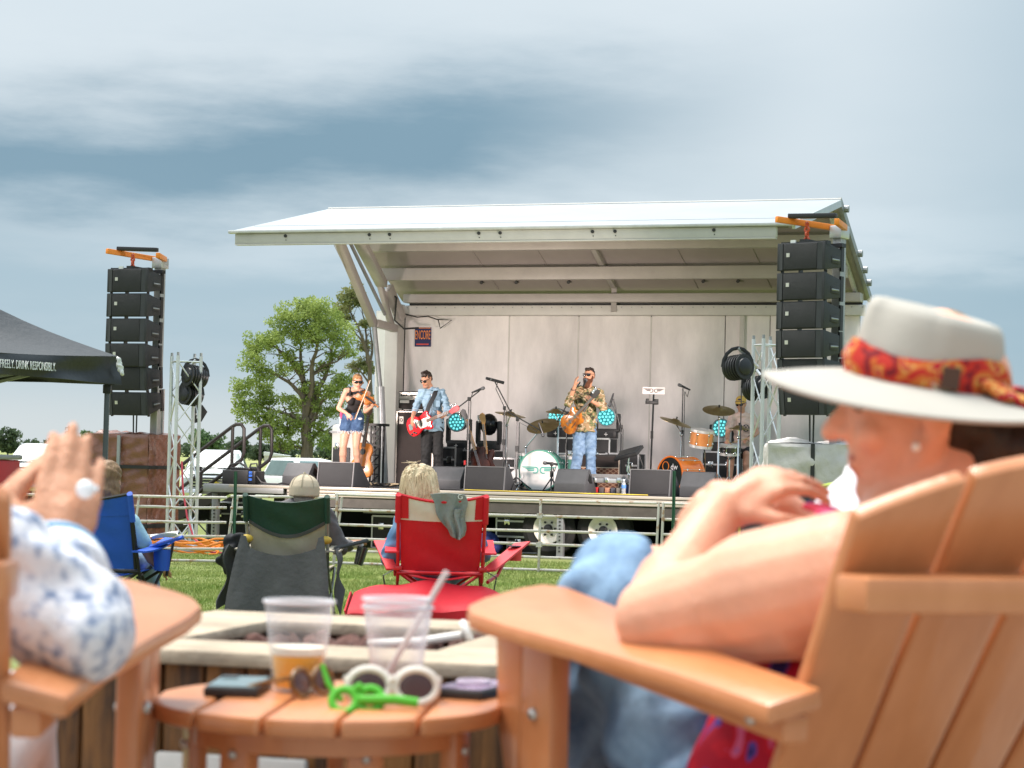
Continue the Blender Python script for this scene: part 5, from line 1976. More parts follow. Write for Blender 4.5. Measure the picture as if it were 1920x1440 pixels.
# violin and bow
a, b = P(683, 742, .85), P(718, 768, .55)
x = (b - a).normalized()
zax = V((-.25, -.62, .75))
zax = (zax - x * zax.dot(x)).normalized()
yax = zax.cross(x)
jb = P(695, 752, .70)
M = Matrix(((x.x, yax.x, zax.x, jb.x), (x.y, yax.y, zax.y, jb.y), (x.z, yax.z, zax.z, jb.z), (0, 0, 0, 1)))
VIO = mat('violin_varnish', (.36, .12, .03), .25, var=.2, vscale=9, spec=.6)
vr = thing('violin', 'brown violin tucked under the violinist chin', 'violin', jb)
N = M.to_3x3().to_4x4() @ Matrix.Diagonal((1.08, 1.08, 1.08, 1))
obj('body', G().prism(body_outline('violin'), .045, N @ Matrix.Translation((0, 0, -.045))), VIO, vr, bevel=.008)
obj('fingerboard', G().lohi((-.14, -.016, .012), (.13, .014, .022), N), BLACKM, vr)
obj('neck', G().lohi((-.01, -.013, -.012), (.135, .013, .011), N), VIO, vr)
obj('scroll', G().ell(N @ V((.20, 0, -.01)), .016).tube([N @ V((.13, 0, 0)), N @ V((.20, 0, -.005))], [.014, .011], 8), VIO, vr)
for q in range(4):
    obj('peg', G().tube([N @ V((.145 + q * .014, -.04 if q % 2 else .04, 0)), N @ V((.145 + q * .014, 0, 0))], .006, 5), BLACKM, vr)
obj('tailpiece', G().lohi((-.33, -.018, .01), (-.23, .018, .02), N), BLACKM, vr)
obj('bridge', G().lohi((-.20, -.022, .001), (-.195, .022, .034), N), MAPLE, vr)
obj('chin_rest', G().ell(N @ V((-.32, .05, .012)), (.035, .03, .012)), BLACKM, vr)
t0, t1 = P(664, 787, .45), P(693, 713, .50)
bw = thing('violin_bow', 'violin bow held low by the violinist', 'bow', t0)
obj('stick', G().tube([t0 - t0, (t1 - t0) * .5 + V((.012, 0, .006)), t1 - t0], [.008, .007, .005], 6), mat('bow_wood', (.25, .1, .04), .4), bw)
obj('hair', G().tube([V((.02, -.01, .01)), (t1 - t0) + V((.014, -.01, 0))], .004, 4), mat('bow_hair', (.7, .66, .58), .6), bw)
obj('frog', G().box((.012, 0, .05), (.022, .016, .05)), BLACKM, bw)

# guitars on a stand behind the bassist, acoustic leaning behind the violinist
gs = thing('guitar_stand', 'black folding guitar stand behind the scuffed monitor', 'guitar stand', on_deck(893, 2.0), -TH)
for x0 in (-.22, .0, .2):
    obj('leg', G().tube([(x0, -.15, .0), (x0 + .05, .05, .45), (x0 + .08, .22, .0)], .014, 6), BLACK, gs)
obj('cross_bar', G().tube([(-.26, .0, .28), (.28, .0, .28)], .016, 6), BLACK, gs)
obj('cloth_tag', G().box((-.18, -.05, .42), (.03, .02, .07)), mat('tag_red', (.6, .03, .03), .6), gs)


def leaning(px, t, ang, z0, kind, mb, mf, label, nl, heads=None, k=1.0):
    jb = P(px, z0, t)
    x = (SW * math.sin(ang) + V((0, 0, math.cos(ang))) + SDV * .15).normalized()
    zax = -SDV
    zax = (zax - x * zax.dot(x)).normalized()
    yax = zax.cross(x)
    M = Matrix(((x.x, yax.x, zax.x, jb.x), (x.y, yax.y, zax.y, jb.y), (x.z, yax.z, zax.z, jb.z), (0, 0, 0, 1)))
    return guitar('guitar', label, M, kind, mb, mf, nl, .05, k=k, heads_m=heads, nstr=6, group='guitars standing on the deck')


leaning(889, 1.95, R(-22), 838, 'semi', SUNB, MAPLE, 'dark guitar with black headstock on the stand', .50, BLACKM, .95)
leaning(911, 2.0, R(-10), 845, 'offset', SUNB, MAPLE, 'dark red guitar with light maple neck on the stand', .46, MAPLE, .95)
ACO = mat('acoustic_orange', (.50, .17, .03), .25, var=.2, vscale=4, spec=.6)
root, N = leaning(683, 1.5, R(4), 830, 'acoustic', ACO, FRET, 'orange acoustic guitar propped behind the violinist legs', .4, None, 1.12)
obj('sound_hole', G().cyl(N @ V((-.13, 0, .001)), N @ V((-.13, 0, .004)), .05, 18), BLACK, root)
obj('bridge', G().lohi((-.37, -.07, .001), (-.34, .07, .012), N), FRET, root)

# electronic pad on a stand
p = on_deck(1178, 1.3)
t = thing('drum_pad', 'black electronic pad tilted on a stand', 'drum pad', p, R(-35))
hz = P(1178, 850, 1.3).z - DECK
obj('pad', G().box((0, 0, hz), (.42, .28, .05), rot=(R(28), R(-14), 0)), BLACK, t, bevel=.012)
obj('pad_surface', G().box((0, -.012, hz + .03), (.36, .22, .012), rot=(R(28), R(-14), 0)), mat('pad_dark', (.03, .035, .04), .4), t)
obj('pole', G().tube([(0, 0, .15), (0, 0, hz)], .014, 8), CHROME, t)
obj('collar', G().cyl((0, 0, hz * .55), (0, 0, hz * .7), .03, 10), CHROME, t)
for a in (.3, 2.4, 4.5):
    obj('leg', G().tube([(0, 0, .32), (.22 * math.cos(a), .22 * math.sin(a), .01)], .011, 6), CHROME, t)
obj('cable', G().tube([(.12, .1, hz), (.2, .1, hz - .2), (.12, .1, .3), (.25, .15, .02)], .008, 5), BLACK, t)
t = thing('blue_bin', 'dark blue tub on the deck behind the water bottle', 'tub', on_deck(1180, .65))
obj('tub', G().lathe([(.0, 0), (.08, 0), (.095, .14), (.09, .14), (.075, .02), (.0, .02)], 18), mat('tub_navy', (.02, .04, .14), .5), t)


# ------------------------------------------------------------------ drums
def drum(parent, c, axis, r, depth, m_shell, m_head, lugs=8, name='shell'):
    """axis points out of the front head"""
    a = V(axis).normalized()
    x = a.cross(V((0, 0, 1)))
    x = x.normalized() if x.length > .05 else V((1, 0, 0))
    y = a.cross(x)
    M = Matrix(((x.x, y.x, a.x, c[0]), (x.y, y.y, a.y, c[1]), (x.z, y.z, a.z, c[2]), (0, 0, 0, 1)))
    d = depth / 2
    sh = obj(name, G().lathe([(r, -d), (r, d)], 40, M, close=False), m_shell, parent)
    hd = obj('drum_head', G().lathe([(.0, d + .006), (r * .98, d + .006), (r * .99, d - .005), (0, d - .005)], 40, M), m_head, parent)
    obj('back_head', G().lathe([(.0, -d - .006), (r * .98, -d - .006), (r * .98, -d + .004), (0, -d + .004)], 40, M), m_head, parent)
    for s in (-1, 1):
        obj('hoop', G().lathe([(r * .985, s * (d + .012)), (r * 1.04, s * (d + .012)), (r * 1.04, s * (d - .03)), (r * 1.0, s * (d - .03))], 40, M, close=False), mat('hoop_metal', (.62, .62, .61), .38, .35) if r < .25 else m_shell, sh)
    for k in range(lugs):
        q = 2 * math.pi * (k + .5) / lugs
        px_, py_ = math.cos(q), math.sin(q)
        for s in (-1, 1):
            obj('lug', G().ell(M @ V((px_ * r * 1.02, py_ * r * 1.02, s * d * .55)), (.018, .018, .022)), CHROME, sh)
        obj('tension_rod', G().tube([M @ V((px_ * r * 1.05, py_ * r * 1.05, -d)), M @ V((px_ * r * 1.05, py_ * r * 1.05, d))], .005, 5), CHROME, sh)
    return M, hd


def cymbal(label, c, n, r, foot, m=None, group='cymbals on chrome stands', legs=True):
    """thing: plate + stand reaching the deck"""
    c, foot = V(c), V(foot)
    root = thing('cymbal', label, 'cymbal', foot, 0, group)
    n = V(n).normalized()
    x = n.cross(V((0, 1, 0))).normalized()
    y = n.cross(x)
    o = c - foot
    M = Matrix(((x.x, y.x, n.x, o.x), (x.y, y.y, n.y, o.y), (x.z, y.z, n.z, o.z), (0, 0, 0, 1)))
    obj('plate', G().lathe([(.008, .04), (.05, .034), (.075, .012), (r * .6, .0), (r, -.016), (r, -.019), (r * .6, -.004), (.06, .008), (.008, .034)], 36, M),
        mat('bronze', (.33, .26, .13), .32, .85, var=.18, vscale=14), root)
    obj('wing_nut', G().cyl(M @ V((0, 0, .03)), M @ V((0, 0, .075)), .014, 8), BLACK, root)
    e = o - n * .02
    q = V((e.x * .1, e.y * .1, e.z - .10)) if (abs(e.x) + abs(e.y)) > .15 else V((e.x, e.y, e.z - .1))
    base_top = V((0, 0, max(.3, e.z - .12 - abs(e.x) * .8)))
    obj('tube', G().tube([(0, 0, .1), (0, 0, base_top.z * .55), (0, 0, base_top.z * .56), base_top], [.016, .016, .012, .012], 8), CHROME, root)
    obj('arm', G().tube([base_top, e], .011, 8), CHROME, root)
    obj('tilter', G().ell(base_top, .026).cyl(e - n * .03, e, .018, 8), CHROME, root)
    if legs:
        for a in (.5, 2.6, 4.7):
            obj('leg', G().tube([(0, 0, .34), (.24 * math.cos(a), .24 * math.sin(a), .015)], .011, 6), CHROME, root)
            obj('rubber_foot', G().ell((.24 * math.cos(a), .24 * math.sin(a), .018), .018), BLACK, root)
    return root


MINT = mat('shell_mint', (.10, .33, .25), .3, var=.06)
HEADW = mat('drum_head_white', (.66, .65, .63), .55, var=.06, vscale=3)
k1 = P(1016, 870, 1.15)
dr = thing('bass_drum', 'mint bass drum with white head and winged logo', 'drum', on_deck(1016, 1.15), 0)
o = root_matrix(dr).translation
Md, hd = drum(dr, (0, 0, .325), (-.22, -.96, 0), .31, .40, MINT, HEADW, 8)
K = frame(V((.96, -.22, 0)), V((0, 0, 1)), o=Md @ V((0, 0, .207)))
winged_logo(hd, K @ Matrix.Translation((0, .01, 0)) @ Matrix.Diagonal((.105, .105, .105, 1)), mat('logo_mint', (.08, .36, .30), .5), .105)
for s in (-1, 1):
    obj('spur', G().tube([(s * .28, -.05, .2), (s * .40, -.2, .01)], .011, 6), CHROME, dr)
ft = thing('floor_tom', 'mint floor tom right of the mint bass drum', 'drum', on_deck(1063, 1.75), 0)
drum(ft, (0, 0, .36), (0, -.05, 1), .20, .38, MINT, HEADW, 6)
for a in (.4, 2.5, 4.6):
    obj('leg', G().tube([(.21 * math.cos(a), .21 * math.sin(a), .5), (.21 * math.cos(a), .21 * math.sin(a), .01)], .010, 6), CHROME, ft)
sd_ = thing('tom_drum', 'mint tom left of the mint bass drum', 'drum', on_deck(990, 1.9), 0)
drum(sd_, (0, 0, .42), (0, -.1, 1), .16, .34, MINT, HEADW, 6)
obj('holder', G().tube([(0, 0, 0.02), (0, 0, .25)], .014, 6), CHROME, sd_)
sn = thing('snare_drum', 'small chrome snare drum low beside the mint bass drum', 'drum', on_deck(973, 1.0), 0)
drum(sn, (0, 0, .20), (-.5, -.8, .3), .12, .14, CHROME, HEADW, 6)
obj('basket', G().tube([(0, 0, 0), (0, 0, .2)], .014, 6).tube([(-.1, 0, 0), (0, 0, .1), (.1, .0, 0)], .01, 6), CHROME, sn)
cymbal('flat cymbal edge-on above the mint drum, left of the singer', P(957, 776, 1.75), (.16, -.12, 1), .25, on_deck(948, 1.75))
cymbal('broad tilted cymbal above the mint bass drum', P(1018, 797, 1.7), (-.22, -.50, 1), .26, on_deck(985, 1.7))
cymbal('small dark cymbal just left of the singer elbow', P(1042, 771, 2.3), (.05, -.18, 1), .16, on_deck(1045, 2.3))

ORS = mat('shell_orange_maple', (.62, .20, .03), .22, col2=(.42, .10, .015), thr=(.35, .7), vscale=4, spec=.6, stretch=(1, 1, 3))
HEADB = mat('drum_head_black', (.012, .012, .013), .15, var=0)
ORH = mat('hoop_orange', (.60, .15, .02), .25)
p = on_deck(1277, 2.3)
dk = thing('bass_drum', 'glossy orange bass drum with black front head', 'drum', p, 0)
M_, hd = drum(dk, (0, 0, .30), (-.78, -.62, 0), .285, .46, ORS, HEADB, 10)
obj('front_hoop', G().torus(M_ @ V((0, 0, .235)), .29, .016, M_, 40, 8), ORH, dk)
obj('port_hole', G().torus(M_ @ V((.10, -.14, .236)), .07, .008, M_, 20, 6), ORS, hd)
textobj('head_lettering', 'dw', .13, mat('print_silver', (.75, .75, .75), .3), hd,
        frame(V((.62, -.78, 0)), V((0, 0, 1)), o=M_ @ V((0, 0, .2385)) + V((.06, -.07, .13))), .001, 1.0)
for s in (-1, 1):
    obj('spur', G().tube([(s * .2, -.1, .25), (s * .3 - .1, -.3, .01)], .011, 6), CHROME, dk)
ot = thing('tom_drum', 'orange maple rack tom with white hoops above the orange bass drum', 'drum', on_deck(1314, 2.4), 0)
zt = P(1314, 822, 2.4).z - DECK
HOOPW = mat('hoop_bright', (.72, .70, .68), .3, .3)
drum(ot, (0, 0, zt), (.10, -.16, 1), .175, .26, mat('tom_flame', (.70, .30, .10), .2, col2=(.55, .18, .05), thr=(.3, .7), vscale=5, stretch=(3, 3, .6), spec=.6), HEADW, 6)
obj('mount', G().tube([(.05, .15, zt - .05), (.08, .3, zt - .2), (.1, .35, .05)], .014, 6), CHROME, ot)
so = thing('snare_drum', 'dark chrome snare on its stand in front of the drummer', 'drum', on_deck(1367, 2.9), 0)
zt2 = P(1367, 843, 2.9).z - DECK
drum(so, (0, 0, zt2), (0, -.12, 1), .17, .15, mat('dark_chrome', (.12, .12, .13), .2, .9), HEADW, 8)
obj('tube', G().tube([(0, 0, .2), (0, 0, zt2 - .08)], .014, 8), CHROME, so)
for a in (.5, 2.6, 4.7):
    obj('leg', G().tube([(0, 0, .3), (.2 * math.cos(a), .2 * math.sin(a), .012)], .011, 6), CHROME, so)
    obj('basket_arm', G().tube([(0, 0, zt2 - .16), (.17 * math.cos(a), .17 * math.sin(a), zt2 - .06)], .009, 6), CHROME, so)
cymbal('ride cymbal tilted at the left of the orange kit', P(1267, 790, 2.6), (.30, -.18, 1), .26, on_deck(1276, 2.6))
cymbal('large crash cymbal level with the drummer cap', P(1348, 768, 2.2), (.04, -.36, 1), .255, on_deck(1346, 2.2))
cymbal('hi-hat cymbals at the drummer right hand', P(1386, 802, 1.9), (.02, -.10, 1), .17, on_deck(1383, 1.9))
th_ = thing('drum_throne', 'round black drum stool under the drummer', 'stool', on_deck(1394, 3.6), 0)
obj('seat', G().lathe([(0, .62), (.15, .62), (.17, .65), (.17, .69), (.14, .71), (0, .71)], 24), BLACK, th_)
obj('pole', G().tube([(0, 0, .1), (0, 0, .62)], .02, 8), CHROME, th_)
for a in (.5, 2.6, 4.7):
    obj('leg', G().tube([(0, 0, .3), (.24 * math.cos(a), .24 * math.sin(a), .012)], .012, 6), CHROME, th_)
b = on_deck(1387, 1.2)
stand('slim dark pole standing before the drummer', b, [V((b.x, b.y, P(1390, 705, 1.2).z))], None, rad=.011)
# ================================================================== PEOPLE
def axes(x, z):
    """3x3 with columns x (right), y (forward), z (up)"""
    x, z = V(x).normalized(), V(z)
    z = (z - x * z.dot(x)).normalized()
    y = z.cross(x)
    return Matrix(((x.x, y.x, z.x), (x.y, y.y, z.y), (x.z, y.z, z.z)))


def headframe(face, up=(0, 0, 1)):
    """columns: x = the face's own left seen from behind, y = face direction, z = up"""
    f, u = V(face).normalized(), V(up)
    u = (u - f * u.dot(f)).normalized()
    x = f.cross(u)
    return Matrix(((x.x, f.x, u.x), (x.y, f.y, u.y), (x.z, f.z, u.z)))


def head(g, c, Q, k=1.0, ears=True, nose=1.0):
    c = V(c)
    p = lambda x, y, z: c + Q @ V((x * k, y * k, z * k))
    g.ell(p(0, -.018, .030), (.074 * k, .094 * k, .090 * k), Q, 18, 12)
    g.ell(p(0, .022, -.015), (.060 * k, .072 * k, .092 * k), Q, 16, 10)
    g.ell(p(0, .036, -.078), (.043 * k, .046 * k, .038 * k), Q)
    g.ell(p(0, .064, -.098), (.022 * k, .020 * k, .018 * k), Q)
    for s in (-1, 1):
        g.ell(p(s * .036, .060, -.030), (.024 * k, .024 * k, .022 * k), Q)          # cheek
        g.cap(p(s * .012, .083, .022), p(s * .045, .070, .024), .012 * k, .010 * k, 8)   # brow
        g.cap(p(s * .028, .020, -.085), p(s * .058, -.01, -.03), .022 * k, .020 * k, 8)  # jaw line
        if ears:
            g.ell(p(s * .076, -.012, -.008), (.010 * k, .020 * k, .031 * k), Q, 10, 8)
    g.cap(p(0, .084, .012), p(0, .104 * (1 + .04 * nose), -.024), .010 * k, .0145 * k, 8)
    for s in (-1, 1):
        g.ell(p(s * .012, .094, -.028), (.009 * k, .011 * k, .009 * k), Q, 8, 6)
    g.cap(p(-.018, .083, -.056), p(.018, .083, -.056), .008 * k, .008 * k, 8)
    g.cap(p(-.015, .082, -.067), p(.015, .082, -.067), .009 * k, .009 * k, 8)


def hand(g, w, d, n, k=1.0, curl=.5, thumb=1, spread=.12, fr=.0088, curls=None):
    """w wrist, d direction of the fingers, n out of the back of the hand; five separate fingers"""
    w, d, n = V(w), V(d).normalized(), V(n)
    n = (n - d * n.dot(d)).normalized()
    s = d.cross(n) * thumb                     # towards the thumb side
    e_ = s * thumb
    Q = Matrix(((e_.x, d.x, n.x), (e_.y, d.y, n.y), (e_.z, d.z, n.z)))
    pc = w + d * .052 * k
    g.ell(pc, (.041 * k, .056 * k, .016 * k), Q, 14, 9)
    g.cap(w - d * .01, pc, .026 * k, .024 * k, 10)
    lens = (.074, .082, .076, .060)
    for i in range(4):
        o = (.032 - .0215 * i) * k
        b = w + d * (.088 - .006 * abs(i - 1.2)) * k + s * o
        a = b
        dirn = (d + s * (.5 - i / 3) * 2 * spread).normalized()
        c = (curls[i] if curls else curl)
        L = lens[i] * k
        r = fr * k * (1.0, 1.02, .98, .88)[i]
        g.cap(w + d * .05 * k + s * o * .9, b, r * 1.15, r * 1.12, 8)
        for j, fr_ in enumerate((.45, .32, .23)):
            dirn = (dirn * math.cos(c * (1, 1.1, .7)[j]) - n * math.sin(c * (1, 1.1, .7)[j])).normalized()
            # keep n perpendicular for the next phalanx
            e = a + dirn * L * fr_
            g.cap(a, e, r * (1.05 - .1 * j), r * (.97 - .1 * j), 8)
            nn = n - dirn * n.dot(dirn)
            a = e
        # next finger starts from original n
    tb = w + d * .028 * k + s * .030 * k - n * .006 * k
    t1 = tb + (d * .55 + s * .62 - n * .25).normalized() * .042 * k
    t2 = t1 + (d * .85 + s * .25 - n * .35 * (1 + curl)).normalized() * .030 * k
    g.cap(w + d * .02 * k, tb, .018 * k, .015 * k, 8)
    g.cap(tb, t1, .0135 * k, .0115 * k, 8)
    g.cap(t1, t2, .0112 * k, .009 * k, 8)


def torso(g, hip, shL, shR, sh_in=.0, chest=.112, hipw=.145, waist=.115, belly=0.0, bust=0.0, front=None):
    hip, shL, shR = V(hip), V(shL), V(shR)
    m = (shL + shR) / 2
    Q = axes(shR - shL, m - hip)
    hw = (shR - shL).length / 2
    L = (m - hip).length
    up = (m - hip) / L
    g.ell(hip + up * L * .70, (hw * .92 + sh_in, chest + sh_in, L * .36), Q, 18, 12)
    g.ell(hip + up * L * .38, (waist + sh_in, .095 + sh_in + belly, L * .34), Q, 18, 12)
    g.ell(hip + up * L * .02, (hipw + sh_in, .112 + sh_in, .14), Q, 18, 12)
    g.cap(shL, m + up * .03, .048 + sh_in, .062 + sh_in, 12)
    g.cap(shR, m + up * .03, .048 + sh_in, .062 + sh_in, 12)
    if bust and front is not None:
        f = V(front).normalized()
        for s in (-1, 1):
            g.ell(hip + up * L * .66 + f * (chest * .72) + (shR - shL).normalized() * s * hw * .42, (.062 + sh_in, .06 + sh_in, .062 + sh_in))
    return m, up, Q


def limb(g, a, b, c, r1, r2, r3, infl=0.0):
    a, b, c = V(a), V(b), V(c)
    mid = a.lerp(b, .35)
    g.cap(a, mid, r1 + infl, r1 * 1.02 + infl, 12)
    g.cap(mid, b, r1 * 1.02 + infl, r2 + infl, 12)
    q = b.lerp(c, .3)
    g.cap(b, q, r2 + infl, r2 * 1.06 + infl, 12)
    g.cap(q, c, r2 * 1.06 + infl, r3 + infl, 12)


def shades(parent, c, Q, k=1.0, m=None, frame_m=None):
    c = V(c)
    root = obj('sunglasses', G().tube([c + Q @ V((-.076 * k, -.005, .020 * k)), c + Q @ V((-.066 * k, .068 * k, .022 * k))], .004, 5).tube(
        [c + Q @ V((.076 * k, -.005, .020 * k)), c + Q @ V((.066 * k, .068 * k, .022 * k))], .004, 5).tube(
        [c + Q @ V((-.066 * k, .070 * k, .026 * k)), c + Q @ V((0, .100 * k, .026 * k)), c + Q @ V((.066 * k, .070 * k, .026 * k))], .005, 6), frame_m or BLACKM, parent)
    for s in (-1, 1):
        Ql = Q @ Matrix.Rotation(R(-s * 16), 3, 'Z')
        obj('lens', G().ell(c + Q @ V((s * .034 * k, .091 * k, .008 * k)), (.030 * k, .007, .023 * k), Ql, 14, 8), m or LENS, root)
    return root


def foot(g, an, d, k=1.0, r=.038):
    an, d = V(an), V(d).normalized()
    g.cap(an + V((0, 0, -.045)) - d * .03, an + d * .15 * k + V((0, 0, -.06)), r, r * .85, 10)


PG = 'band members on the stage'
DENIM = mat('blue_denim', (.09, .16, .28), .8, col2=(.22, .32, .45), thr=(.36, .66), vscale=9, bump=.3, bscale=60)
DENIMD = mat('dark_denim', (.018, .045, .11), .8, col2=(.05, .10, .2), thr=(.36, .66), vscale=12, bump=.3, bscale=70)
SHIRTB = mat('chambray_blue', (.24, .35, .45), .8, var=.12, vscale=8, bump=.35, bscale=22)
TROUB = mat('black_trouser', (.012, .012, .013), .75, bump=.3, bscale=25)
SHOE = mat('dark_shoe', (.03, .022, .018), .5)


def rel(px, py, o, t_off=0.0):
    """picture point on the plane of a standing person, in the person's own frame"""
    q = at(px, py, o.y)
    return V((q.x - o.x, 0, q.z - o.z))


# ---------------- violinist
o = on_deck(661, 1.05)
vp = thing('person', 'violinist in black tank top and frayed denim shorts wearing dark sunglasses', 'person', o, 0, PG)
hd = rel(671, 716, o); hd.y = -.06
shL, shR = rel(650, 733, o), rel(690, 738, o)
shL.y, shR.y = -.10, .02
hip = rel(661, 779, o); hip.y = .02
elL = rel(636, 766, o); elL.y = -.16
wrL = rel(655, 777, o); wrL.y = -.34
elR = rel(687, 772, o); elR.y = -.20
wrR = rel(700, 764, o); wrR.y = -.38
Q = headframe((.22, -1, -.22))
g = G()
m_, up, Qt = torso(g, hip, shL, shR, chest=.10, hipw=.155, waist=.105, bust=1, front=(-.2, -1, 0))
head(g, hd, Q, .98)
g.cap(m_ + V((0, 0, .02)), hd + Q @ V((0, -.02, -.06)), .050, .048, 12)
limb(g, shL, elL, wrL, .043, .037, .024)
limb(g, shR, elR, wrR, .043, .037, .024)
hand(g, wrL, (.3, -.4, -.3), (-.5, -.5, .5), .9, .75, 1)
hand(g, wrR, (.35, -.35, .45), (.5, -.6, -.3), .9, .8, -1)
kn = [rel(644, 838, o), rel(668, 838, o)]
an = [rel(642, 888, o), rel(672, 888, o)]
for i, s in enumerate((-1, 1)):
    hp = hip + V((s * .085, 0, -.05))
    kn[i].y, an[i].y = -.05, .03
    an[i].z = max(an[i].z, .085)
    limb(g, hp, kn[i], an[i], .098, .058, .040)
    foot(g, an[i], (s * .25, -1, 0))
organic('body', g, SKINP, vp, .011, 3)
g = G()
torso(g, hip + V((0, 0, .03)), shL.lerp(shR, .16) - V((0, 0, .05)), shR.lerp(shL, .16) - V((0, 0, .05)), .009, chest=.105, hipw=.13, waist=.108, bust=1, front=(-.2, -1, 0))
tp = organic('tank_top', g, mat('tank_black', (.016, .013, .014), .85, bump=.3, bscale=25), vp, .011, 3)
for sh, s in ((shL, -1), (shR, 1)):
    obj('strap', G().tube([sh.lerp(m_, .40) + V((0, -.10, -.08)), sh.lerp(m_, .36) + V((0, -.03, .062)), sh.lerp(m_, .40) + V((0, .09, -.08))], .014, 6), MATS['tank_black'], tp)
g = G()
g.ell(hip + V((0, 0, .0)), (.168, .130, .135))
for i, s in enumerate((-1, 1)):
    hp = hip + V((s * .085, 0, -.05))
    g.cap(hp, hp.lerp(kn[i], .36), .112, .104, 14)
sh_ = organic('denim_shorts', g, DENIMD, vp, .012, 3, noise=(.004, 60))
for i, s in enumerate((-1, 1)):
    hp = hip + V((s * .085, 0, -.05))
    b_ = hp.lerp(kn[i], .44)
    gg = G()
    for q in range(26):
        a = 2 * math.pi * q / 26
        r0 = V((math.cos(a) * .112, math.sin(a) * .112, random.uniform(-.01, .02)))
        gg.tube([b_ + r0, b_ + r0 * 1.02 + V((random.gauss(0, .006), 0, -random.uniform(.02, .055)))], .004, 4)
    fo = obj('frayed_hem', gg, mat('fray_white', (.55, .58, .62), .9), sh_)
    fo['kind'] = 'stuff'
obj('torn_patch', G().ell(hip + V((.13, -.10, -.05)), (.035, .012, .02)), MATS['fray_white'], sh_)
g = G()
cloth = mat('pink_cloth', (.45, .05, .14), .8)
organic('cloth_in_pocket', G().ell(hip + V((-.165, -.02, .06)), (.035, .05, .05)).cap(hip + V((-.17, -.03, .05)), hip + V((-.175, -.04, -.05)), .035, .02), cloth, vp, .011, 2, noise=(.006, 60))
organic('shirt_tail', G().cap(hip + V((-.165, -.02, .02)), hip + V((-.175, -.02, -.15)), .035, .03), WHITEP, vp, .011, 2, noise=(.005, 60))
HAIRL = mat('light_brown_hair', (.20, .095, .035), .5, col2=(.34, .18, .08), thr=(.35, .65), vscale=40, stretch=(1, 1, .2), bump=.4, bscale=120)
g = G()
P_ = lambda x, y, z, c=hd, Q=Q: c + Q @ V((x, y, z))
g.ell(P_(0, -.028, .038), (.082, .094, .088), Q).ell(P_(0, -.05, .0), (.078, .07, .09), Q)
g.ell(P_(0, .03, .085), (.055, .05, .035), Q)
g.cap(P_(-.07, -.03, -.02), V((hd.x - .12, .06, hd.z - .16)), .035, .030).cap(V((hd.x - .12, .06, hd.z - .16)), V((hd.x - .20, .05, hd.z - .26)), .030, .010)
organic('hair', g, HAIRL, vp, .009, 1, noise=(.004, 80))
shades(vp, hd, Q, 1.08)
obj('lips', G().cap(P_(-.018, .090, -.061), P_(.018, .090, -.061), .0065, .0065, 8), mat('lips', (.42, .10, .09), .4), vp)

# ---------------- bassist
o = on_deck(806, 1.25)
bp_ = thing('person', 'bassist with swept-back dark hair in a light denim shirt and black trousers', 'person', o, 0, PG)
hd = rel(800, 713, o); hd.y = -.10
shL, shR = rel(791, 737, o), rel(829, 737, o)
shL.y, shR.y = -.06, -.02
hip = rel(811, 786, o)
elL = rel(779, 767, o); elL.y = -.08
wrL = rel(775, 783, o); wrL.y = -.28
elR = rel(841, 772, o); elR.y = -.20
wrR = rel(829, 783, o); wrR.y = -.36
Q = headframe((-.55, -.8, -.42))
g = G()
m_, up, Qt = torso(g, hip, shL, shR, chest=.118, hipw=.14, waist=.125)
head(g, hd, Q, 1.0)
g.cap(m_ + V((0, 0, .02)), hd + Q @ V((0, -.02, -.06)), .058, .054, 12)
limb(g, shL, elL, wrL, .047, .040, .028)
limb(g, shR, elR, wrR, .047, .040, .028)
hand(g, wrL, (-.05, -.35, -.6), (-.7, -.5, .1), 1.0, .45, 1)
hand(g, wrR, (-.15, -.55, .35), (.5, -.2, -.6), 1.0, .8, -1)
ank = []
for i, (s, kx, ax) in enumerate(((-1, 799, 797), (1, 821, 827))):
    k_, a_ = rel(kx, 850, o), rel(ax, 890, o)
    k_.y, a_.y, a_.z = -.05, .03, .085
    hp = hip + V((s * .085, 0, -.03))
    limb(g, hp, k_, a_, .085, .06, .042)
    foot(g, a_, (s * .2 - .1, -1, 0))
    ank.append((hp, k_, a_))
organic('body', g, SKIN, bp_, .011, 3)
g = G()
torso(g, hip + V((0, 0, .0)), shL, shR, .016, chest=.120, hipw=.145, waist=.132, belly=.02)
g.lathe([(.186, -.19), (.182, .0), (.15, .14)], 20, Matrix.Translation(hip) @ Matrix.Diagonal((1, .82, 1, 1)))
for a, b, c in ((shL, elL, wrL), (shR, elR, wrR)):
    g.cap(a, b, .066, .056, 12).cap(b, b.lerp(c, .25), .056, .054, 12)
st_ = organic('denim_shirt', g, SHIRTB, bp_, .011, 2, noise=(.010, 44))
for s in (-1, 1):
    obj('pocket', G().box(m_ + V((s * .085, -.137, -.17)), (.10, .012, .10)), SHIRTB, st_, bevel=.004)
    obj('collar', G().beam(m_ + V((s * .02, -.10, .035)), m_ + V((s * .085, -.10, .045)), .05, .012), SHIRTB, st_, bevel=.004)
obj('placket', G().tube([m_ + V((0, -.12, -.02)), m_ + V((0, -.14, -.16)), hip + V((0, -.16, .05))], .009, 6), mat('placket', (.42, .52, .60), .8), st_)
g = G()
g.ell(hip + V((0, 0, .0)), (.155, .125, .15))
for hp, k_, a_ in ank:
    g.cap(hp, k_, .108, .084, 14).cap(k_, a_ + V((0, 0, -.02)), .082, .074, 14)
organic('trousers', g, TROUB, bp_, .012, 3, noise=(.004, 50))
obj('shoe', G().cap(ank[0][2] + V((0, .02, -.05)), ank[0][2] + V((-.05, -.16, -.06)), .045, .04), SHOE, bp_)
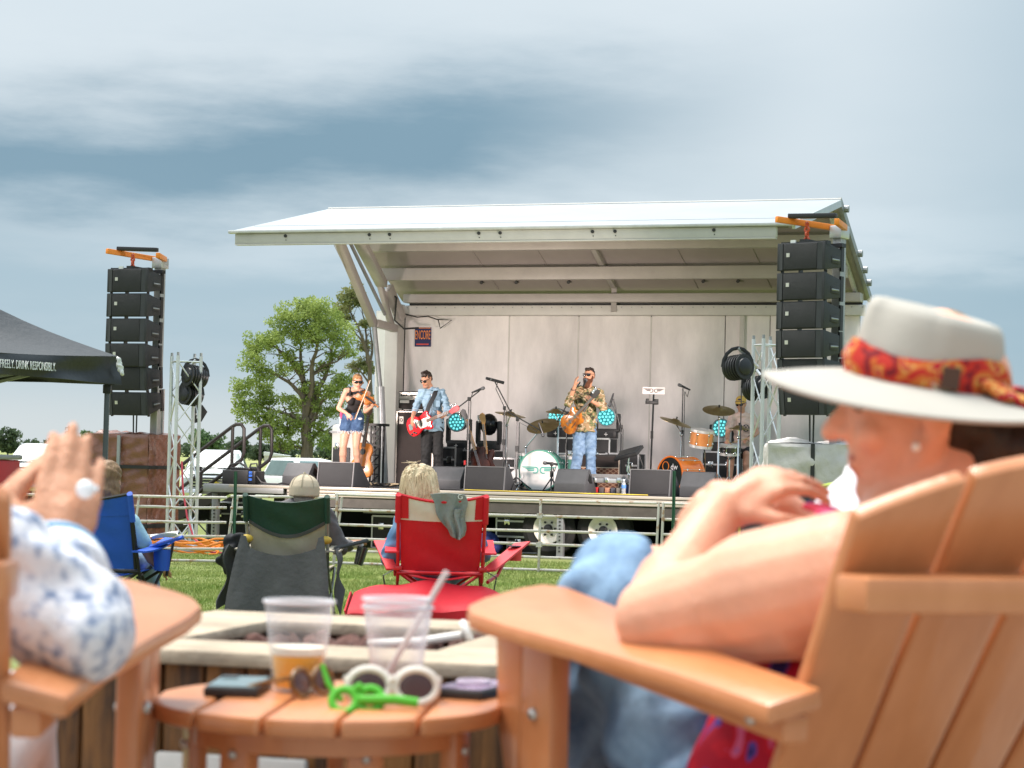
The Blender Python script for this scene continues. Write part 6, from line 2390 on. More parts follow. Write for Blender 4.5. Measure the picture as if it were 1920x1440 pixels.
obj('shoe', G().cap(ank[1][2] + V((0, .02, -.05)), ank[1][2] + V((.02, -.16, -.06)), .045, .04), SHOE, bp_)
obj('guitar_strap', G().tube([m_ + V((.05, .13, .0)), m_ + V((.07, .0, .08)), m_ + V((.05, -.13, -.03)), m_ + V((-.03, -.185, -.20)), m_ + V((-.085, -.22, -.38))], .036, 8, flat=.25), BLACK, bp_)
g = G()
P_ = lambda x, y, z, c=hd, Q=Q: c + Q @ V((x, y, z))
g.ell(P_(0, -.03, .050), (.078, .092, .080), Q).ell(P_(0, -.06, .01), (.070, .058, .07), Q).cap(P_(-.03, .05, .105), P_(.02, .02, .12), .034, .036).cap(P_(0, .06, .10), P_(0, -.04, .125), .030, .03)
organic('hair', g, DKHAIR, bp_, .009, 1, noise=(.005, 85))
shades(bp_, hd, Q, 1.0)
obj('lips', G().cap(P_(-.018, .090, -.061), P_(.018, .090, -.061), .006, .006, 8), mat('lips_m', (.38, .13, .1), .5), bp_)
obj('stubble', G().ell(P_(0, .046, -.085), (.050, .050, .036), Q), mat('stubble_skin', (.36, .19, .13), .7), bp_)

# ---------------- singer
o = on_deck(1097, .95)
sg_ = thing('person', 'bearded singer in sunglasses, camouflage shirt and blue jeans at the microphone', 'person', o, 0, PG)
hd = rel(1104, 705, o); hd.y = -.08
shL, shR = rel(1076, 733, o), rel(1124, 737, o)
shL.y, shR.y = -.07, .0
hip = rel(1097, 785, o)
elL = rel(1065, 757, o); elL.y = -.20
wrL = rel(1077, 724, o); wrL.y = -.30
elR = rel(1130, 765, o); elR.y = -.18
wrR = rel(1110, 755, o); wrR.y = -.36
Q = headframe((-.50, -1, .02))
CAMO = ramp_mat('camouflage', 9, [(0, (.05, .04, .025)), (.40, (.13, .15, .07)), (.47, (.30, .20, .11)), (.545, (.46, .38, .26)), (.60, (.17, .10, .055)), (.66, (.07, .10, .05))], .85, 2.5, .35, distort=.6)
BEARD = mat('red_brown_beard', (.10, .034, .014), .7, var=.5, vscale=70, bump=.8, bscale=160)
g = G()
m_, up, Qt = torso(g, hip, shL, shR, chest=.122, hipw=.145, waist=.13)
head(g, hd, Q, 1.02)
g.cap(m_ + V((0, 0, .02)), hd + Q @ V((0, -.02, -.06)), .060, .056, 12)
limb(g, shL, elL, wrL, .048, .042, .028)
limb(g, shR, elR, wrR, .048, .042, .028)
hand(g, wrL, (.10, -.1, .9), (-.8, -.4, .1), 1.0, .35, 1)
hand(g, wrR, (-.5, -.4, .45), (.2, -.7, -.3), 1.0, .85, -1)
ank = []
for i, (s, kx, ax) in enumerate(((-1, 1084, 1073), (1, 1107, 1110))):
    k_, a_ = rel(kx, 850, o), rel(ax, 892, o)
    k_.y, a_.y, a_.z = -.04, .02, .085
    hp = hip + V((s * .085, 0, -.03))
    limb(g, hp, k_, a_, .088, .062, .044)
    foot(g, a_, (s * .25, -1, 0))
    ank.append((hp, k_, a_))
organic('body', g, SKIN, sg_, .011, 3)
g = G()
torso(g, hip, shL, shR, .018, chest=.125, hipw=.15, waist=.14, belly=.025)
g.lathe([(.190, -.20), (.186, .0), (.155, .14)], 20, Matrix.Translation(hip) @ Matrix.Diagonal((1, .84, 1, 1)))
for a, b, c in ((shL, elL, wrL), (shR, elR, wrR)):
    g.cap(a, b, .070, .062, 12).cap(b, b.lerp(c, .42), .060, .050, 12)
cs_ = organic('camouflage_shirt', g, CAMO, sg_, .011, 2, noise=(.010, 44))
for s in (-1, 1):
    obj('pocket', G().box(m_ + V((s * .09, -.145, -.16)), (.11, .012, .12)), CAMO, cs_, bevel=.004)
    obj('collar', G().beam(m_ + V((s * .015, -.115, .03)), m_ + V((s * .09, -.10, .05)), .06, .014), CAMO, cs_, bevel=.004)
g = G()
g.ell(hip + V((0, 0, .0)), (.156, .126, .15))
for hp, k_, a_ in ank:
    g.cap(hp, k_, .110, .086, 14).cap(k_, a_ + V((0, 0, -.03)), .085, .080, 14)
organic('jeans', g, DENIM, sg_, .012, 3, noise=(.005, 50))
for hp, k_, a_ in ank:
    obj('shoe', G().cap(a_ + V((0, .03, -.05)), a_ + V((0, -.15, -.055)), .047, .04), mat('shoe_tan', (.22, .12, .06), .6), sg_)
obj('guitar_strap', G().tube([m_ + V((.08, .13, -.05)), m_ + V((.11, .0, .075)), m_ + V((.07, -.14, -.06)), m_ + V((.0, -.19, -.2)), m_ + V((-.06, -.2, -.30))], .026, 8, flat=.25), BLACK, sg_)
obj('wrist_band', G().torus(wrL + (elL - wrL) * .22, .036, .006, axes((1, 0, 0), wrL - elL), 18, 6), BLACK, sg_)
g = G()
P_ = lambda x, y, z, c=hd, Q=Q: c + Q @ V((x * 1.02, y * 1.02, z * 1.02))
g.ell(P_(0, -.028, .050), (.078, .090, .082), Q).ell(P_(0, -.055, .01), (.072, .062, .08), Q).ell(P_(0, .05, .095), (.055, .04, .026), Q)
organic('hair', g, DKHAIR, sg_, .009, 1, noise=(.004, 85))
g = G()
g.ell(P_(0, .056, -.085), (.066, .062, .055), Q).ell(P_(0, .072, -.14), (.052, .048, .058), Q).cap(P_(-.055, .02, -.06), P_(.055, .02, -.06), .02).cap(P_(-.025, .096, -.048), P_(.025, .096, -.048), .010)
for s in (-1, 1):
    g.cap(P_(s * .066, .0, .0), P_(s * .058, .03, -.07), .016, .026)
organic('beard', g, BEARD, sg_, .010, 2, noise=(.004, 90))
shades(sg_, hd, Q, 1.05)
mh = thing('microphone', 'hand-held microphone at the singer mouth', 'microphone', o + hd + Q @ V((-.01, .135, -.065)))
microphone(mh, (0, 0, 0), Q @ V((.22, -.75, .42)), 'vocal', 1.25)

# ---------------- drummer
o = on_deck(1392, 3.55)
dm = thing('person', 'drummer in yellow cap, sunglasses and pale emblem T-shirt seated behind the kit', 'person', o, 0, PG)
hd = rel(1388, 758, o); hd.y = -.10
shL, shR = rel(1372, 783, o), rel(1410, 783, o)
shL.y, shR.y = -.05, .0
hip = V((.0, .05, .72)); hip.x = rel(1396, 850, o).x
elL = rel(1362, 815, o); elL.y = -.14
wrL = rel(1360, 826, o); wrL.y = -.42
elR = rel(1418, 812, o); elR.y = -.12
wrR = rel(1398, 823, o); wrR.y = -.42
Q = headframe((-.42, -.9, -.25))
PINKT = mat('pale_pink_shirt', (.62, .47, .42), .85, var=.06, bump=.3, bscale=18)
g = G()
m_, up, Qt = torso(g, hip, shL, shR, chest=.118, hipw=.15, waist=.13)
head(g, hd, Q, 1.0)
g.cap(m_ + V((0, 0, .02)), hd + Q @ V((0, -.02, -.06)), .058, .054, 12)
limb(g, shL, elL, wrL, .047, .040, .028)
limb(g, shR, elR, wrR, .047, .040, .028)
hand(g, wrL, (-.2, -.7, -.1), (-.3, -.1, .8), 1.0, .9, 1)
hand(g, wrR, (-.5, -.6, -.1), (.2, -.1, .8), 1.0, .9, -1)
lg = []
for i, (s, kx, ax) in enumerate(((-1, 1366, 1362), (1, 1394, 1396))):
    k_ = rel(kx, 852, o); k_.y = -.42
    a_ = rel(ax, 890, o); a_.y, a_.z = -.40, .09
    hp = hip + V((s * .09, 0, -.02))
    limb(g, hp, k_, a_, .088, .06, .042)
    foot(g, a_, (s * .1, -1, 0))
    lg.append((hp, k_, a_))
organic('body', g, SKINP, dm, .011, 3)
g = G()
torso(g, hip, shL, shR, .018, chest=.122, hipw=.15, waist=.14, belly=.02)
for a, b in ((shL, elL), (shR, elR)):
    g.cap(a, a.lerp(b, .62), .068, .066, 12)
ts = organic('t_shirt', g, PINKT, dm, .012, 3, noise=(.006, 40))
eb = m_ + V((.05, -.155, -.17))
ee = obj('chest_emblem', G().torus(eb, .052, .007, Matrix.Rotation(R(90), 4, 'X'), 28, 6), mat('emblem_black', (.03, .03, .03), .6), ts)
obj('emblem_letter', G().beam(eb + V((-.024, 0, .042)), eb + V((0, 0, .002)), .010, .010).beam(eb + V((.024, 0, .042)), eb + V((0, 0, .002)), .010, .010), MATS['emblem_black'], ee)
obj('emblem_letter', G().beam(eb + V((-.042, 0, .022)), eb + V((-.020, 0, -.042)), .010, .010).beam(eb + V((-.020, 0, -.042)), eb + V((0, 0, -.006)), .010, .010)
    .beam(eb + V((0, 0, -.006)), eb + V((.020, 0, -.042)), .010, .010).beam(eb + V((.020, 0, -.042)), eb + V((.042, 0, .022)), .010, .010), MATS['emblem_black'], ee)
g = G()
g.ell(hip + V((0, 0, -.02)), (.16, .14, .12))
for hp, k_, a_ in lg:
    g.cap(hp, hp.lerp(k_, .85), .105, .088, 14)
organic('shorts', g, mat('shorts_charcoal', (.02, .02, .023), .8), dm, .013, 3)
for hp, k_, a_ in lg:
    obj('shoe', G().cap(a_ + V((0, .03, -.05)), a_ + V((0, -.15, -.055)), .047, .04), SHOE, dm)
g = G()
P_ = lambda x, y, z, c=hd, Q=Q: c + Q @ V((x, y, z))
organic('hair', G().ell(P_(0, -.045, .0), (.079, .075, .07), Q), DKHAIR, dm, .010, 2)
YEL = mat('cap_yellow', (.62, .40, .10), .8)
g = G().ell(P_(0, -.016, .062), (.086, .103, .075), Q).cap(P_(-.05, .09, .045), P_(.05, .09, .045), .018, .018).cap(P_(-.035, .13, .038), P_(.035, .13, .038), .012, .012)
cp = organic('cap', g, YEL, dm, .009, 2)
obj('cap_crest', G().ell(P_(-.01, .086, .095), (.028, .012, .014), Q), mat('cap_navy', (.03, .03, .08), .6), cp)
obj('cap_rope', G().tube([P_(-.075, .045, .055), P_(-.04, .092, .065), P_(.04, .092, .065), P_(.075, .045, .055)], .005, 6), mat('cap_navy', (.03, .03, .08), .6), cp)
shades(dm, hd, Q, 1.0)
for i, (w, e) in enumerate(((wrL, rel(1368, 838, o) + V((0, -.65, 0))), (wrR, rel(1366, 830, o) + V((0, -.62, 0))))):
    s0_ = w + V((-.03, -.09, .0))
    dsk = thing('drum_stick', ('drum stick in the drummer right hand', 'drum stick in the drummer left hand')[i], 'drum stick', o + s0_)
    obj('stick', G().tube([(0, 0, 0), e - s0_], [.009, .006], 6), mat('stick_wood', (.55, .36, .17), .5), dsk)
obj('watch', G().torus(wrR + (elR - wrR) * .18, .034, .008, axes((1, 0, 0), wrR - elR), 18, 6), BLACK, dm)


# ================================================================== SPECTATORS IN CAMP CHAIRS
def gsheet(f, ni, nj, th=.006):
    return G().sheet([[f(i / (ni - 1), j / (nj - 1)) for j in range(nj)] for i in range(ni)], th)


def camp_chair(label, loc, rz, H, W, mfab, mtop, mframe, split=None, skirt=None, sag=.05, mid=None, group='folding camp chairs on the lawn', cup=True, trim=None, sleeve=None):
    """seen from behind: local -y is the back side, chair faces +y"""
    root = thing('camp_chair', label, 'camp chair', loc, rz, group)
    w = W / 2
    seat_z = H * .42
    arm_z = H * .62
    yb = -.08
    # back cloth leaning back
    def bk(u, v):
        z = seat_z + .02 + (H - seat_z - .02) * v
        x = -w * (1 - .06 * (1 - v)) + W * (1 - .06 * (1 - v)) * u
        b = math.sin(math.pi * u)
        dip = .045 * b * (v ** 4)
        wr = .006 * math.sin(v * 17 + u * 9) * b + .004 * math.sin(u * 31 + v * 5)
        return V((x, yb - .20 * v - sag * b * (1 - .6 * v) + .03 + wr, z - dip))
    sp = split or .62
    obj('back_lower', gsheet(lambda u, v: bk(u, v * sp + .004 * math.sin(math.pi * u) * 0 - (.20 * math.sin(math.pi * u) * v if mid else 0)), 17, 12), mfab, root)
    tp_ = obj('back_upper', gsheet(lambda u, v: bk(u, sp + (1 - sp) * v - (.20 * math.sin(math.pi * u) * (1 - v) if mid else 0)) + V((0, -.005, 0)), 17, 12), mtop, root)
    if mid:
        obj('band', gsheet(lambda u, v: bk(u, sp - .20 * math.sin(math.pi * u) - .025 + .05 * v) + V((0, -.012, 0)), 17, 4), mid, root)
    # sleeve pockets over the posts
    for s in (-1, 1):
        x = s * (w + .012)
        obj('post', G().tube([(x * .97, yb + .06, seat_z - .06), (x, yb - .19, H - .02)], .0125, 8), mframe, root)
        obj('post_sleeve', G().tube([(x, yb - .115 - .01, H * .80), (x, yb - .19, H - .0), (x, yb - .195, H + .004)], .021, 8), mfab if sleeve is None else sleeve, root)
        obj('leg', G().tube([(x * .95, yb + .06, seat_z), (-x * .9, yb + .02, .01)], .011, 8), mframe, root)
        obj('leg', G().tube([(x * .95, .42, seat_z), (-x * .9, .40, .01)], .011, 8), mframe, root)
        obj('leg', G().tube([(x, .40, .02), (x * .97, yb + .08, seat_z - .02)], .011, 8), mframe, root)
        obj('leg', G().tube([(x, yb - .02, .02), (x * .97, .40, seat_z)], .011, 8), mframe, root)
        obj('arm_post', G().tube([(x * 1.03, .42, seat_z - .05), (x * 1.12, .46, arm_z)], .011, 8), mframe, root)
        ar = obj('armrest', gsheet(lambda u, v, x=x, s=s: V((x * 1.02 + s * (.10 * u - .02) * (1), yb - .10 + .60 * v, arm_z - .04 + .07 * v - .02 * math.sin(math.pi * v))), 4, 12, .012), mfab if not trim else mtop, root)
    obj('seat', gsheet(lambda u, v: V((-w + W * u, yb + .06 + .44 * v, seat_z - .05 * math.sin(math.pi * u) + .02 * v)), 12, 8), mfab, root)
    obj('seat_bar', G().tube([(-w * 1.02, yb + .03, seat_z), (w * 1.02, yb + .03, seat_z)], .013, 8), mframe, root)
    return root, bk, dict(w=w, seat=seat_z, arm=arm_z, yb=yb)


# --- green and tan chair with a man in a tan cap
D1 = 15.6
GRN = mat('chair_dark_green', (.012, .048, .032), .6, var=.2, bump=.25, bscale=14)
TAN = mat('chair_tan', (.42, .37, .29), .8, var=.08, bump=.15, bscale=30)
CHAR = mat('chair_charcoal', (.055, .055, .056), .8, var=.15, bump=.25, bscale=30)
p = at(540, 1165, D1)
zg = gz(D1)
Hc = at(538, 930, D1 - .2).z - zg
cch, bk, info = camp_chair('green and tan camp chair with a grey cloth draped over its lower back', (p.x, D1, zg), R(-2), Hc, .565, TAN, GRN, mat('chair_frame_grey', (.30, .31, .30), .4, .5), .66 - .02, mid=mat('band_dark', (.08, .08, .08), .7), sleeve=GRN)
dsh = thing('grey_cloth', 'large charcoal blanket hung over the back of the green chair', 'blanket', (p.x, D1, zg), R(-2), None)
def drape(u, v):
    tz = Hc * .625
    x = (-.40 + .76 * u) * (1 - .22 * (1 - v) ** 1.5 * 1) + (.0)
    z = tz - .52 * Hc * v - .075 * math.sin(math.pi * u) * (1 - v) - .10 * v * (abs(u - .5) * 2) ** 2 * (1 if u > .5 else .4)
    y = -.30 - .02 * math.sin(u * 15) * v - .10 * v - .03 * math.sin(u * 7 + 1) * v
    if u < .08 or u > .92:
        z += .07 * (1 - v)
    return V((x, y, z))
obj('cloth', gsheet(drape, 34, 18, .008), mat('blanket_charcoal', (.075, .075, .076), .85, var=.12, bump=.3, bscale=22), dsh)
def side(u, v, s=-1):
    x = -.40 + .04 * u - .02 * math.sin(v * 9) - .06 * v * (1 - u)
    z = Hc * .62 - .50 * Hc * v * (1 - .3 * u) - .06 * u
    return V((x, -.30 + .30 * u - .04 * math.sin(v * 8 + u * 3), z))
obj('cloth_side', gsheet(side, 10, 16, .008), MATS['blanket_charcoal'], dsh)
obj('cloth_right_side', gsheet(lambda u, v: V((.36 + .02 * math.sin(v * 7) + .04 * v, -.28 + .25 * u, Hc * .60 - .5 * Hc * v * (1 - .35 * u))), 8, 14, .008), MATS['blanket_charcoal'], dsh)  # right flap, same charcoal as the rest of the cloth
for s in (-1, 1):
    obj('yellow_tab', G().ell((s * .285, -.20, Hc * .665), (.045, .03, .03)), mat('tab_yellow', (.55, .38, .06), .6), cch)
blk = thing('black_jacket', 'black jacket hanging from the left arm of the green chair', 'jacket', (p.x, D1, zg), R(-2))
organic('jacket', G().cap((-.36, .0, Hc * .64), (-.44, .08, Hc * .55), .07, .07).cap((-.44, .05, Hc * .6), (-.47, .1, Hc * .42), .075, .05).cap((-.42, .0, Hc * .55), (-.40, .02, Hc * .34), .07, .045)
        .cap((-.47, .1, Hc * .5), (-.52, .1, Hc * .46), .05, .04), mat('jacket_black', (.008, .009, .012), .8, bump=.3, bscale=18), blk, .014, 3, noise=(.012, 26))
arm_m = obj('arm_pad', gsheet(lambda u, v: V((.32 + .20 * v + .02 * u, -.06 + .36 * v + .05 * u, Hc * .60 + .05 * v - .05 * (u - .5) ** 2)), 6, 10, .025), BLACK, cch)
cupm = thing('drink_tumbler', 'dark steel tumbler in the arm of the green chair', 'tumbler', V((p.x + .50, D1 + .25, zg + Hc * .53)), 0)
obj('cup', G().lathe([(.0, -.07), (.034, -.07), (.042, .06), (.042, .065), (.038, .065), (.03, -.06), (.0, -.06)], 20, Matrix.Rotation(R(14), 4, 'Y')), mat('tumbler_steel', (.12, .125, .13), .25, .8), cupm)
obj('napkin', G().ell((-.03, .02, .08), (.05, .04, .025)), WHITEP, cupm)

mp_ = thing('person', 'man in a tan baseball cap and grey shirt seated in the green chair', 'person', (p.x + .0, D1 + .12, zg), R(-2), 'spectators in camp chairs')
hd = V((at(566, 928, D1).x - p.x, .06, at(566, 926, D1).z - zg))
hip = V((0, .05, Hc * .47))
shL, shR = V((-.21, .02, Hc * .86)), V((.23, .02, Hc * .86))
Q = headframe((.03, 1, -.05))
g = G()
m_, up, Qt = torso(g, hip, shL, shR, chest=.12, waist=.14)
head(g, hd, Q, 1.02)
g.cap(m_, hd + V((0, -.0, -.06)), .06, .058)
elR, wrR = V((.34, .14, Hc * .60)), V((.46, .36, Hc * .62))
elL, wrL = V((-.33, .16, Hc * .60)), V((-.30, .42, Hc * .60))
limb(g, shR, elR, wrR, .05, .042, .03)
limb(g, shL, elL, wrL, .05, .042, .03)
hand(g, wrR, (.1, .9, .1), (0, 0, 1), 1, .6, -1)
hand(g, wrL, (.1, .9, .1), (0, 0, 1), 1, .6, 1)
legs = []
for s in (-1, 1):
    hp, k_, a_ = hip + V((s * .1, .05, 0)), V((s * .13, .50, Hc * .50)), V((s * .15, .60, .09))
    limb(g, hp, k_, a_, .088, .062, .045)
    foot(g, a_, (0, 1, 0))
    legs.append((hp, k_, a_))
organic('body', g, SKIN, mp_, .013, 3)
g = G()
torso(g, hip, shL, shR, .02, chest=.125, waist=.15)
g.cap(shR, elR, .075, .070).cap(elR, elR.lerp(wrR, .35), .065, .055).cap(shL, elL, .075, .07).cap(elL, elL.lerp(wrL, .35), .065, .055)
organic('grey_shirt', g, mat('shirt_grey', (.13, .12, .125), .85, bump=.3, bscale=18), mp_, .014, 3, noise=(.006, 35))
g = G()
g.ell(hip, (.16, .14, .12))
for hp, k_, a_ in legs:
    g.cap(hp, k_, .10, .08).cap(k_, a_, .078, .07)
organic('trousers', g, mat('trouser_khaki', (.28, .22, .14), .8), mp_, .014, 3)
CAPT = mat('cap_tan', (.50, .41, .30), .85, var=.10, bump=.15, bscale=60)
P_ = lambda x, y, z, c=hd, Q=Q: c + Q @ V((x, y, z))
cp = organic('cap', G().ell(P_(0, -.012, .045), (.112, .126, .098), Q).lathe([(.113, -.025), (.114, .05)], 24, Matrix.Translation(P_(0, -.012, 0)) @ Q.to_4x4() @ Matrix.Diagonal((1, 1.12, 1, 1))).cap(P_(-.06, .11, .03), P_(.06, .11, .03), .02).cap(P_(-.04, .16, .02), P_(.04, .16, .02), .014), CAPT, mp_, .009, 3)
obj('cap_seam', G().tube([P_(0, -.012 - .127 * math.cos(a), .050 + .107 * math.sin(a)) for a in np.linspace(-.1, 1.6, 12)], .003, 5), mat('seam_tan', (.33, .28, .2), .8), cp)
for sx_ in (-1, 1):
    obj('cap_seam', G().tube([P_(sx_ * .113 * math.cos(a) * .72, -.012 - .126 * math.cos(a) * .69, .045 + .099 * math.sin(a)) for a in np.linspace(-.1, 1.6, 12)], .0022, 5), mat('seam_tan', (.33, .28, .2), .8), cp)
obj('cap_button', G().ell(P_(0, -.012, .146), .009), CAPT, cp)
obj('cap_opening', G().tube([P_(-.05 + .1 * i / 10, -.112 + .0 * i, -.022 + .030 * math.sin(math.pi * i / 10)) for i in range(11)], .007, 6), mat('seam_tan', (.33, .28, .2), .8), cp)
organic('hair', G().ell(P_(0, -.04, -.05), (.080, .074, .055), Q), mat('grey_hair', (.22, .19, .17), .7, var=.3, vscale=60), mp_, .010, 2)

# --- red chair with a blonde woman
D2 = 15.2
REDF = mat('chair_red', (.56, .008, .022), .6, var=.10, vscale=4, bump=.2, bscale=16)
WHTF = mat('chair_white', (.70, .66, .62), .75, var=.05, bump=.15, bscale=20)
REDM = mat('chair_frame_red', (.55, .012, .02), .35, spec=.6)
p = at(822, 1180, D2)
zg = gz(D2)
Hc2 = at(828, 930, D2 - .2).z - zg
rc, bk2, info2 = camp_chair('bright red and white camp chair with a grey towel on its back', (p.x, D2, zg), R(3), Hc2, .59, REDF, WHTF, REDM, .68)
for s in (-1, 1):
    obj('corner_panel', gsheet(lambda u, v, s=s: bk2(.5 + s * (.5 - .10 * u), .70 + .30 * v) + V((0, -.012, 0)), 4, 8, .006), REDF, rc)
    obj('strap', G().tube([(s * .33, -.05, Hc2 * .44), (s * .40, -.08, Hc2 * .40), (s * .37, -.1, Hc2 * .22), (s * .34, -.12, Hc2 * .2)], .012, 6, flat=.3), BLACK, rc)
    obj('joint', G().box((s * .30, -.06, Hc2 * .455), (.06, .04, .03)), REDM, rc, bevel=.006)
obj('top_tube', G().tube([bk2(u, 1.0) + V((0, -.004, .004)) for u in np.linspace(0, 1, 14)], .012, 6), REDF, rc)
arr = obj('arm_tray', gsheet(lambda u, v: V((.34 + .27 * v + .11 * (u - .5), .0 + .45 * v - .06 * (u - .5), Hc2 * (.44 + .20 * v + .02 * (u - .5)))), 6, 10, .014), mat('tray_red', (.68, .05, .06), .5), rc)
obj('cup_hole', G().ell((.545, .36, Hc2 * .61 + .008), (.055, .05, .006)), mat('hole_dark', (.05, .01, .03), .6), arr)
obj('cup_pocket', G().lathe([(.05, -.09), (.055, 0), (.05, 0), (.045, -.085)], 16, Matrix.Translation((.55, .38, Hc2 * .60))), mat('tray_red', (.68, .05, .06), .5), arr)
obj('arm_strut', G().tube([(.34, -.02, Hc2 * .36), (.42, .2, Hc2 * .40), (.50, .3, Hc2 * .56)], .014, 6), REDM, rc)
obj('arm_tray', gsheet(lambda u, v: V((-.34 - .10 * v - .08 * (u - .5), .0 + .45 * v, Hc2 * (.44 + .19 * v))), 6, 10, .014), mat('tray_red', (.68, .05, .06), .5), rc)
# red footrest / carry bag spread behind the chair
rb_ = thing('red_bag', 'large red cloth spread behind the red chair', 'cloth', (p.x, D2 - .55, gz(D2 - .55)), 0)
def rcl(u, v):
    x = (-.64 + 1.22 * u) * (1 - .10 * (1 - v))
    top = Hc2 * .34
    q = min(1, v * 2.6)
    edge = (abs(u - .48) * 2) ** 2.2
    z = top - .10 * edge * (1 - v) - .50 * max(0, v - .10) + .014 * math.sin(u * 17 + v * 4)
    y = .42 - .55 * q + .03 * math.sin(u * 11 + 2 * v)
    return V((x, y, max(.0, z)))
obj('cloth', gsheet(rcl, 34, 20, .012), mat('cloth_red', (.48, .004, .016), .65, var=.12, vscale=3, bump=.3, bscale=10), rb_)
obj('side_cloth', gsheet(lambda u, v: V((-.62 + .03 * math.sin(v * 6) - .04 * v, .40 - .5 * (1 - u), max(0, Hc2 * .26 - .10 * (1 - u) - .38 * v))), 10, 12, .012), MATS['cloth_red'], rb_)
# towel
tw = thing('grey_towel', 'soft grey towel hung over the top of the red chair back', 'towel', (p.x, D2, zg), R(3))
def towel(u, v):
    wv = .245 * (1 - .62 * v ** 1.6)
    x0 = .035 + .075 * v
    x = x0 + wv * (u - .5) + .01 * math.sin(v * 9)
    z = Hc2 + .012 - .33 * v * (1 - .25 * abs(u - .5)) + .012 * math.sin(math.pi * u)
    f = .020 * math.sin(u * 13 + v * 5) * (v + .15) + .030 * math.exp(-((u - .55 - .1 * v) / .12) ** 2) * v
    b = bk2(min(1, max(0, .5 + x / .59)), min(1, max(0, 1 - .36 * v * 1.0)))
    return V((x, b.y - .030 - f, z))
TOW = mat('towel_grey', (.24, .26, .26), .95, var=.12, vscale=14, bump=.4, bscale=50)
obj('towel', gsheet(towel, 24, 22, .008), TOW, tw)
obj('towel_fold', gsheet(lambda u, v: towel(.62 + .22 * u * (1 - v), .35 + .66 * v) + V((0, -.022 - .02 * math.sin(math.pi * u), 0)), 8, 14, .008), TOW, tw)
textobj('towel_mark', 'G', .05, WHITEP, tw, Matrix.Translation(towel(.82, .07) + V((0, -.012, 0))) @ Matrix.Rotation(R(90), 4, 'X') @ Matrix.Rotation(R(15), 4, 'Z'), .001)

wp = thing('person', 'blonde woman in a blue top seated in the red chair, seen from behind', 'person', (p.x, D2 + .12, zg), R(3), 'spectators in camp chairs')
hd = V((at(787, 905, D2).x - p.x, .10, at(787, 908, D2).z - zg))
hip = V((0, .05, Hc2 * .47))
shL, shR = V((-.26, .04, Hc2 * .83)), V((.16, .06, Hc2 * .83))
Q = headframe((.35, 1, -.05))
g = G()
m_, up, Qt = torso(g, hip, shL, shR, chest=.115, waist=.13)
head(g, hd, Q, 1.0)
g.cap(m_, hd + V((0, -.0, -.06)), .055, .052)
elL, wrL = V((-.36, .10, Hc2 * .52)), V((-.30, .38, Hc2 * .54))
elR, wrR = V((.30, .16, Hc2 * .56)), V((.22, .42, Hc2 * .54))
limb(g, shL, elL, wrL, .048, .04, .028)
limb(g, shR, elR, wrR, .046, .04, .028)
hand(g, wrR, (-.2, .9, .1), (0, 0, 1), .92, .6, -1)
hand(g, wrL, (.2, .9, .1), (0, 0, 1), .92, .6, 1)
legs = []
for s in (-1, 1):
    hp, k_, a_ = hip + V((s * .1, .05, 0)), V((s * .12, .48, Hc2 * .50)), V((s * .14, .58, .09))
    limb(g, hp, k_, a_, .088, .062, .045)
    foot(g, a_, (0, 1, 0))
    legs.append((hp, k_, a_))
organic('body', g, SKINP, wp, .013, 3)
g = G()
torso(g, hip, shL, shR, .02, chest=.12, waist=.14)
g.cap(shL, elL, .078, .075).cap(elL, elL.lerp(wrL, .2), .075, .06).cap(shR, elR, .075, .072)
organic('blue_top', g, ramp_mat('top_blue_fade', 4, [(0, (.02, .045, .12)), (.36, (.08, .18, .34)), (.6, (.18, .30, .46)), (1, (.3, .4, .5))], .85, 2, .3, interp='LINEAR', stretch=(.4, .4, 1.6)), wp, .014, 3, noise=(.006, 35))
organic('white_collar', G().ell(m_ + V((-.12, -.03, .03)), (.10, .09, .05)), WHITEP, wp, .014, 3, noise=(.008, 40))
g = G().ell(hip, (.17, .14, .12))
for hp, k_, a_ in legs:
    g.cap(hp, k_, .10, .08).cap(k_, a_, .078, .065)
organic('jeans', g, DENIM, wp, .014, 3)
BLOND = mat('blonde_hair', (.48, .35, .21), .45, col2=(.66, .54, .36), thr=(.34, .6), vscale=22, stretch=(1, 1, .16), bump=.7, bscale=60)
P_ = lambda x, y, z, c=hd, Q=Q: c + Q @ V((x, y, z))
g = G()
g.ell(P_(0, -.02, .035), (.128, .125, .112), Q).ell(P_(0.01, -.03, -.05), (.142, .12, .11), Q).ell(P_(.0, -.04, -.14), (.125, .10, .085), Q)
ho = organic('hair', g, BLOND, wp, .011, 2, noise=(.006, 45))
gg = G()
for q in range(120):
    a = random.uniform(math.pi * .95, 2.05 * math.pi)
    z0_ = random.uniform(-.02, .10)
    r0 = math.sqrt(max(.04, 1 - (z0_ / .15) ** 2))
    p0_ = P_(math.cos(a) * .02, math.sin(a) * .02 - .03, .138)
    r1_ = math.sqrt(1 - (z0_ / .12) ** 2)
    b0_ = P_(math.cos(a) * .128 * r1_, math.sin(a) * .126 * r1_ - .02, z0_ + .035)
    a2 = a + random.gauss(0, .12)
    b1_ = P_(math.cos(a2) * .143 + .01, math.sin(a2) * .122 - .03, -.06 + random.uniform(-.02, .02))
    p2_ = P_(math.cos(a2 + random.gauss(0, .12)) * .100, math.sin(a2) * .09 - .04, -.15 - random.random() * .06)
    gg.tube([p0_, b0_, b1_ + V((random.gauss(0, .006), 0, 0)), p2_ + V((random.gauss(0, .012), 0, 0))], [.003, .007, .008, .003], 5)
for q in range(7):
    b_ = P_(random.uniform(-.08, .02), -.05, .12)
    gg.tube([b_, b_ + V((random.uniform(-.06, .03), 0, .03)), b_ + V((random.uniform(-.09, .05), 0, random.uniform(.02, .05)))], [.003, .002, .001], 4)
so_ = obj('hair_strands', gg, BLOND, ho)
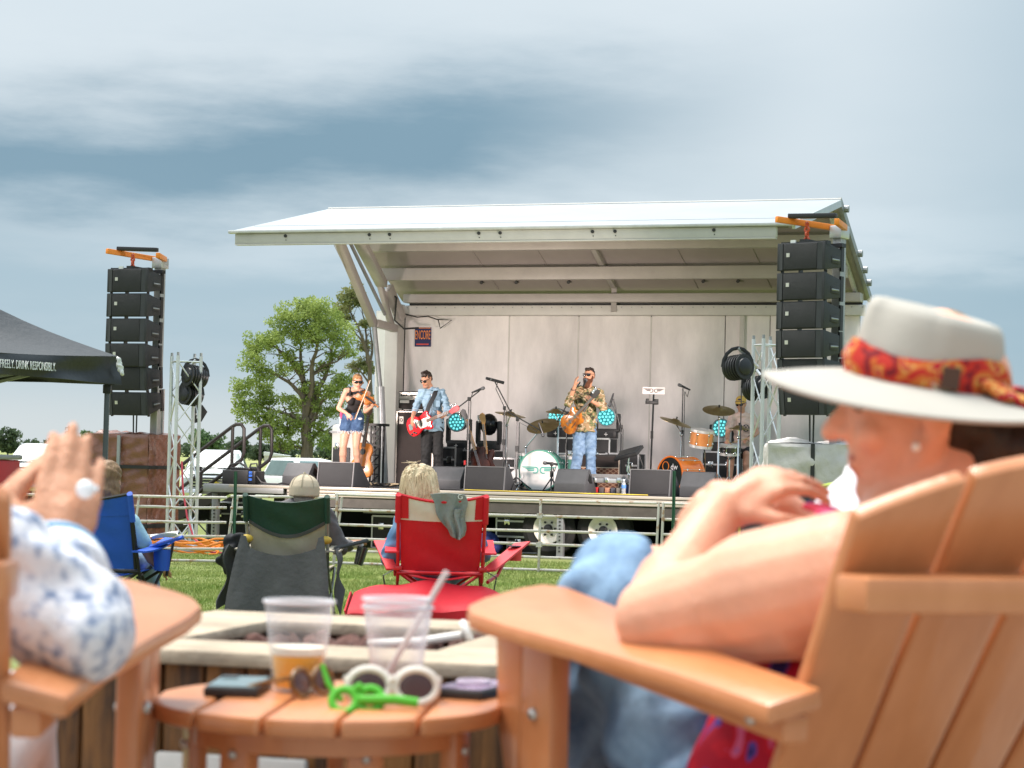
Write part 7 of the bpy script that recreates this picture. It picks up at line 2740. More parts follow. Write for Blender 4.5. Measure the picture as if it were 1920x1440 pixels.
so_['kind'] = 'stuff'

# --- blue chair seen from behind and the side
D3 = 14.6
BR = R(-12)
BLU = mat('chair_blue', (.012, .085, .52), .5, var=.12, vscale=3, bump=.3, bscale=8)
BLKT = mat('chair_black_trim', (.012, .012, .014), .6)
p = at(200, 1180, D3)
zg = gz(D3)
Hc3 = at(230, 925, D3).z - zg
bc, bk3, info3 = camp_chair('bright blue camp chair with black trim turned towards the stage', (p.x - .06, D3, zg), BR, Hc3, .60, BLU, BLU, BLKT, .72)
obj('top_trim', G().tube([bk3(u, 1.0) + V((0, -.004, .004)) for u in np.linspace(0, 1, 14)], .012, 6), BLKT, bc)
for s in (0, 1):
    obj('side_trim', G().tube([bk3(s, v) + V((0, -.006, 0)) for v in np.linspace(0, 1, 12)], .012, 6), BLKT, bc)
ap = at(272, 1036, D3) - V((p.x - .06, D3, zg))
obj('arm_cloth', gsheet(lambda u, v: Matrix.Rotation(-BR, 3, 'Z') @ V((ap.x - .22 + .26 * v, -.0 + .2 * u + .1 * v, ap.z + .10 - .09 * math.sin(v * 1.8) + .01 * u)), 5, 10, .014), BLKT, bc)
obj('cup_holder', G().lathe([(.0, -.13), (.052, -.125), (.058, -.02), (.058, .02), (.052, .02), (.05, -.11), (.0, -.11)], 20, Matrix.Rotation(-BR, 4, 'Z') @ Matrix.Translation((ap.x + .10, .1, ap.z))), BLU, bc)
obj('arm_end', gsheet(lambda u, v: Matrix.Rotation(-BR, 3, 'Z') @ V((ap.x + .02 + .22 * v, .04 + .12 * u, ap.z + .03 + .07 * v + .012 * math.sin(u * 3))), 5, 8, .016), BLU, bc)
obj('arm_strap', G().tube([Matrix.Rotation(-BR, 3, 'Z') @ V((ap.x + .03, .1, ap.z - .1)), Matrix.Rotation(-BR, 3, 'Z') @ V((ap.x - .06, .05, ap.z - .18))], .012, 6), BLKT, bc)
t = thing('white_paper', 'folded white paper lying on the arm of the blue chair', 'paper', V((p.x - .06, D3, zg)) + V((ap.x + .12, .05, ap.z + .085)))
obj('paper', gsheet(lambda u, v: V((-.09 + .18 * v, -.04 + .1 * u, .02 + .03 * v + .015 * math.sin(u * 6 + v * 3))), 6, 6, .004), WHITEP, t)
kp = thing('person', 'person with long brown hair seated low in the blue chair', 'person', (p.x - .06, D3 + .10, zg), BR, 'spectators in camp chairs')
hd = V((-.06, .06, at(190, 898, D3).z - zg))
q_ = Matrix.Rotation(-BR, 3, 'Z') @ V((at(199, 900, D3).x - p.x + .06, 0, 0))
hd.x, hd.y = q_.x, q_.y + .02
hip = V((0, .05, Hc3 * .45))
shL, shR = V((-.19, .02, Hc3 * .78)), V((.19, .02, Hc3 * .78))
Q = headframe((.1, 1, 0))
g = G()
m_, up, Qt = torso(g, hip, shL, shR, chest=.11, waist=.12)
head(g, hd, Q, .98)
g.cap(m_, hd + V((0, 0, -.06)), .052, .05)
elR, wrR = V((.30, .14, Hc3 * .50)), V((.30, .36, Hc3 * .42))
elL, wrL = V((-.28, .14, Hc3 * .52)), V((-.2, .38, Hc3 * .5))
limb(g, shR, elR, wrR, .045, .038, .026)
limb(g, shL, elL, wrL, .045, .038, .026)
hand(g, wrR, (0, .8, -.3), (0, 0, 1), .95, .5, -1)
hand(g, wrL, (0, .8, -.1), (0, 0, 1), .95, .5, 1)
legs = []
for s in (-1, 1):
    hp, k_, a_ = hip + V((s * .1, .05, 0)), V((s * .13, .48, Hc3 * .46)), V((s * .15, .62, .09))
    limb(g, hp, k_, a_, .085, .06, .042)
    foot(g, a_, (0, 1, 0))
    legs.append((hp, k_, a_))
organic('body', g, SKINP, kp, .013, 3)
g = G()
torso(g, hip, shL, shR, .018, chest=.115, waist=.13)
g.cap(shR, shR.lerp(elR, .6), .066, .064).cap(shL, shL.lerp(elL, .6), .066, .064)
organic('pale_top', g, mat('top_pale_blue', (.32, .50, .58), .85, bump=.2), kp, .014, 3)
g = G().ell(hip, (.16, .14, .12))
for hp, k_, a_ in legs:
    g.cap(hp, k_, .098, .08).cap(k_, k_.lerp(a_, .8), .078, .06)
organic('trousers', g, DENIM, kp, .014, 3)
P_ = lambda x, y, z, c=hd, Q=Q: c + Q @ V((x, y, z))
BRH = mat('brown_hair', (.16, .085, .04), .45, col2=(.30, .18, .09), thr=(.35, .65), vscale=26, stretch=(1, 1, .15), bump=.6, bscale=70)
organic('hair', G().ell(P_(0, -.02, .035), (.090, .104, .098), Q).ell(P_(0, -.04, -.08), (.092, .085, .13), Q).ell(P_(0, -.05, -.2), (.088, .07, .12), Q), BRH, kp, .012, 3, noise=(.004, 50))

# --- navy chair with lime piping far right behind the woman's hands
D4 = 13.2
NAV = mat('chair_navy', (.012, .045, .085), .6, var=.2)
LIME = mat('piping_lime', (.50, .60, .12), .6)
p = at(1462, 1140, D4)
zg = gz(D4)
Hc4 = at(1462, 903, D4 - .2).z - zg
nc, bk4, info4 = camp_chair('navy camp chair with lime piping behind the clasped hands', (p.x, D4, zg), R(6), Hc4, .62, NAV, NAV, BLKT, .72)
obj('top_piping', G().tube([bk4(u, 1.0) + V((0, -.004, .006)) for u in np.linspace(0, 1, 16)], .014, 6), LIME, nc)
for s in (0, 1):
    obj('side_piping', G().tube([bk4(s, v) + V((0, -.008, 0)) for v in np.linspace(.3, 1, 12)], .012, 6), LIME, nc)
# ================================================================== TERRACE: CHAIRS, TABLE, FIRE PIT
PZ = .60
HDPE = mat('orange_plastic_lumber', (.51, .185, .066), .30, col2=(.60, .235, .095), thr=(.30, .70), vscale=11, bump=.06, bscale=45, spec=.7, stretch=(2, .6, .6))
BOLT = mat('bolt_steel', (.5, .48, .45), .3, .8)


def hp(y):                      # back rest plane of the deck chair
    return -.165 - .7 * (y - .494)


def deck_chair(label, loc, rz):
    root = thing('deck_chair', label, 'deck chair', loc, rz, 'orange slatted deck chairs')
    U = V((0, -.7, 1)).normalized()
    Nn = V((0, -1, -.7)).normalized()
    B0 = V((0, .04, .20))
    n = 5
    for i in range(n):
        c0, c1 = (i - 2) * .098, (i - 2) * .132
        w0, w1 = .0905, .122
        L = lambda x: (.68 - .70 * x * x) * 1.22
        poly = []
        xs_ = np.linspace(-.5, .5, 7)
        poly.append((c0 - w0 / 2, 0))
        poly.append((c0 + w0 / 2, 0))
        for q in xs_[::-1]:
            x = c1 + q * w1
            poly.append((x, L(x)))
        Mx = Matrix(((1, 0, 0, B0.x), (0, U.y, Nn.y, B0.y), (0, U.z, Nn.z, B0.z), (0, 0, 0, 1)))
        obj('back_slat', G().prism(poly, .022, Mx), HDPE, root, bevel=.005)
    # curved cross brace behind the slats, upper and lower
    for zc, wd, th, dep in ((.735, .385, .040, .060), (.30, .30, .09, .03)):
        c = V((0, hp(zc), zc)) + Nn * (.024 + dep * .25)
        g = G()
        k = 12
        vs = []
        for i in range(k + 1):
            x = -wd + 2 * wd * i / k
            bow = .045 * (1 - (x / wd) ** 2) if zc > .5 else 0
            for a, b in ((0, 0), (1, 0), (1, 1), (0, 1)):
                vs.append(V((x * .86, c.y - (bow if a else bow * .0) - dep * a - .0, c.z - th / 2 + th * b)))
        fs = [(0, 1, 2, 3), tuple(4 * k + q for q in (3, 2, 1, 0))]
        for i in range(k):
            for q in range(4):
                q2 = (q + 1) % 4
                fs.append((4 * i + q, 4 * (i + 1) + q, 4 * (i + 1) + q2, 4 * i + q2))
        obj('cross_brace', g.add(vs, fs), HDPE, root, bevel=.006)
    for i in range(6):
        y = .46 - i * .085
        z = .345 - .16 * (.46 - y) * 1.25
        obj('seat_slat', G().box((0, y, z), (.56, .077, .022), rot=(R(9 if i else 25), 0, 0)), HDPE, root, bevel=.006)
    for s in (-1, 1):
        x = s * .275
        obj('side_rail', G().prism([(.50, .20), (.50, .32), (.40, .34), (-.62, .07), (-.66, .0), (-.50, .0), (.2, .19)][::s], .028,
                                   Matrix(((0, 0, 1, x - .014), (1, 0, 0, 0), (0, 1, 0, 0), (0, 0, 0, 1)))), HDPE, root, bevel=.005)
        xa = s * .335
        zf = lambda y: .57 + .065 * (y + .30) / .75
        pl = [(-.038, -.30), (.036, -.30), (.040, -.10), (.058, .12), (.075, .30), (.078, .40), (.062, .445), (.03, .46), (-.03, .46), (-.062, .445), (-.075, .40), (-.068, .25), (-.05, .05), (-.040, -.12)]
        pl = [(xa + p[0] * s, p[1]) for p in pl]
        if s < 0:
            pl = pl[::-1]
        sub = []
        for (a, b) in zip(pl, pl[1:] + pl[:1]):
            for q in range(2):
                sub.append((a[0] + (b[0] - a[0]) * q / 2, a[1] + (b[1] - a[1]) * q / 2))
        nn = len(sub)
        cant = lambda p: -.24 * s * (p[0] - xa) - .004
        vs = [V((p[0], p[1], zf(p[1]) + cant(p))) for p in sub] + [V((p[0], p[1], zf(p[1]) + cant(p) + .026)) for p in sub]
        fs = [tuple(range(nn))[::-1], tuple(range(nn, 2 * nn))] + [(i, (i + 1) % nn, nn + (i + 1) % nn, nn + i) for i in range(nn)]
        obj('armrest', G().add(vs, fs), HDPE, root, bevel=.008)
        a, b = V((xa - s * .012, -.285, zf(-.285) - .019)), V((xa - s * .012, .36, zf(.36) - .019))
        obj('arm_rail', G().beam(a, b, .034, .034), HDPE, root, bevel=.005)
        for q in (.006, -.030):
            obj('bolt', G().ell((xa + s * q, -.22, zf(-.22) - .019), .008), BOLT, root)
        obj('front_leg', G().lohi((xa - .016, .27, 0), (xa + .016, .36, zf(.3) - .004)), HDPE, root, bevel=.005)
        obj('arm_bracket', G().prism([(.362, zf(.37) - .003), (.45, zf(.44) - .003), (.435, .47), (.40, .385), (.362, .37)], .03,
                                     Matrix(((0, 0, 1, xa - .015), (1, 0, 0, 0), (0, 1, 0, 0), (0, 0, 0, 1)))), HDPE, root, bevel=.005)
        for z in (.30, .50):
            for q in (.017, -.017):
                obj('bolt', G().ell((xa + s * q, .315, z), .009), BOLT, root)
    return root


RC = V((.495, 2.816, PZ))
RA = R(26)
rch = deck_chair('orange deck chair the woman in the hat sits in', RC, RA)
U = V((0, -.7, 1)).normalized()
sl = obj('care_label', G().add([V((-.02, hp(.86), .86)) + V((0, -1, -.7)).normalized() * .0235 + V((x, 0, 0)) + U * u for x, u in ((0, 0), (.036, .01), (.036, .055), (.006, .055))], [(0, 1, 2, 3)]),
         mat('label_worn', (.6, .55, .48), .6), rch)
LC = V((-.84, 2.60, PZ))
lch = dup(rch, LC, 0.0, 'orange deck chair at the left edge under the clapping person')
nch = dup(rch, (.92, 4.30, PZ), R(72), 'orange deck chair beyond the woman in the hat')

# ---------------- round side table of five boards
TC = V((-.253, 3.08, PZ))
TZ = .50
tab = thing('side_table', 'round orange slatted side table holding cups and phones', 'table', TC, R(-4), None)
r_ = .253
ed = [-.253, -.152, -.051, .051, .152, .253]
for a, b in zip(ed[:-1], ed[1:]):
    a_, b_ = a + .003, b - .003
    xs_ = np.linspace(a_, b_, 9)
    up_ = [(x, math.sqrt(max(0, r_ * r_ - x * x))) for x in xs_]
    poly = [(x, -y) for x, y in up_] + up_[::-1]
    if abs(a_) > .24:
        poly = poly[1:]
    obj('top_board', G().prism(poly, .026, Matrix.Translation((0, 0, TZ - .026))), HDPE, tab, bevel=.007)
obj('apron', G().lathe([(.185, TZ - .056), (.205, TZ - .056), (.205, TZ - .028), (.185, TZ - .028), (.185, TZ - .056)], 28, close=False), HDPE, tab)
for x, y in ((-.175, -.08), (-.095, -.165), (.075, -.165), (.19, -.06), (.0, .18)):
    a = math.atan2(y, x)
    M = Matrix.Translation((x, y, 0)) @ Matrix.Rotation(a + math.pi / 2, 4, 'Z')
    obj('leg', G().lohi((-.026, -.013, 0), (.026, .013, TZ - .03), M), HDPE, tab, bevel=.005)
    obj('bolt', G().ell(M @ V((0, -.014, TZ - .06)), .007), BOLT, tab)


def ont(px, py, dz=0):
    d = ray(px, py)
    z = PZ + TZ + dz
    return CAM + d * ((z - CAM.z) / d.z)


# drinks
def plastic_mat():
    m = bpy.data.materials.new('clear_cup_plastic')
    m.use_nodes = True
    t = m.node_tree
    b = t.nodes['Principled BSDF']
    b.inputs['Base Color'].default_value = (.86, .85, .88, 1)
    b.inputs['Roughness'].default_value = .18
    tr = t.nodes.new('ShaderNodeBsdfTransparent')
    mx = t.nodes.new('ShaderNodeMixShader')
    lw = t.nodes.new('ShaderNodeLayerWeight')
    lw.inputs['Blend'].default_value = .35
    mr = t.nodes.new('ShaderNodeMapRange')
    mr.inputs[3].default_value, mr.inputs[4].default_value = .07, .55
    t.links.new(lw.outputs['Facing'], mr.inputs[0])
    t.links.new(mr.outputs[0], mx.inputs[0])
    t.links.new(tr.outputs[0], mx.inputs[1])
    t.links.new(b.outputs[0], mx.inputs[2])
    t.links.new(mx.outputs[0], t.nodes['Material Output'].inputs['Surface'])
    return m


CUP = plastic_mat()


def cup(label, c, h, r0, r1, fill, liquid, foam=None, nested=0):
    root = thing('plastic_cup', label, 'cup', c)
    for q in range(nested + 1):
        z = .012 * q
        o = obj('cup_wall', G().lathe([(r0 * .2, .001 + z), (r0 - .002, .001 + z), (r0, .004 + z), (r1, h + z), (r1 + .003, h + .005 + z)], 40, close=False), CUP, root)
        obj('rim', G().torus((0, 0, h + .004 + z), r1 + .001, .003, None, 40, 6), mat('cup_rim', (.80, .79, .82), .2, alpha=.62, var=0), root)
        for k in range(3):
            obj('rib', G().torus((0, 0, h * (.86 - .03 * k) + z), r0 + (r1 - r0) * (.86 - .03 * k) + .0005, .0012, None, 36, 5), CUP, root)
    f = fill * h
    rf = r0 + (r1 - r0) * fill
    z0 = .006 + .012 * nested
    obj('drink', G().lathe([(0, z0), (r0 - .004, z0), (rf - .0045, f), (0, f)], 36), liquid, root)
    if foam:
        obj('foam', G().lathe([(0, f + .0005), (rf - .004, f + .0005), (rf - .0035, f + .012), (0, f + .012)], 36), foam, root)
    return root


BEER = mat('pale_beer', (.95, .44, .01), .3, var=.05, spec=.3)
FOAM = mat('beer_foam', (.85, .78, .66), .8)
COLA = mat('dark_red_drink', (.20, .04, .03), .2)
cup('half full plastic cup of golden beer', ont(557, 1296), .128, .036, .0505, .42, BEER, FOAM)
c2 = cup('empty stacked plastic cups with a straw and dark dregs', ont(742, 1298), .122, .035, .0505, .22, COLA, None, 1)
sp = ont(742, 1298)
stw = thing('drinking_straw', 'clear straw leaning out of the stacked cups', 'straw', sp)
e = at(838, 1072, sp.y - .02) - sp
obj('straw', G().tube([(-.012, .0, .03), e], .0046, 10), mat('straw_frosted', (.66, .60, .58), .3, var=.05), stw)


def phone(label, c, w, l, rz, m_top, th=.011, tilt=0, case=None):
    root = thing('phone', label, 'phone', c, rz)
    obj('case', G().lohi((-w / 2, -l / 2, .0), (w / 2, l / 2, th)), case or BLACK, root, bevel=.004)
    obj('screen', G().lohi((-w / 2 + .004, -l / 2 + .004, th + .0005), (w / 2 - .004, l / 2 - .004, th + .0015)), m_top, root)
    obj('camera_bump', G().lohi((-w / 2 + .008, l / 2 - .04, th + .0017), (-w / 2 + .03, l / 2 - .012, th + .003)), LENS, root)
    return root


phone('dark phone lying face up at the left of the table', ont(447, 1297), .078, .152, R(-2), mat('phone_screen', (.17, .24, .25), .12, spec=.6), .014)
ph = phone('phone in a purple case at the right of the table', ont(893, 1302), .082, .155, R(-22), mat('case_purple', (.16, .10, .19), .2, col2=(.40, .30, .42), thr=(.45, .6), vscale=25), .014)
obj('case_ring', G().torus((-.005, .0, .018), .022, .004, None, 24, 6), mat('ring_pale', (.6, .5, .6), .3), ph)


def glasses(name, label, c, rz, fm, lm, k=1.0, tilt=R(70), open_=True, th=.0048):
    root = thing(name, label, 'sunglasses', c, rz)
    X = Matrix.Translation((0, 0, .026 * k)) @ Matrix.Rotation(tilt, 4, 'X')
    for s in (-1, 1):
        rim = []
        for q in range(25):
            a = 2 * math.pi * q / 24
            rim.append(X @ V((s * .034 * k + .030 * k * math.cos(a), .025 * k * math.sin(a) * (1.0 if math.sin(a) > 0 else .9), 0)))
        ro = obj('rim', G().tube(rim, th * k, 8, False), fm, root)
        obj('lens', G().ell((X @ V((s * .034 * k, 0, 0))), (.029 * k, .0235 * k, .002), X.to_3x3(), 18, 6), lm, ro)
        h0 = X @ V((s * .066 * k, .012 * k, 0))
        e_ = V((s * .066 * k, .12 * k, .006)) if open_ else V((-s * .04 * k, .016 * k, .008))
        obj('temple', G().tube([h0, h0.lerp(e_, .5) + V((0, 0, .002)), e_], th * .9 * k, 6), fm, root)
    obj('bridge', G().tube([X @ V((-.008 * k, .006 * k, 0)), X @ V((0, .012 * k, .002)), X @ V((.008 * k, .006 * k, 0))], th * k, 6), fm, root)
    return root


WPL = mat('white_frame_plastic', (.80, .74, .66), .3)
BRL = mat('brown_lens', (.085, .03, .022), .1, spec=.6)
glasses('sunglasses', 'white framed sunglasses with brown lenses standing on the table', ont(735, 1322), R(4), WPL, BRL, .98, R(78), True, .0058)
glasses('sunglasses', 'brown tortoiseshell sunglasses beside the beer cup', ont(585, 1306), R(62), mat('tortoise', (.10, .045, .015), .25, col2=(.30, .15, .04), thr=(.4, .6), vscale=60), BRL, .82, R(76), True, .0045)
gn = thing('neon_glasses', 'lime green folded novelty sunglasses on the table front', 'sunglasses', ont(700, 1328))
NEON = mat('neon_green', (.08, .44, .02), .4, var=.03)
obj('temple', G().tube([(-.045, .01, .008), (-.065, .02, .030), (-.075, .03, .056)], [.0048, .004, .0032], 8), NEON, gn)
obj('temple', G().tube([(-.02, -.01, .012), (.03, -.012, .014), (.062, -.010, .010)], .0068, 8), NEON, gn)
obj('rim', G().torus((-.040, -.008, .010), .017, .006, Matrix.Rotation(R(60), 4, 'X'), 20, 8).torus((-.005, -.004, .012), .017, .006, Matrix.Rotation(R(60), 4, 'X'), 20, 8), NEON, gn)
obj('bridge', G().tube([(-.03, .0, .022), (-.02, .0, .03), (-.012, .0, .022)], .006, 8), NEON, gn)

# ---------------- fire table: four stone slabs, plank sides, lava stones
FP = V((-.30, 4.01, PZ))
fr = thing('fire_table', 'low square fire table with pale stone rim and brown plank sides', 'fire table', FP, R(-14))
FH = .515
hs, sw_ = .44, .20
STONE = mat('rim_stone', (.42, .335, .245), .8, var=.32, vscale=6, bump=.4, bscale=28)
for lo, hi in (((-hs, -hs), (hs, -hs + sw_)), ((-hs, hs - sw_), (hs, hs)), ((-hs, -hs + sw_ + .004), (-hs + sw_, hs - sw_ - .004)), ((hs - sw_, -hs + sw_ + .004), (hs, hs - sw_ - .004))):
    obj('rim_slab', G().lohi((lo[0], lo[1], FH - .026), (hi[0], hi[1], FH)), STONE, fr, bevel=.008)
WOODP = mat('fire_table_plank', (.24, .10, .025), .6, col2=(.05, .022, .009), thr=(.40, .62), vscale=7, stretch=(4, 4, .5), bump=.3, bscale=30)
nP = 11
for sd_i in range(4):
    Rm = Matrix.Rotation(R(90) * sd_i, 4, 'Z')
    for k in range(nP):
        x0 = -hs + .03 + (2 * hs - .06) * k / nP
        x1 = x0 + (2 * hs - .06) / nP - .006
        d_ = random.uniform(0, .006)
        obj('side_plank', G().lohi((x0, -hs + .03 - d_, .02), (x1, -hs + .055 - d_, FH - .028), Rm), WOODP, fr, bevel=.003)
obj('burner_pan', G().lohi((-hs + sw_, -hs + sw_, FH - .14), (hs - sw_, hs - sw_, FH - .10)), BLACK, fr)
ROCK = mat('lava_rock', (.10, .045, .035), .9, var=.5, vscale=30)
gg = G()
for k in range(150):
    gg.ell((random.uniform(-.23, .23), random.uniform(-.23, .23), FH - .06 + random.uniform(-.015, .03)), tuple(random.uniform(.018, .032) for _ in range(3)),
           Euler((random.random() * 3, random.random() * 3, 0)).to_matrix(), 6, 4)
lr = obj('lava_rocks', gg, ROCK, fr, smooth=0)
lr['kind'] = 'stuff'
cp_ = Matrix.Rotation(0, 4, 'Z')
pn = obj('control_panel', G().lohi((-.19, -hs + .0, .06), (.08, -hs + .022, .34)), mat('panel_grey', (.55, .53, .50), .4), fr, bevel=.006)
obj('control_knob', G().cyl((-.10, -hs - .03, .27), (-.10, -hs + .0, .27), .032, 18), BLACK, pn)
obj('gas_valve', G().cyl((.03, -hs - .02, .25), (.03, -hs + .0, .25), .045, 20), mat('valve_orange', (.50, .18, .04), .4), pn)
q1 = at(876, 1187, 3.95)
rod = thing('white_rod', 'white rod with a round disc end lying on the fire table rim', 'rod', q1)
q0 = at(790, 1203, 3.98) - q1
obj('shaft', G().tube([q0 + V((-.1, .04, -.01)), q0, (-.008, 0, -.004)], .0085, 10), mat('rod_white', (.78, .74, .70), .4), rod)
obj('disc', G().lathe([(.0, -.006), (.024, -.006), (.027, 0), (.024, .006), (.0, .006)], 24, Matrix.Rotation(R(66), 4, 'Y') @ Matrix.Rotation(R(0), 4, 'X')), mat('rod_white', (.78, .74, .70), .4), rod)

# ================================================================== FOREGROUND PEOPLE
SKF = mat('tanned_skin', (.76, .38, .25), .46, var=.11, vscale=13, spec=.4, sss=.18, bump=.10, bscale=130)
SKH = mat('tanned_hand_skin', (.58, .28, .165), .5, var=.10, vscale=28, spec=.35, sss=.12, bump=.25, bscale=120)

# ---------------- woman in the brimmed hat
HC = at(1727, 768, 2.75)
wm_ = thing('person', 'woman in a wide brimmed hat and red floral top sitting with clasped hands', 'person', RC, RA, 'people in the deck chairs')
WMI = root_matrix(wm_).inverted()
fdir = V((-1, .10, -.04))
Q = headframe(fdir, (.10, -.04, 1))
g = G()
head(g, HC, Q, 1.05, True, 1.3)
shl = at(1575, 1078, 2.57)
shr = RC + Matrix.Rotation(RA, 3, 'Z') @ V((.13, -.06, .74))
hip = RC + Matrix.Rotation(RA, 3, 'Z') @ V((-.03, .11, .37))
elb = at(1232, 1158, 2.74)
wri = at(1350, 958, 2.86)
m_, up, Qt = torso(g, hip, shl, shr, chest=.125, hipw=.17, waist=.15, bust=1, front=(-.5, .86, 0))
g.cap(m_ + V((0, 0, .0)), HC + Q @ V((0, -.035, -.07)), .062, .056, 14)
g.cap(HC + Q @ V((0, .02, -.10)), m_ + V((-.04, .03, .03)), .040, .055, 12)
# left arm, near the camera
g.cap(shl, shl.lerp(elb, .45), .082, .080, 16).cap(shl.lerp(elb, .45), elb, .080, .056, 16)
g.cap(shl.lerp(elb, .3) + V((0, 0, -.03)), shl.lerp(elb, .75) + V((0, 0, -.018)), .066, .056, 14)
g.cap(elb, elb.lerp(wri, .3), .052, .054, 16).cap(elb.lerp(wri, .3), wri, .054, .032, 16)
# right arm beyond
elr = RC + Matrix.Rotation(RA, 3, 'Z') @ V((.20, .22, .62))
wr2 = at(1455, 950, 2.98)
g.cap(shr, elr, .07, .05, 14).cap(elr, wr2, .048, .032, 14)
hand(g, wri, (.60, .12, .36), (-.45, -.55, .70), 1.02, .50, 1, fr=.0092, spread=.10)
hand(g, wr2, (-.75, -.25, .22), (.1, -.15, 1), 1.0, .70, -1, fr=.0092, spread=.10)
organic('body', g, SKF, wm_, .0052, 4, world=True)
# eyes, lips
for q in (-.034, .034):
    eye = obj('eye', G().ell(HC + Q @ V((q, .076, .009)) * 1.05, .0115), mat('eye_dark', (.16, .10, .07), .2), wm_, world=True)
    obj('eyebrow', G().cap(HC + Q @ V((q - .016, .094, .030)) * 1.05, HC + Q @ V((q + .016, .090, .030)) * 1.05, .005, .004, 8), DKHAIR, wm_, world=True)
obj('lips', G().cap(HC + Q @ V((-.018, .0865, -.060)), HC + Q @ V((.018, .0865, -.060)), .008, .008, 8).cap(HC + Q @ V((-.015, .0865, -.070)), HC + Q @ V((.015, .0865, -.070)), .008, .008, 8),
    mat('lips_rose', (.46, .16, .12), .4), wm_, world=True)
obj('earring', G().ell(at(1718, 838, HC.y - .083), .0062), mat('pearl', (.85, .80, .74), .15), wm_, world=True)
# hair gathered behind
g = G()
P_ = lambda x, y, z: HC + Q @ V((x, y, z))
g.ell(P_(0, -.050, -.005), (.078, .066, .062), Q).ell(P_(0, -.085, -.045), (.062, .055, .065), Q).ell(P_(.0, -.13, -.06), (.05, .06, .05), Q)
ho = organic('hair', g, DKHAIR, wm_, .008, 3, world=True, noise=(.003, 90))
obj('hair_clip', G().ell(at(1862, 826, HC.y - .06), (.011, .009, .013)).ell(at(1858, 836, HC.y - .06), .008), mat('pearl', (.85, .80, .74), .15), wm_, world=True)

# top
FLORAL = ramp_mat('red_floral_print', 17, [(0, (.03, .02, .12)), (.36, (.10, .05, .28)), (.42, (.42, .01, .03)), (.58, (.52, .012, .03)), (.64, (.60, .10, .22)), (.70, (.10, .08, .35))], .8, 1.5, .2, distort=.4)
g = G()
L_ = (m_ - hip).length
g.ell(hip + up * L_ * .36, (.215, .155, L_ * .34), Qt, 20, 12).ell(hip + up * L_ * .60, (.205, .15, L_ * .22), Qt, 20, 12).ell(hip + up * .06, (.245, .165, .17), Qt, 20, 12)
f_ = V((-.5, .86, 0))
for s in (-1, 1):
    g.ell(hip + up * L_ * .64 + f_ * .10 + (shr - shl).normalized() * s * .075, (.072, .072, .072))
tp = organic('floral_top', g, FLORAL, wm_, .010, 4, world=True, noise=(.005, 38))
a = shl + V((.0, .03, .0))
sc_ = at(1568, 985, 2.60)
obj('shoulder_strap', G().tube([at(1525, 950, 2.78), at(1552, 958, 2.68), at(1575, 985, 2.56), at(1596, 1040, 2.50), at(1590, 1120, 2.50)], [.016, .018, .020, .020, .018], 10, flat=.4), FLORAL, tp, world=True)
# jeans
DENF = mat('light_blue_jeans', (.06, .125, .24), .8, col2=(.26, .40, .56), thr=(.32, .62), vscale=8, bump=.8, bscale=12)
Rz = Matrix.Rotation(RA, 3, 'Z')
g = G()
g.ell(hip + V((0, 0, -.04)), (.21, .17, .13))
kl = at(1152, 1118, 3.10)
kr = RC + Rz @ V((.14, .42, .62))
for s, kk in ((-1, kl), (1, kr)):
    hp_ = hip + Rz @ V((s * .10, .02, -.02))
    g.cap(hp_, hp_.lerp(kk, .5), .118, .108, 18).cap(hp_.lerp(kk, .5), kk, .108, .088, 18)
    an_ = RC + Rz @ V((s * .13 + .02, .62, .09))
    g.cap(kk, kk.lerp(an_, .4), .088, .088, 16).cap(kk.lerp(an_, .4), an_, .088, .07, 16)
jn = organic('jeans', g, DENF, wm_, .009, 4, world=True, noise=(.011, 30))
for q in range(6):
    t0 = .15 + q * .13
    hp_ = hip + Rz @ V((-.10, .02, -.02))
for s, kk in ((-1, kl), (1, kr)):
    an_ = RC + Rz @ V((s * .13 + .02, .62, .09))
    obj('shoe', G().cap(an_ + V((0, 0, -.05)), an_ + Rz @ V((0, .16, -.055)), .045, .038), SHOE, wm_, world=True)

# hat
ht = thing('brimmed_hat', 'pale felt hat with a red floral scarf band worn by the woman', 'hat', HC)
hx = V((-1, .08, .13)).normalized()             # towards the front of the hat
hu = V((.13, -.155, .97))
hu = (hu - hx * hu.dot(hx)).normalized()
hy = hu.cross(hx)
hc = at(1735, 714, HC.y)
HO = hc - HC
Mh = Matrix(((hx.x, hy.x, hu.x, HO.x), (hx.y, hy.y, hu.y, HO.y), (hx.z, hy.z, hu.z, HO.z), (0, 0, 0, 1)))
FELT = mat('hat_felt', (.42, .39, .345), .85, var=.05, vscale=4, bump=.08, bscale=220)
nA = 64


def hat_pt(a, k, z, ex=1.0):
    """a angle, 0 = front; k radius factor from the crown base"""
    rx, ry = .100 * k, .086 * k
    return V((rx * math.cos(a), ry * math.sin(a), z))


rows = []
prof = [(1.0, -.004), (.985, .02), (.965, .05), (.945, .075), (.92, .094), (.86, .107), (.74, .112), (.5, .106), (.25, .098), (.03, .096)]
for k, z in prof:
    row = []
    for i in range(nA + 1):
        a = 2 * math.pi * i / nA
        p = hat_pt(a, k, z)
        # pinched sides towards the front, ridge and centre dent, lower at the back
        zz = max(0, (z - .03) / .08)
        pin = math.exp(-((abs(math.sin(a)) - .62) / .30) ** 2) * (1 if math.cos(a) > 0 else .0)
        p.y *= 1 - .42 * pin * min(1, zz) * (k > .3)
        p.x *= 1 - .05 * zz
        p.z *= .86
        p.z += .010 * math.cos(a) * zz * k + (-.016 * (1 - k) * zz)
        row.append(p)
    rows.append(row)
g = G()
g.add([Mh @ p for row in rows for p in row], [(i * (nA + 1) + j, i * (nA + 1) + j + 1, (i + 1) * (nA + 1) + j + 1, (i + 1) * (nA + 1) + j) for i in range(len(rows) - 1) for j in range(nA)])
obj('crown', g, FELT, ht, smooth=80)
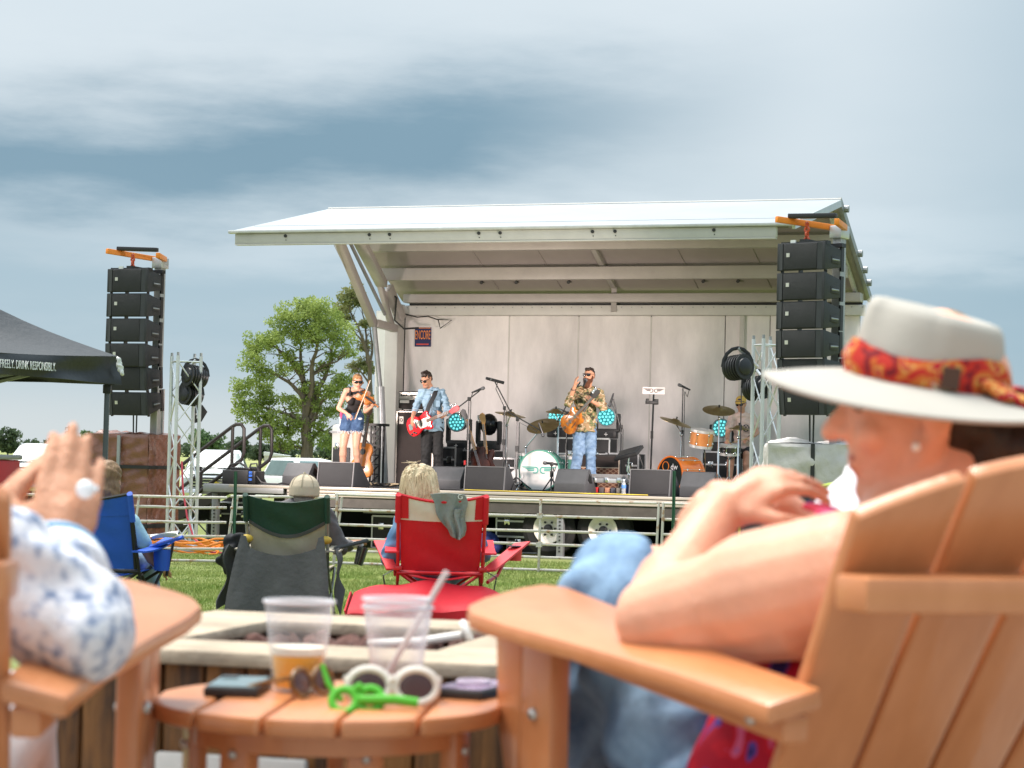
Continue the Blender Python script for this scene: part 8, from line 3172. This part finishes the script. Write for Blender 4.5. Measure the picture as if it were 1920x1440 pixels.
rows = []
for q in range(8):
    u = q / 7
    row = []
    for i in range(nA + 1):
        a = 2 * math.pi * i / nA
        rx, ry = .097 + .108 * u, .083 + .088 * u
        droop = -.012 * u - .013 * u ** 2 * (abs(math.sin(a)) ** 1.5) - .008 * u * u * math.cos(a)
        row.append(Mh @ V((rx * math.cos(a), ry * math.sin(a), -.002 + droop)))
    rows.append(row)
obj('brim', G().sheet(rows, .004), FELT, ht, smooth=80)
obj('brim_edge', G().tube(rows[-1], .0035, 6, False), FELT, ht)
SCARF = ramp_mat('scarf_print', 34, [(0, (.20, .015, .02)), (.36, (.48, .03, .02)), (.46, (.55, .14, .03)), (.53, (.60, .33, .09)), (.57, (.45, .02, .03)), (.66, (.62, .50, .32)), (.71, (.10, .02, .05))], .75, 1.2, .35, distort=.5)
rows = []
for q in range(7):
    u = q / 6
    row = []
    for i in range(nA + 1):
        a = 2 * math.pi * i / nA
        bul = .006 * math.sin(math.pi * u) + .0022 * math.sin(a * 13 + u * 6)
        w_ = .036 + .006 * math.sin(a * 3 + 1)
        k = 1.01 - .03 * u
        row.append(Mh @ (hat_pt(a, k + bul / .09, -.002 + w_ * u + .016 * u * .2)))
    rows.append(row)
sb = obj('scarf_band', G().sheet(rows, .003), SCARF, ht, smooth=80)
aL = -1.72
q = [Mh @ (hat_pt(aL + d, 1.09, z)) for d, z in ((-.10, .0), (-.10, .034))]
obj('leather_strip', G().beam(Mh @ hat_pt(1.66, 1.10, .016), Mh @ hat_pt(1.86, 1.10, .016), .028, .008, up=Mh.to_3x3() @ V((0, 1, 0))), mat('leather_brown', (.07, .035, .025), .5), sb)
obj('leather_strip', G().beam(Mh @ hat_pt(-1.66, 1.10, .016), Mh @ hat_pt(-1.86, 1.10, .016), .028, .008, up=Mh.to_3x3() @ V((0, 1, 0))), mat('leather_brown', (.07, .035, .025), .5), sb)
for yy in (1, -1):
    g = G()
    pts = [Mh @ V((-.060, yy * .075, .012)), Mh @ V((-.092, yy * .080, .004)), Mh @ V((-.125, yy * .075, -.004)), Mh @ V((-.160, yy * .05, -.006))]
    g.tube(pts, [.016, .020, .018, .008], 10, flat=.5)
    organic('scarf_knot', g, SCARF, ht, .006, 2, noise=(.003, 90))

# ---------------- clapping person at the left edge
cl = thing('person', 'person in a blue and white blouse clapping at the left edge', 'person', LC, 0, 'people in the deck chairs')
BLOUSE = ramp_mat('blue_white_blouse', 52, [(0, (.10, .14, .26)), (.33, (.18, .23, .35)), (.42, (.42, .45, .55)), (.52, (.70, .69, .73)), (1, (.76, .74, .77))], .85, 2.5, .3, interp='LINEAR')
hd = LC + V((0, -.16, 1.0))
Q = headframe((.1, 1, 0))
shR_ = LC + V((.20, -.16, .76))
shL_ = LC + V((-.20, -.16, .76))
hip = LC + V((0, -.02, .36))
el = at(140, 1172, 2.46)
wr_ = at(106, 1040, 2.62)
g = G()
m_, up, Qt = torso(g, hip, shL_, shR_, chest=.125, waist=.15, hipw=.17)
head(g, hd, Q, 1.0)
g.cap(m_, hd + V((0, 0, -.06)), .056, .054)
g.cap(shR_, el, .06, .052, 14).cap(el, wr_, .05, .034, 14)
hand(g, wr_, (.05, .42, .80), (.35, -.80, .36), 1.06, .10, -1, spread=-.02, fr=.0092, curls=(.08, .03, .04, .10))
el2 = LC + V((-.18, .22, .66))
wr2 = at(-30, 1010, 2.72)
g.cap(shL_, el2, .06, .05, 14).cap(el2, wr2, .05, .033, 14)
hand(g, wr2, (.42, .30, .80), (-.7, -.35, .45), 1.03, .2, 1, fr=.0098)
organic('body', g, SKH, cl, .0052, 3, world=True)
g = G()
torso(g, hip, shL_, shR_, .022, chest=.13, waist=.16, hipw=.18)
g.cap(shR_, el, .070, .066, 16).cap(el, el.lerp(wr_, .62), .066, .054, 16).ell(el + V((.0, .0, -.0)), (.064, .09, .068))
g.cap(shL_, el2, .078, .07, 16).cap(el2, el2.lerp(wr2, .75), .07, .05, 16)
organic('blouse', g, BLOUSE, cl, .009, 5, world=True, noise=(.008, 34))
axw = (wr_ - el).normalized()
obj('cuff', G().tube([el.lerp(wr_, .60), el.lerp(wr_, .70), el.lerp(wr_, .84), el.lerp(wr_, .93)], [.058, .057, .053, .050], 22), mat('cuff_white', (.78, .77, .80), .8), cl, world=True, bevel=.006)
obj('bracelet', G().torus(el.lerp(wr_, .86), .0545, .004, axes((1, 0, 0), axw), 28, 6), mat('bracelet_blue', (.20, .42, .62), .4), cl, world=True)
rgp = at(160, 918, wr_.y - .0)
obj('ring_stone', G().ell(rgp, (.012, .009, .012)), mat('stone_white', (.85, .85, .85), .1, spec=.8), cl, world=True)
obj('ring_band', G().torus(rgp + V((0, .012, 0)), .0115, .003, Matrix.Rotation(R(20), 4, 'X'), 18, 6), CHROME, cl, world=True)
g = G().ell(hip + V((0, 0, -.04)), (.19, .17, .13))
for s in (-1, 1):
    hp_, kk, an_ = hip + V((s * .1, .02, -.02)), LC + V((s * .13, .48, .46)), LC + V((s * .14, .62, .09))
    g.cap(hp_, kk, .10, .072, 16).cap(kk, an_, .072, .055, 14)
organic('white_trousers', g, mat('trouser_white', (.62, .60, .62), .8), cl, .012, 4, world=True)
organic('hair', G().ell(hd + V((0, -.03, .04)), (.09, .1, .1)).ell(hd + V((0, -.05, -.06)), (.085, .08, .12)), BRH, cl, .012, 3, world=True)

# ---------------- neighbour beyond the woman: white shirt, arm on the knee
NB = V((.92, 4.30, PZ))
nb = thing('person', 'person in a white shirt sitting beyond the woman in the hat', 'person', NB, R(72), 'people in the deck chairs')
hd = at(1735, 690, 4.15)
Q = headframe((-1, .35, 0))
sh1, sh2 = at(1622, 958, 3.98), at(1700, 925, 4.35)
hip = NB + Matrix.Rotation(R(72), 3, 'Z') @ V((0, -.02, .36))
e1_, w1_ = at(1430, 1130, 3.80), at(1275, 1052, 3.85)
e2_, w2_ = at(1500, 1100, 4.35), at(1400, 1080, 4.2)
g = G()
m_, up, Qt = torso(g, hip, sh1, sh2, chest=.12, waist=.14, hipw=.17)
head(g, hd, Q, 1.0)
g.cap(m_, hd + V((0, 0, -.06)), .058, .054)
g.cap(sh1, e1_, .055, .044, 14).cap(e1_, w1_, .044, .03, 14)
g.cap(sh2, e2_, .055, .044, 14).cap(e2_, w2_, .044, .03, 14)
hand(g, w1_, (-1, -.05, .12), (.05, -.35, 1), 1.0, .30, -1, spread=.25, curls=(.1, .35, .45, .5))
hand(g, w2_, (-1, -.2, .0), (.1, 0, 1), 1.0, .5, 1)
organic('body', g, SKF, nb, .010, 3, world=True)
g = G()
torso(g, hip, sh1, sh2, .022, chest=.125, waist=.15, hipw=.17)
g.cap(sh1, sh1.lerp(e1_, .4), .078, .074, 14).cap(sh2, sh2.lerp(e2_, .5), .078, .074, 14)
organic('white_shirt', g, mat('shirt_white', (.76, .74, .78), .85, bump=.25, bscale=14), nb, .012, 3, world=True, noise=(.007, 30))
g = G().ell(hip + V((0, 0, -.02)), (.18, .16, .13))
RzN = Matrix.Rotation(R(72), 3, 'Z')
for s in (-1, 1):
    hp_, kk, an_ = hip + RzN @ V((s * .1, .02, -.02)), NB + RzN @ V((s * .13, .48, .50)), NB + RzN @ V((s * .14, .60, .09))
    g.cap(hp_, kk, .10, .074, 16).cap(kk, an_, .074, .055, 14)
organic('jeans', g, DENF, nb, .012, 4, world=True, noise=(.006, 26))
organic('hair', G().ell(hd + V((.03, 0, .03)), (.095, .085, .09)), BRH, nb, .012, 3, world=True)
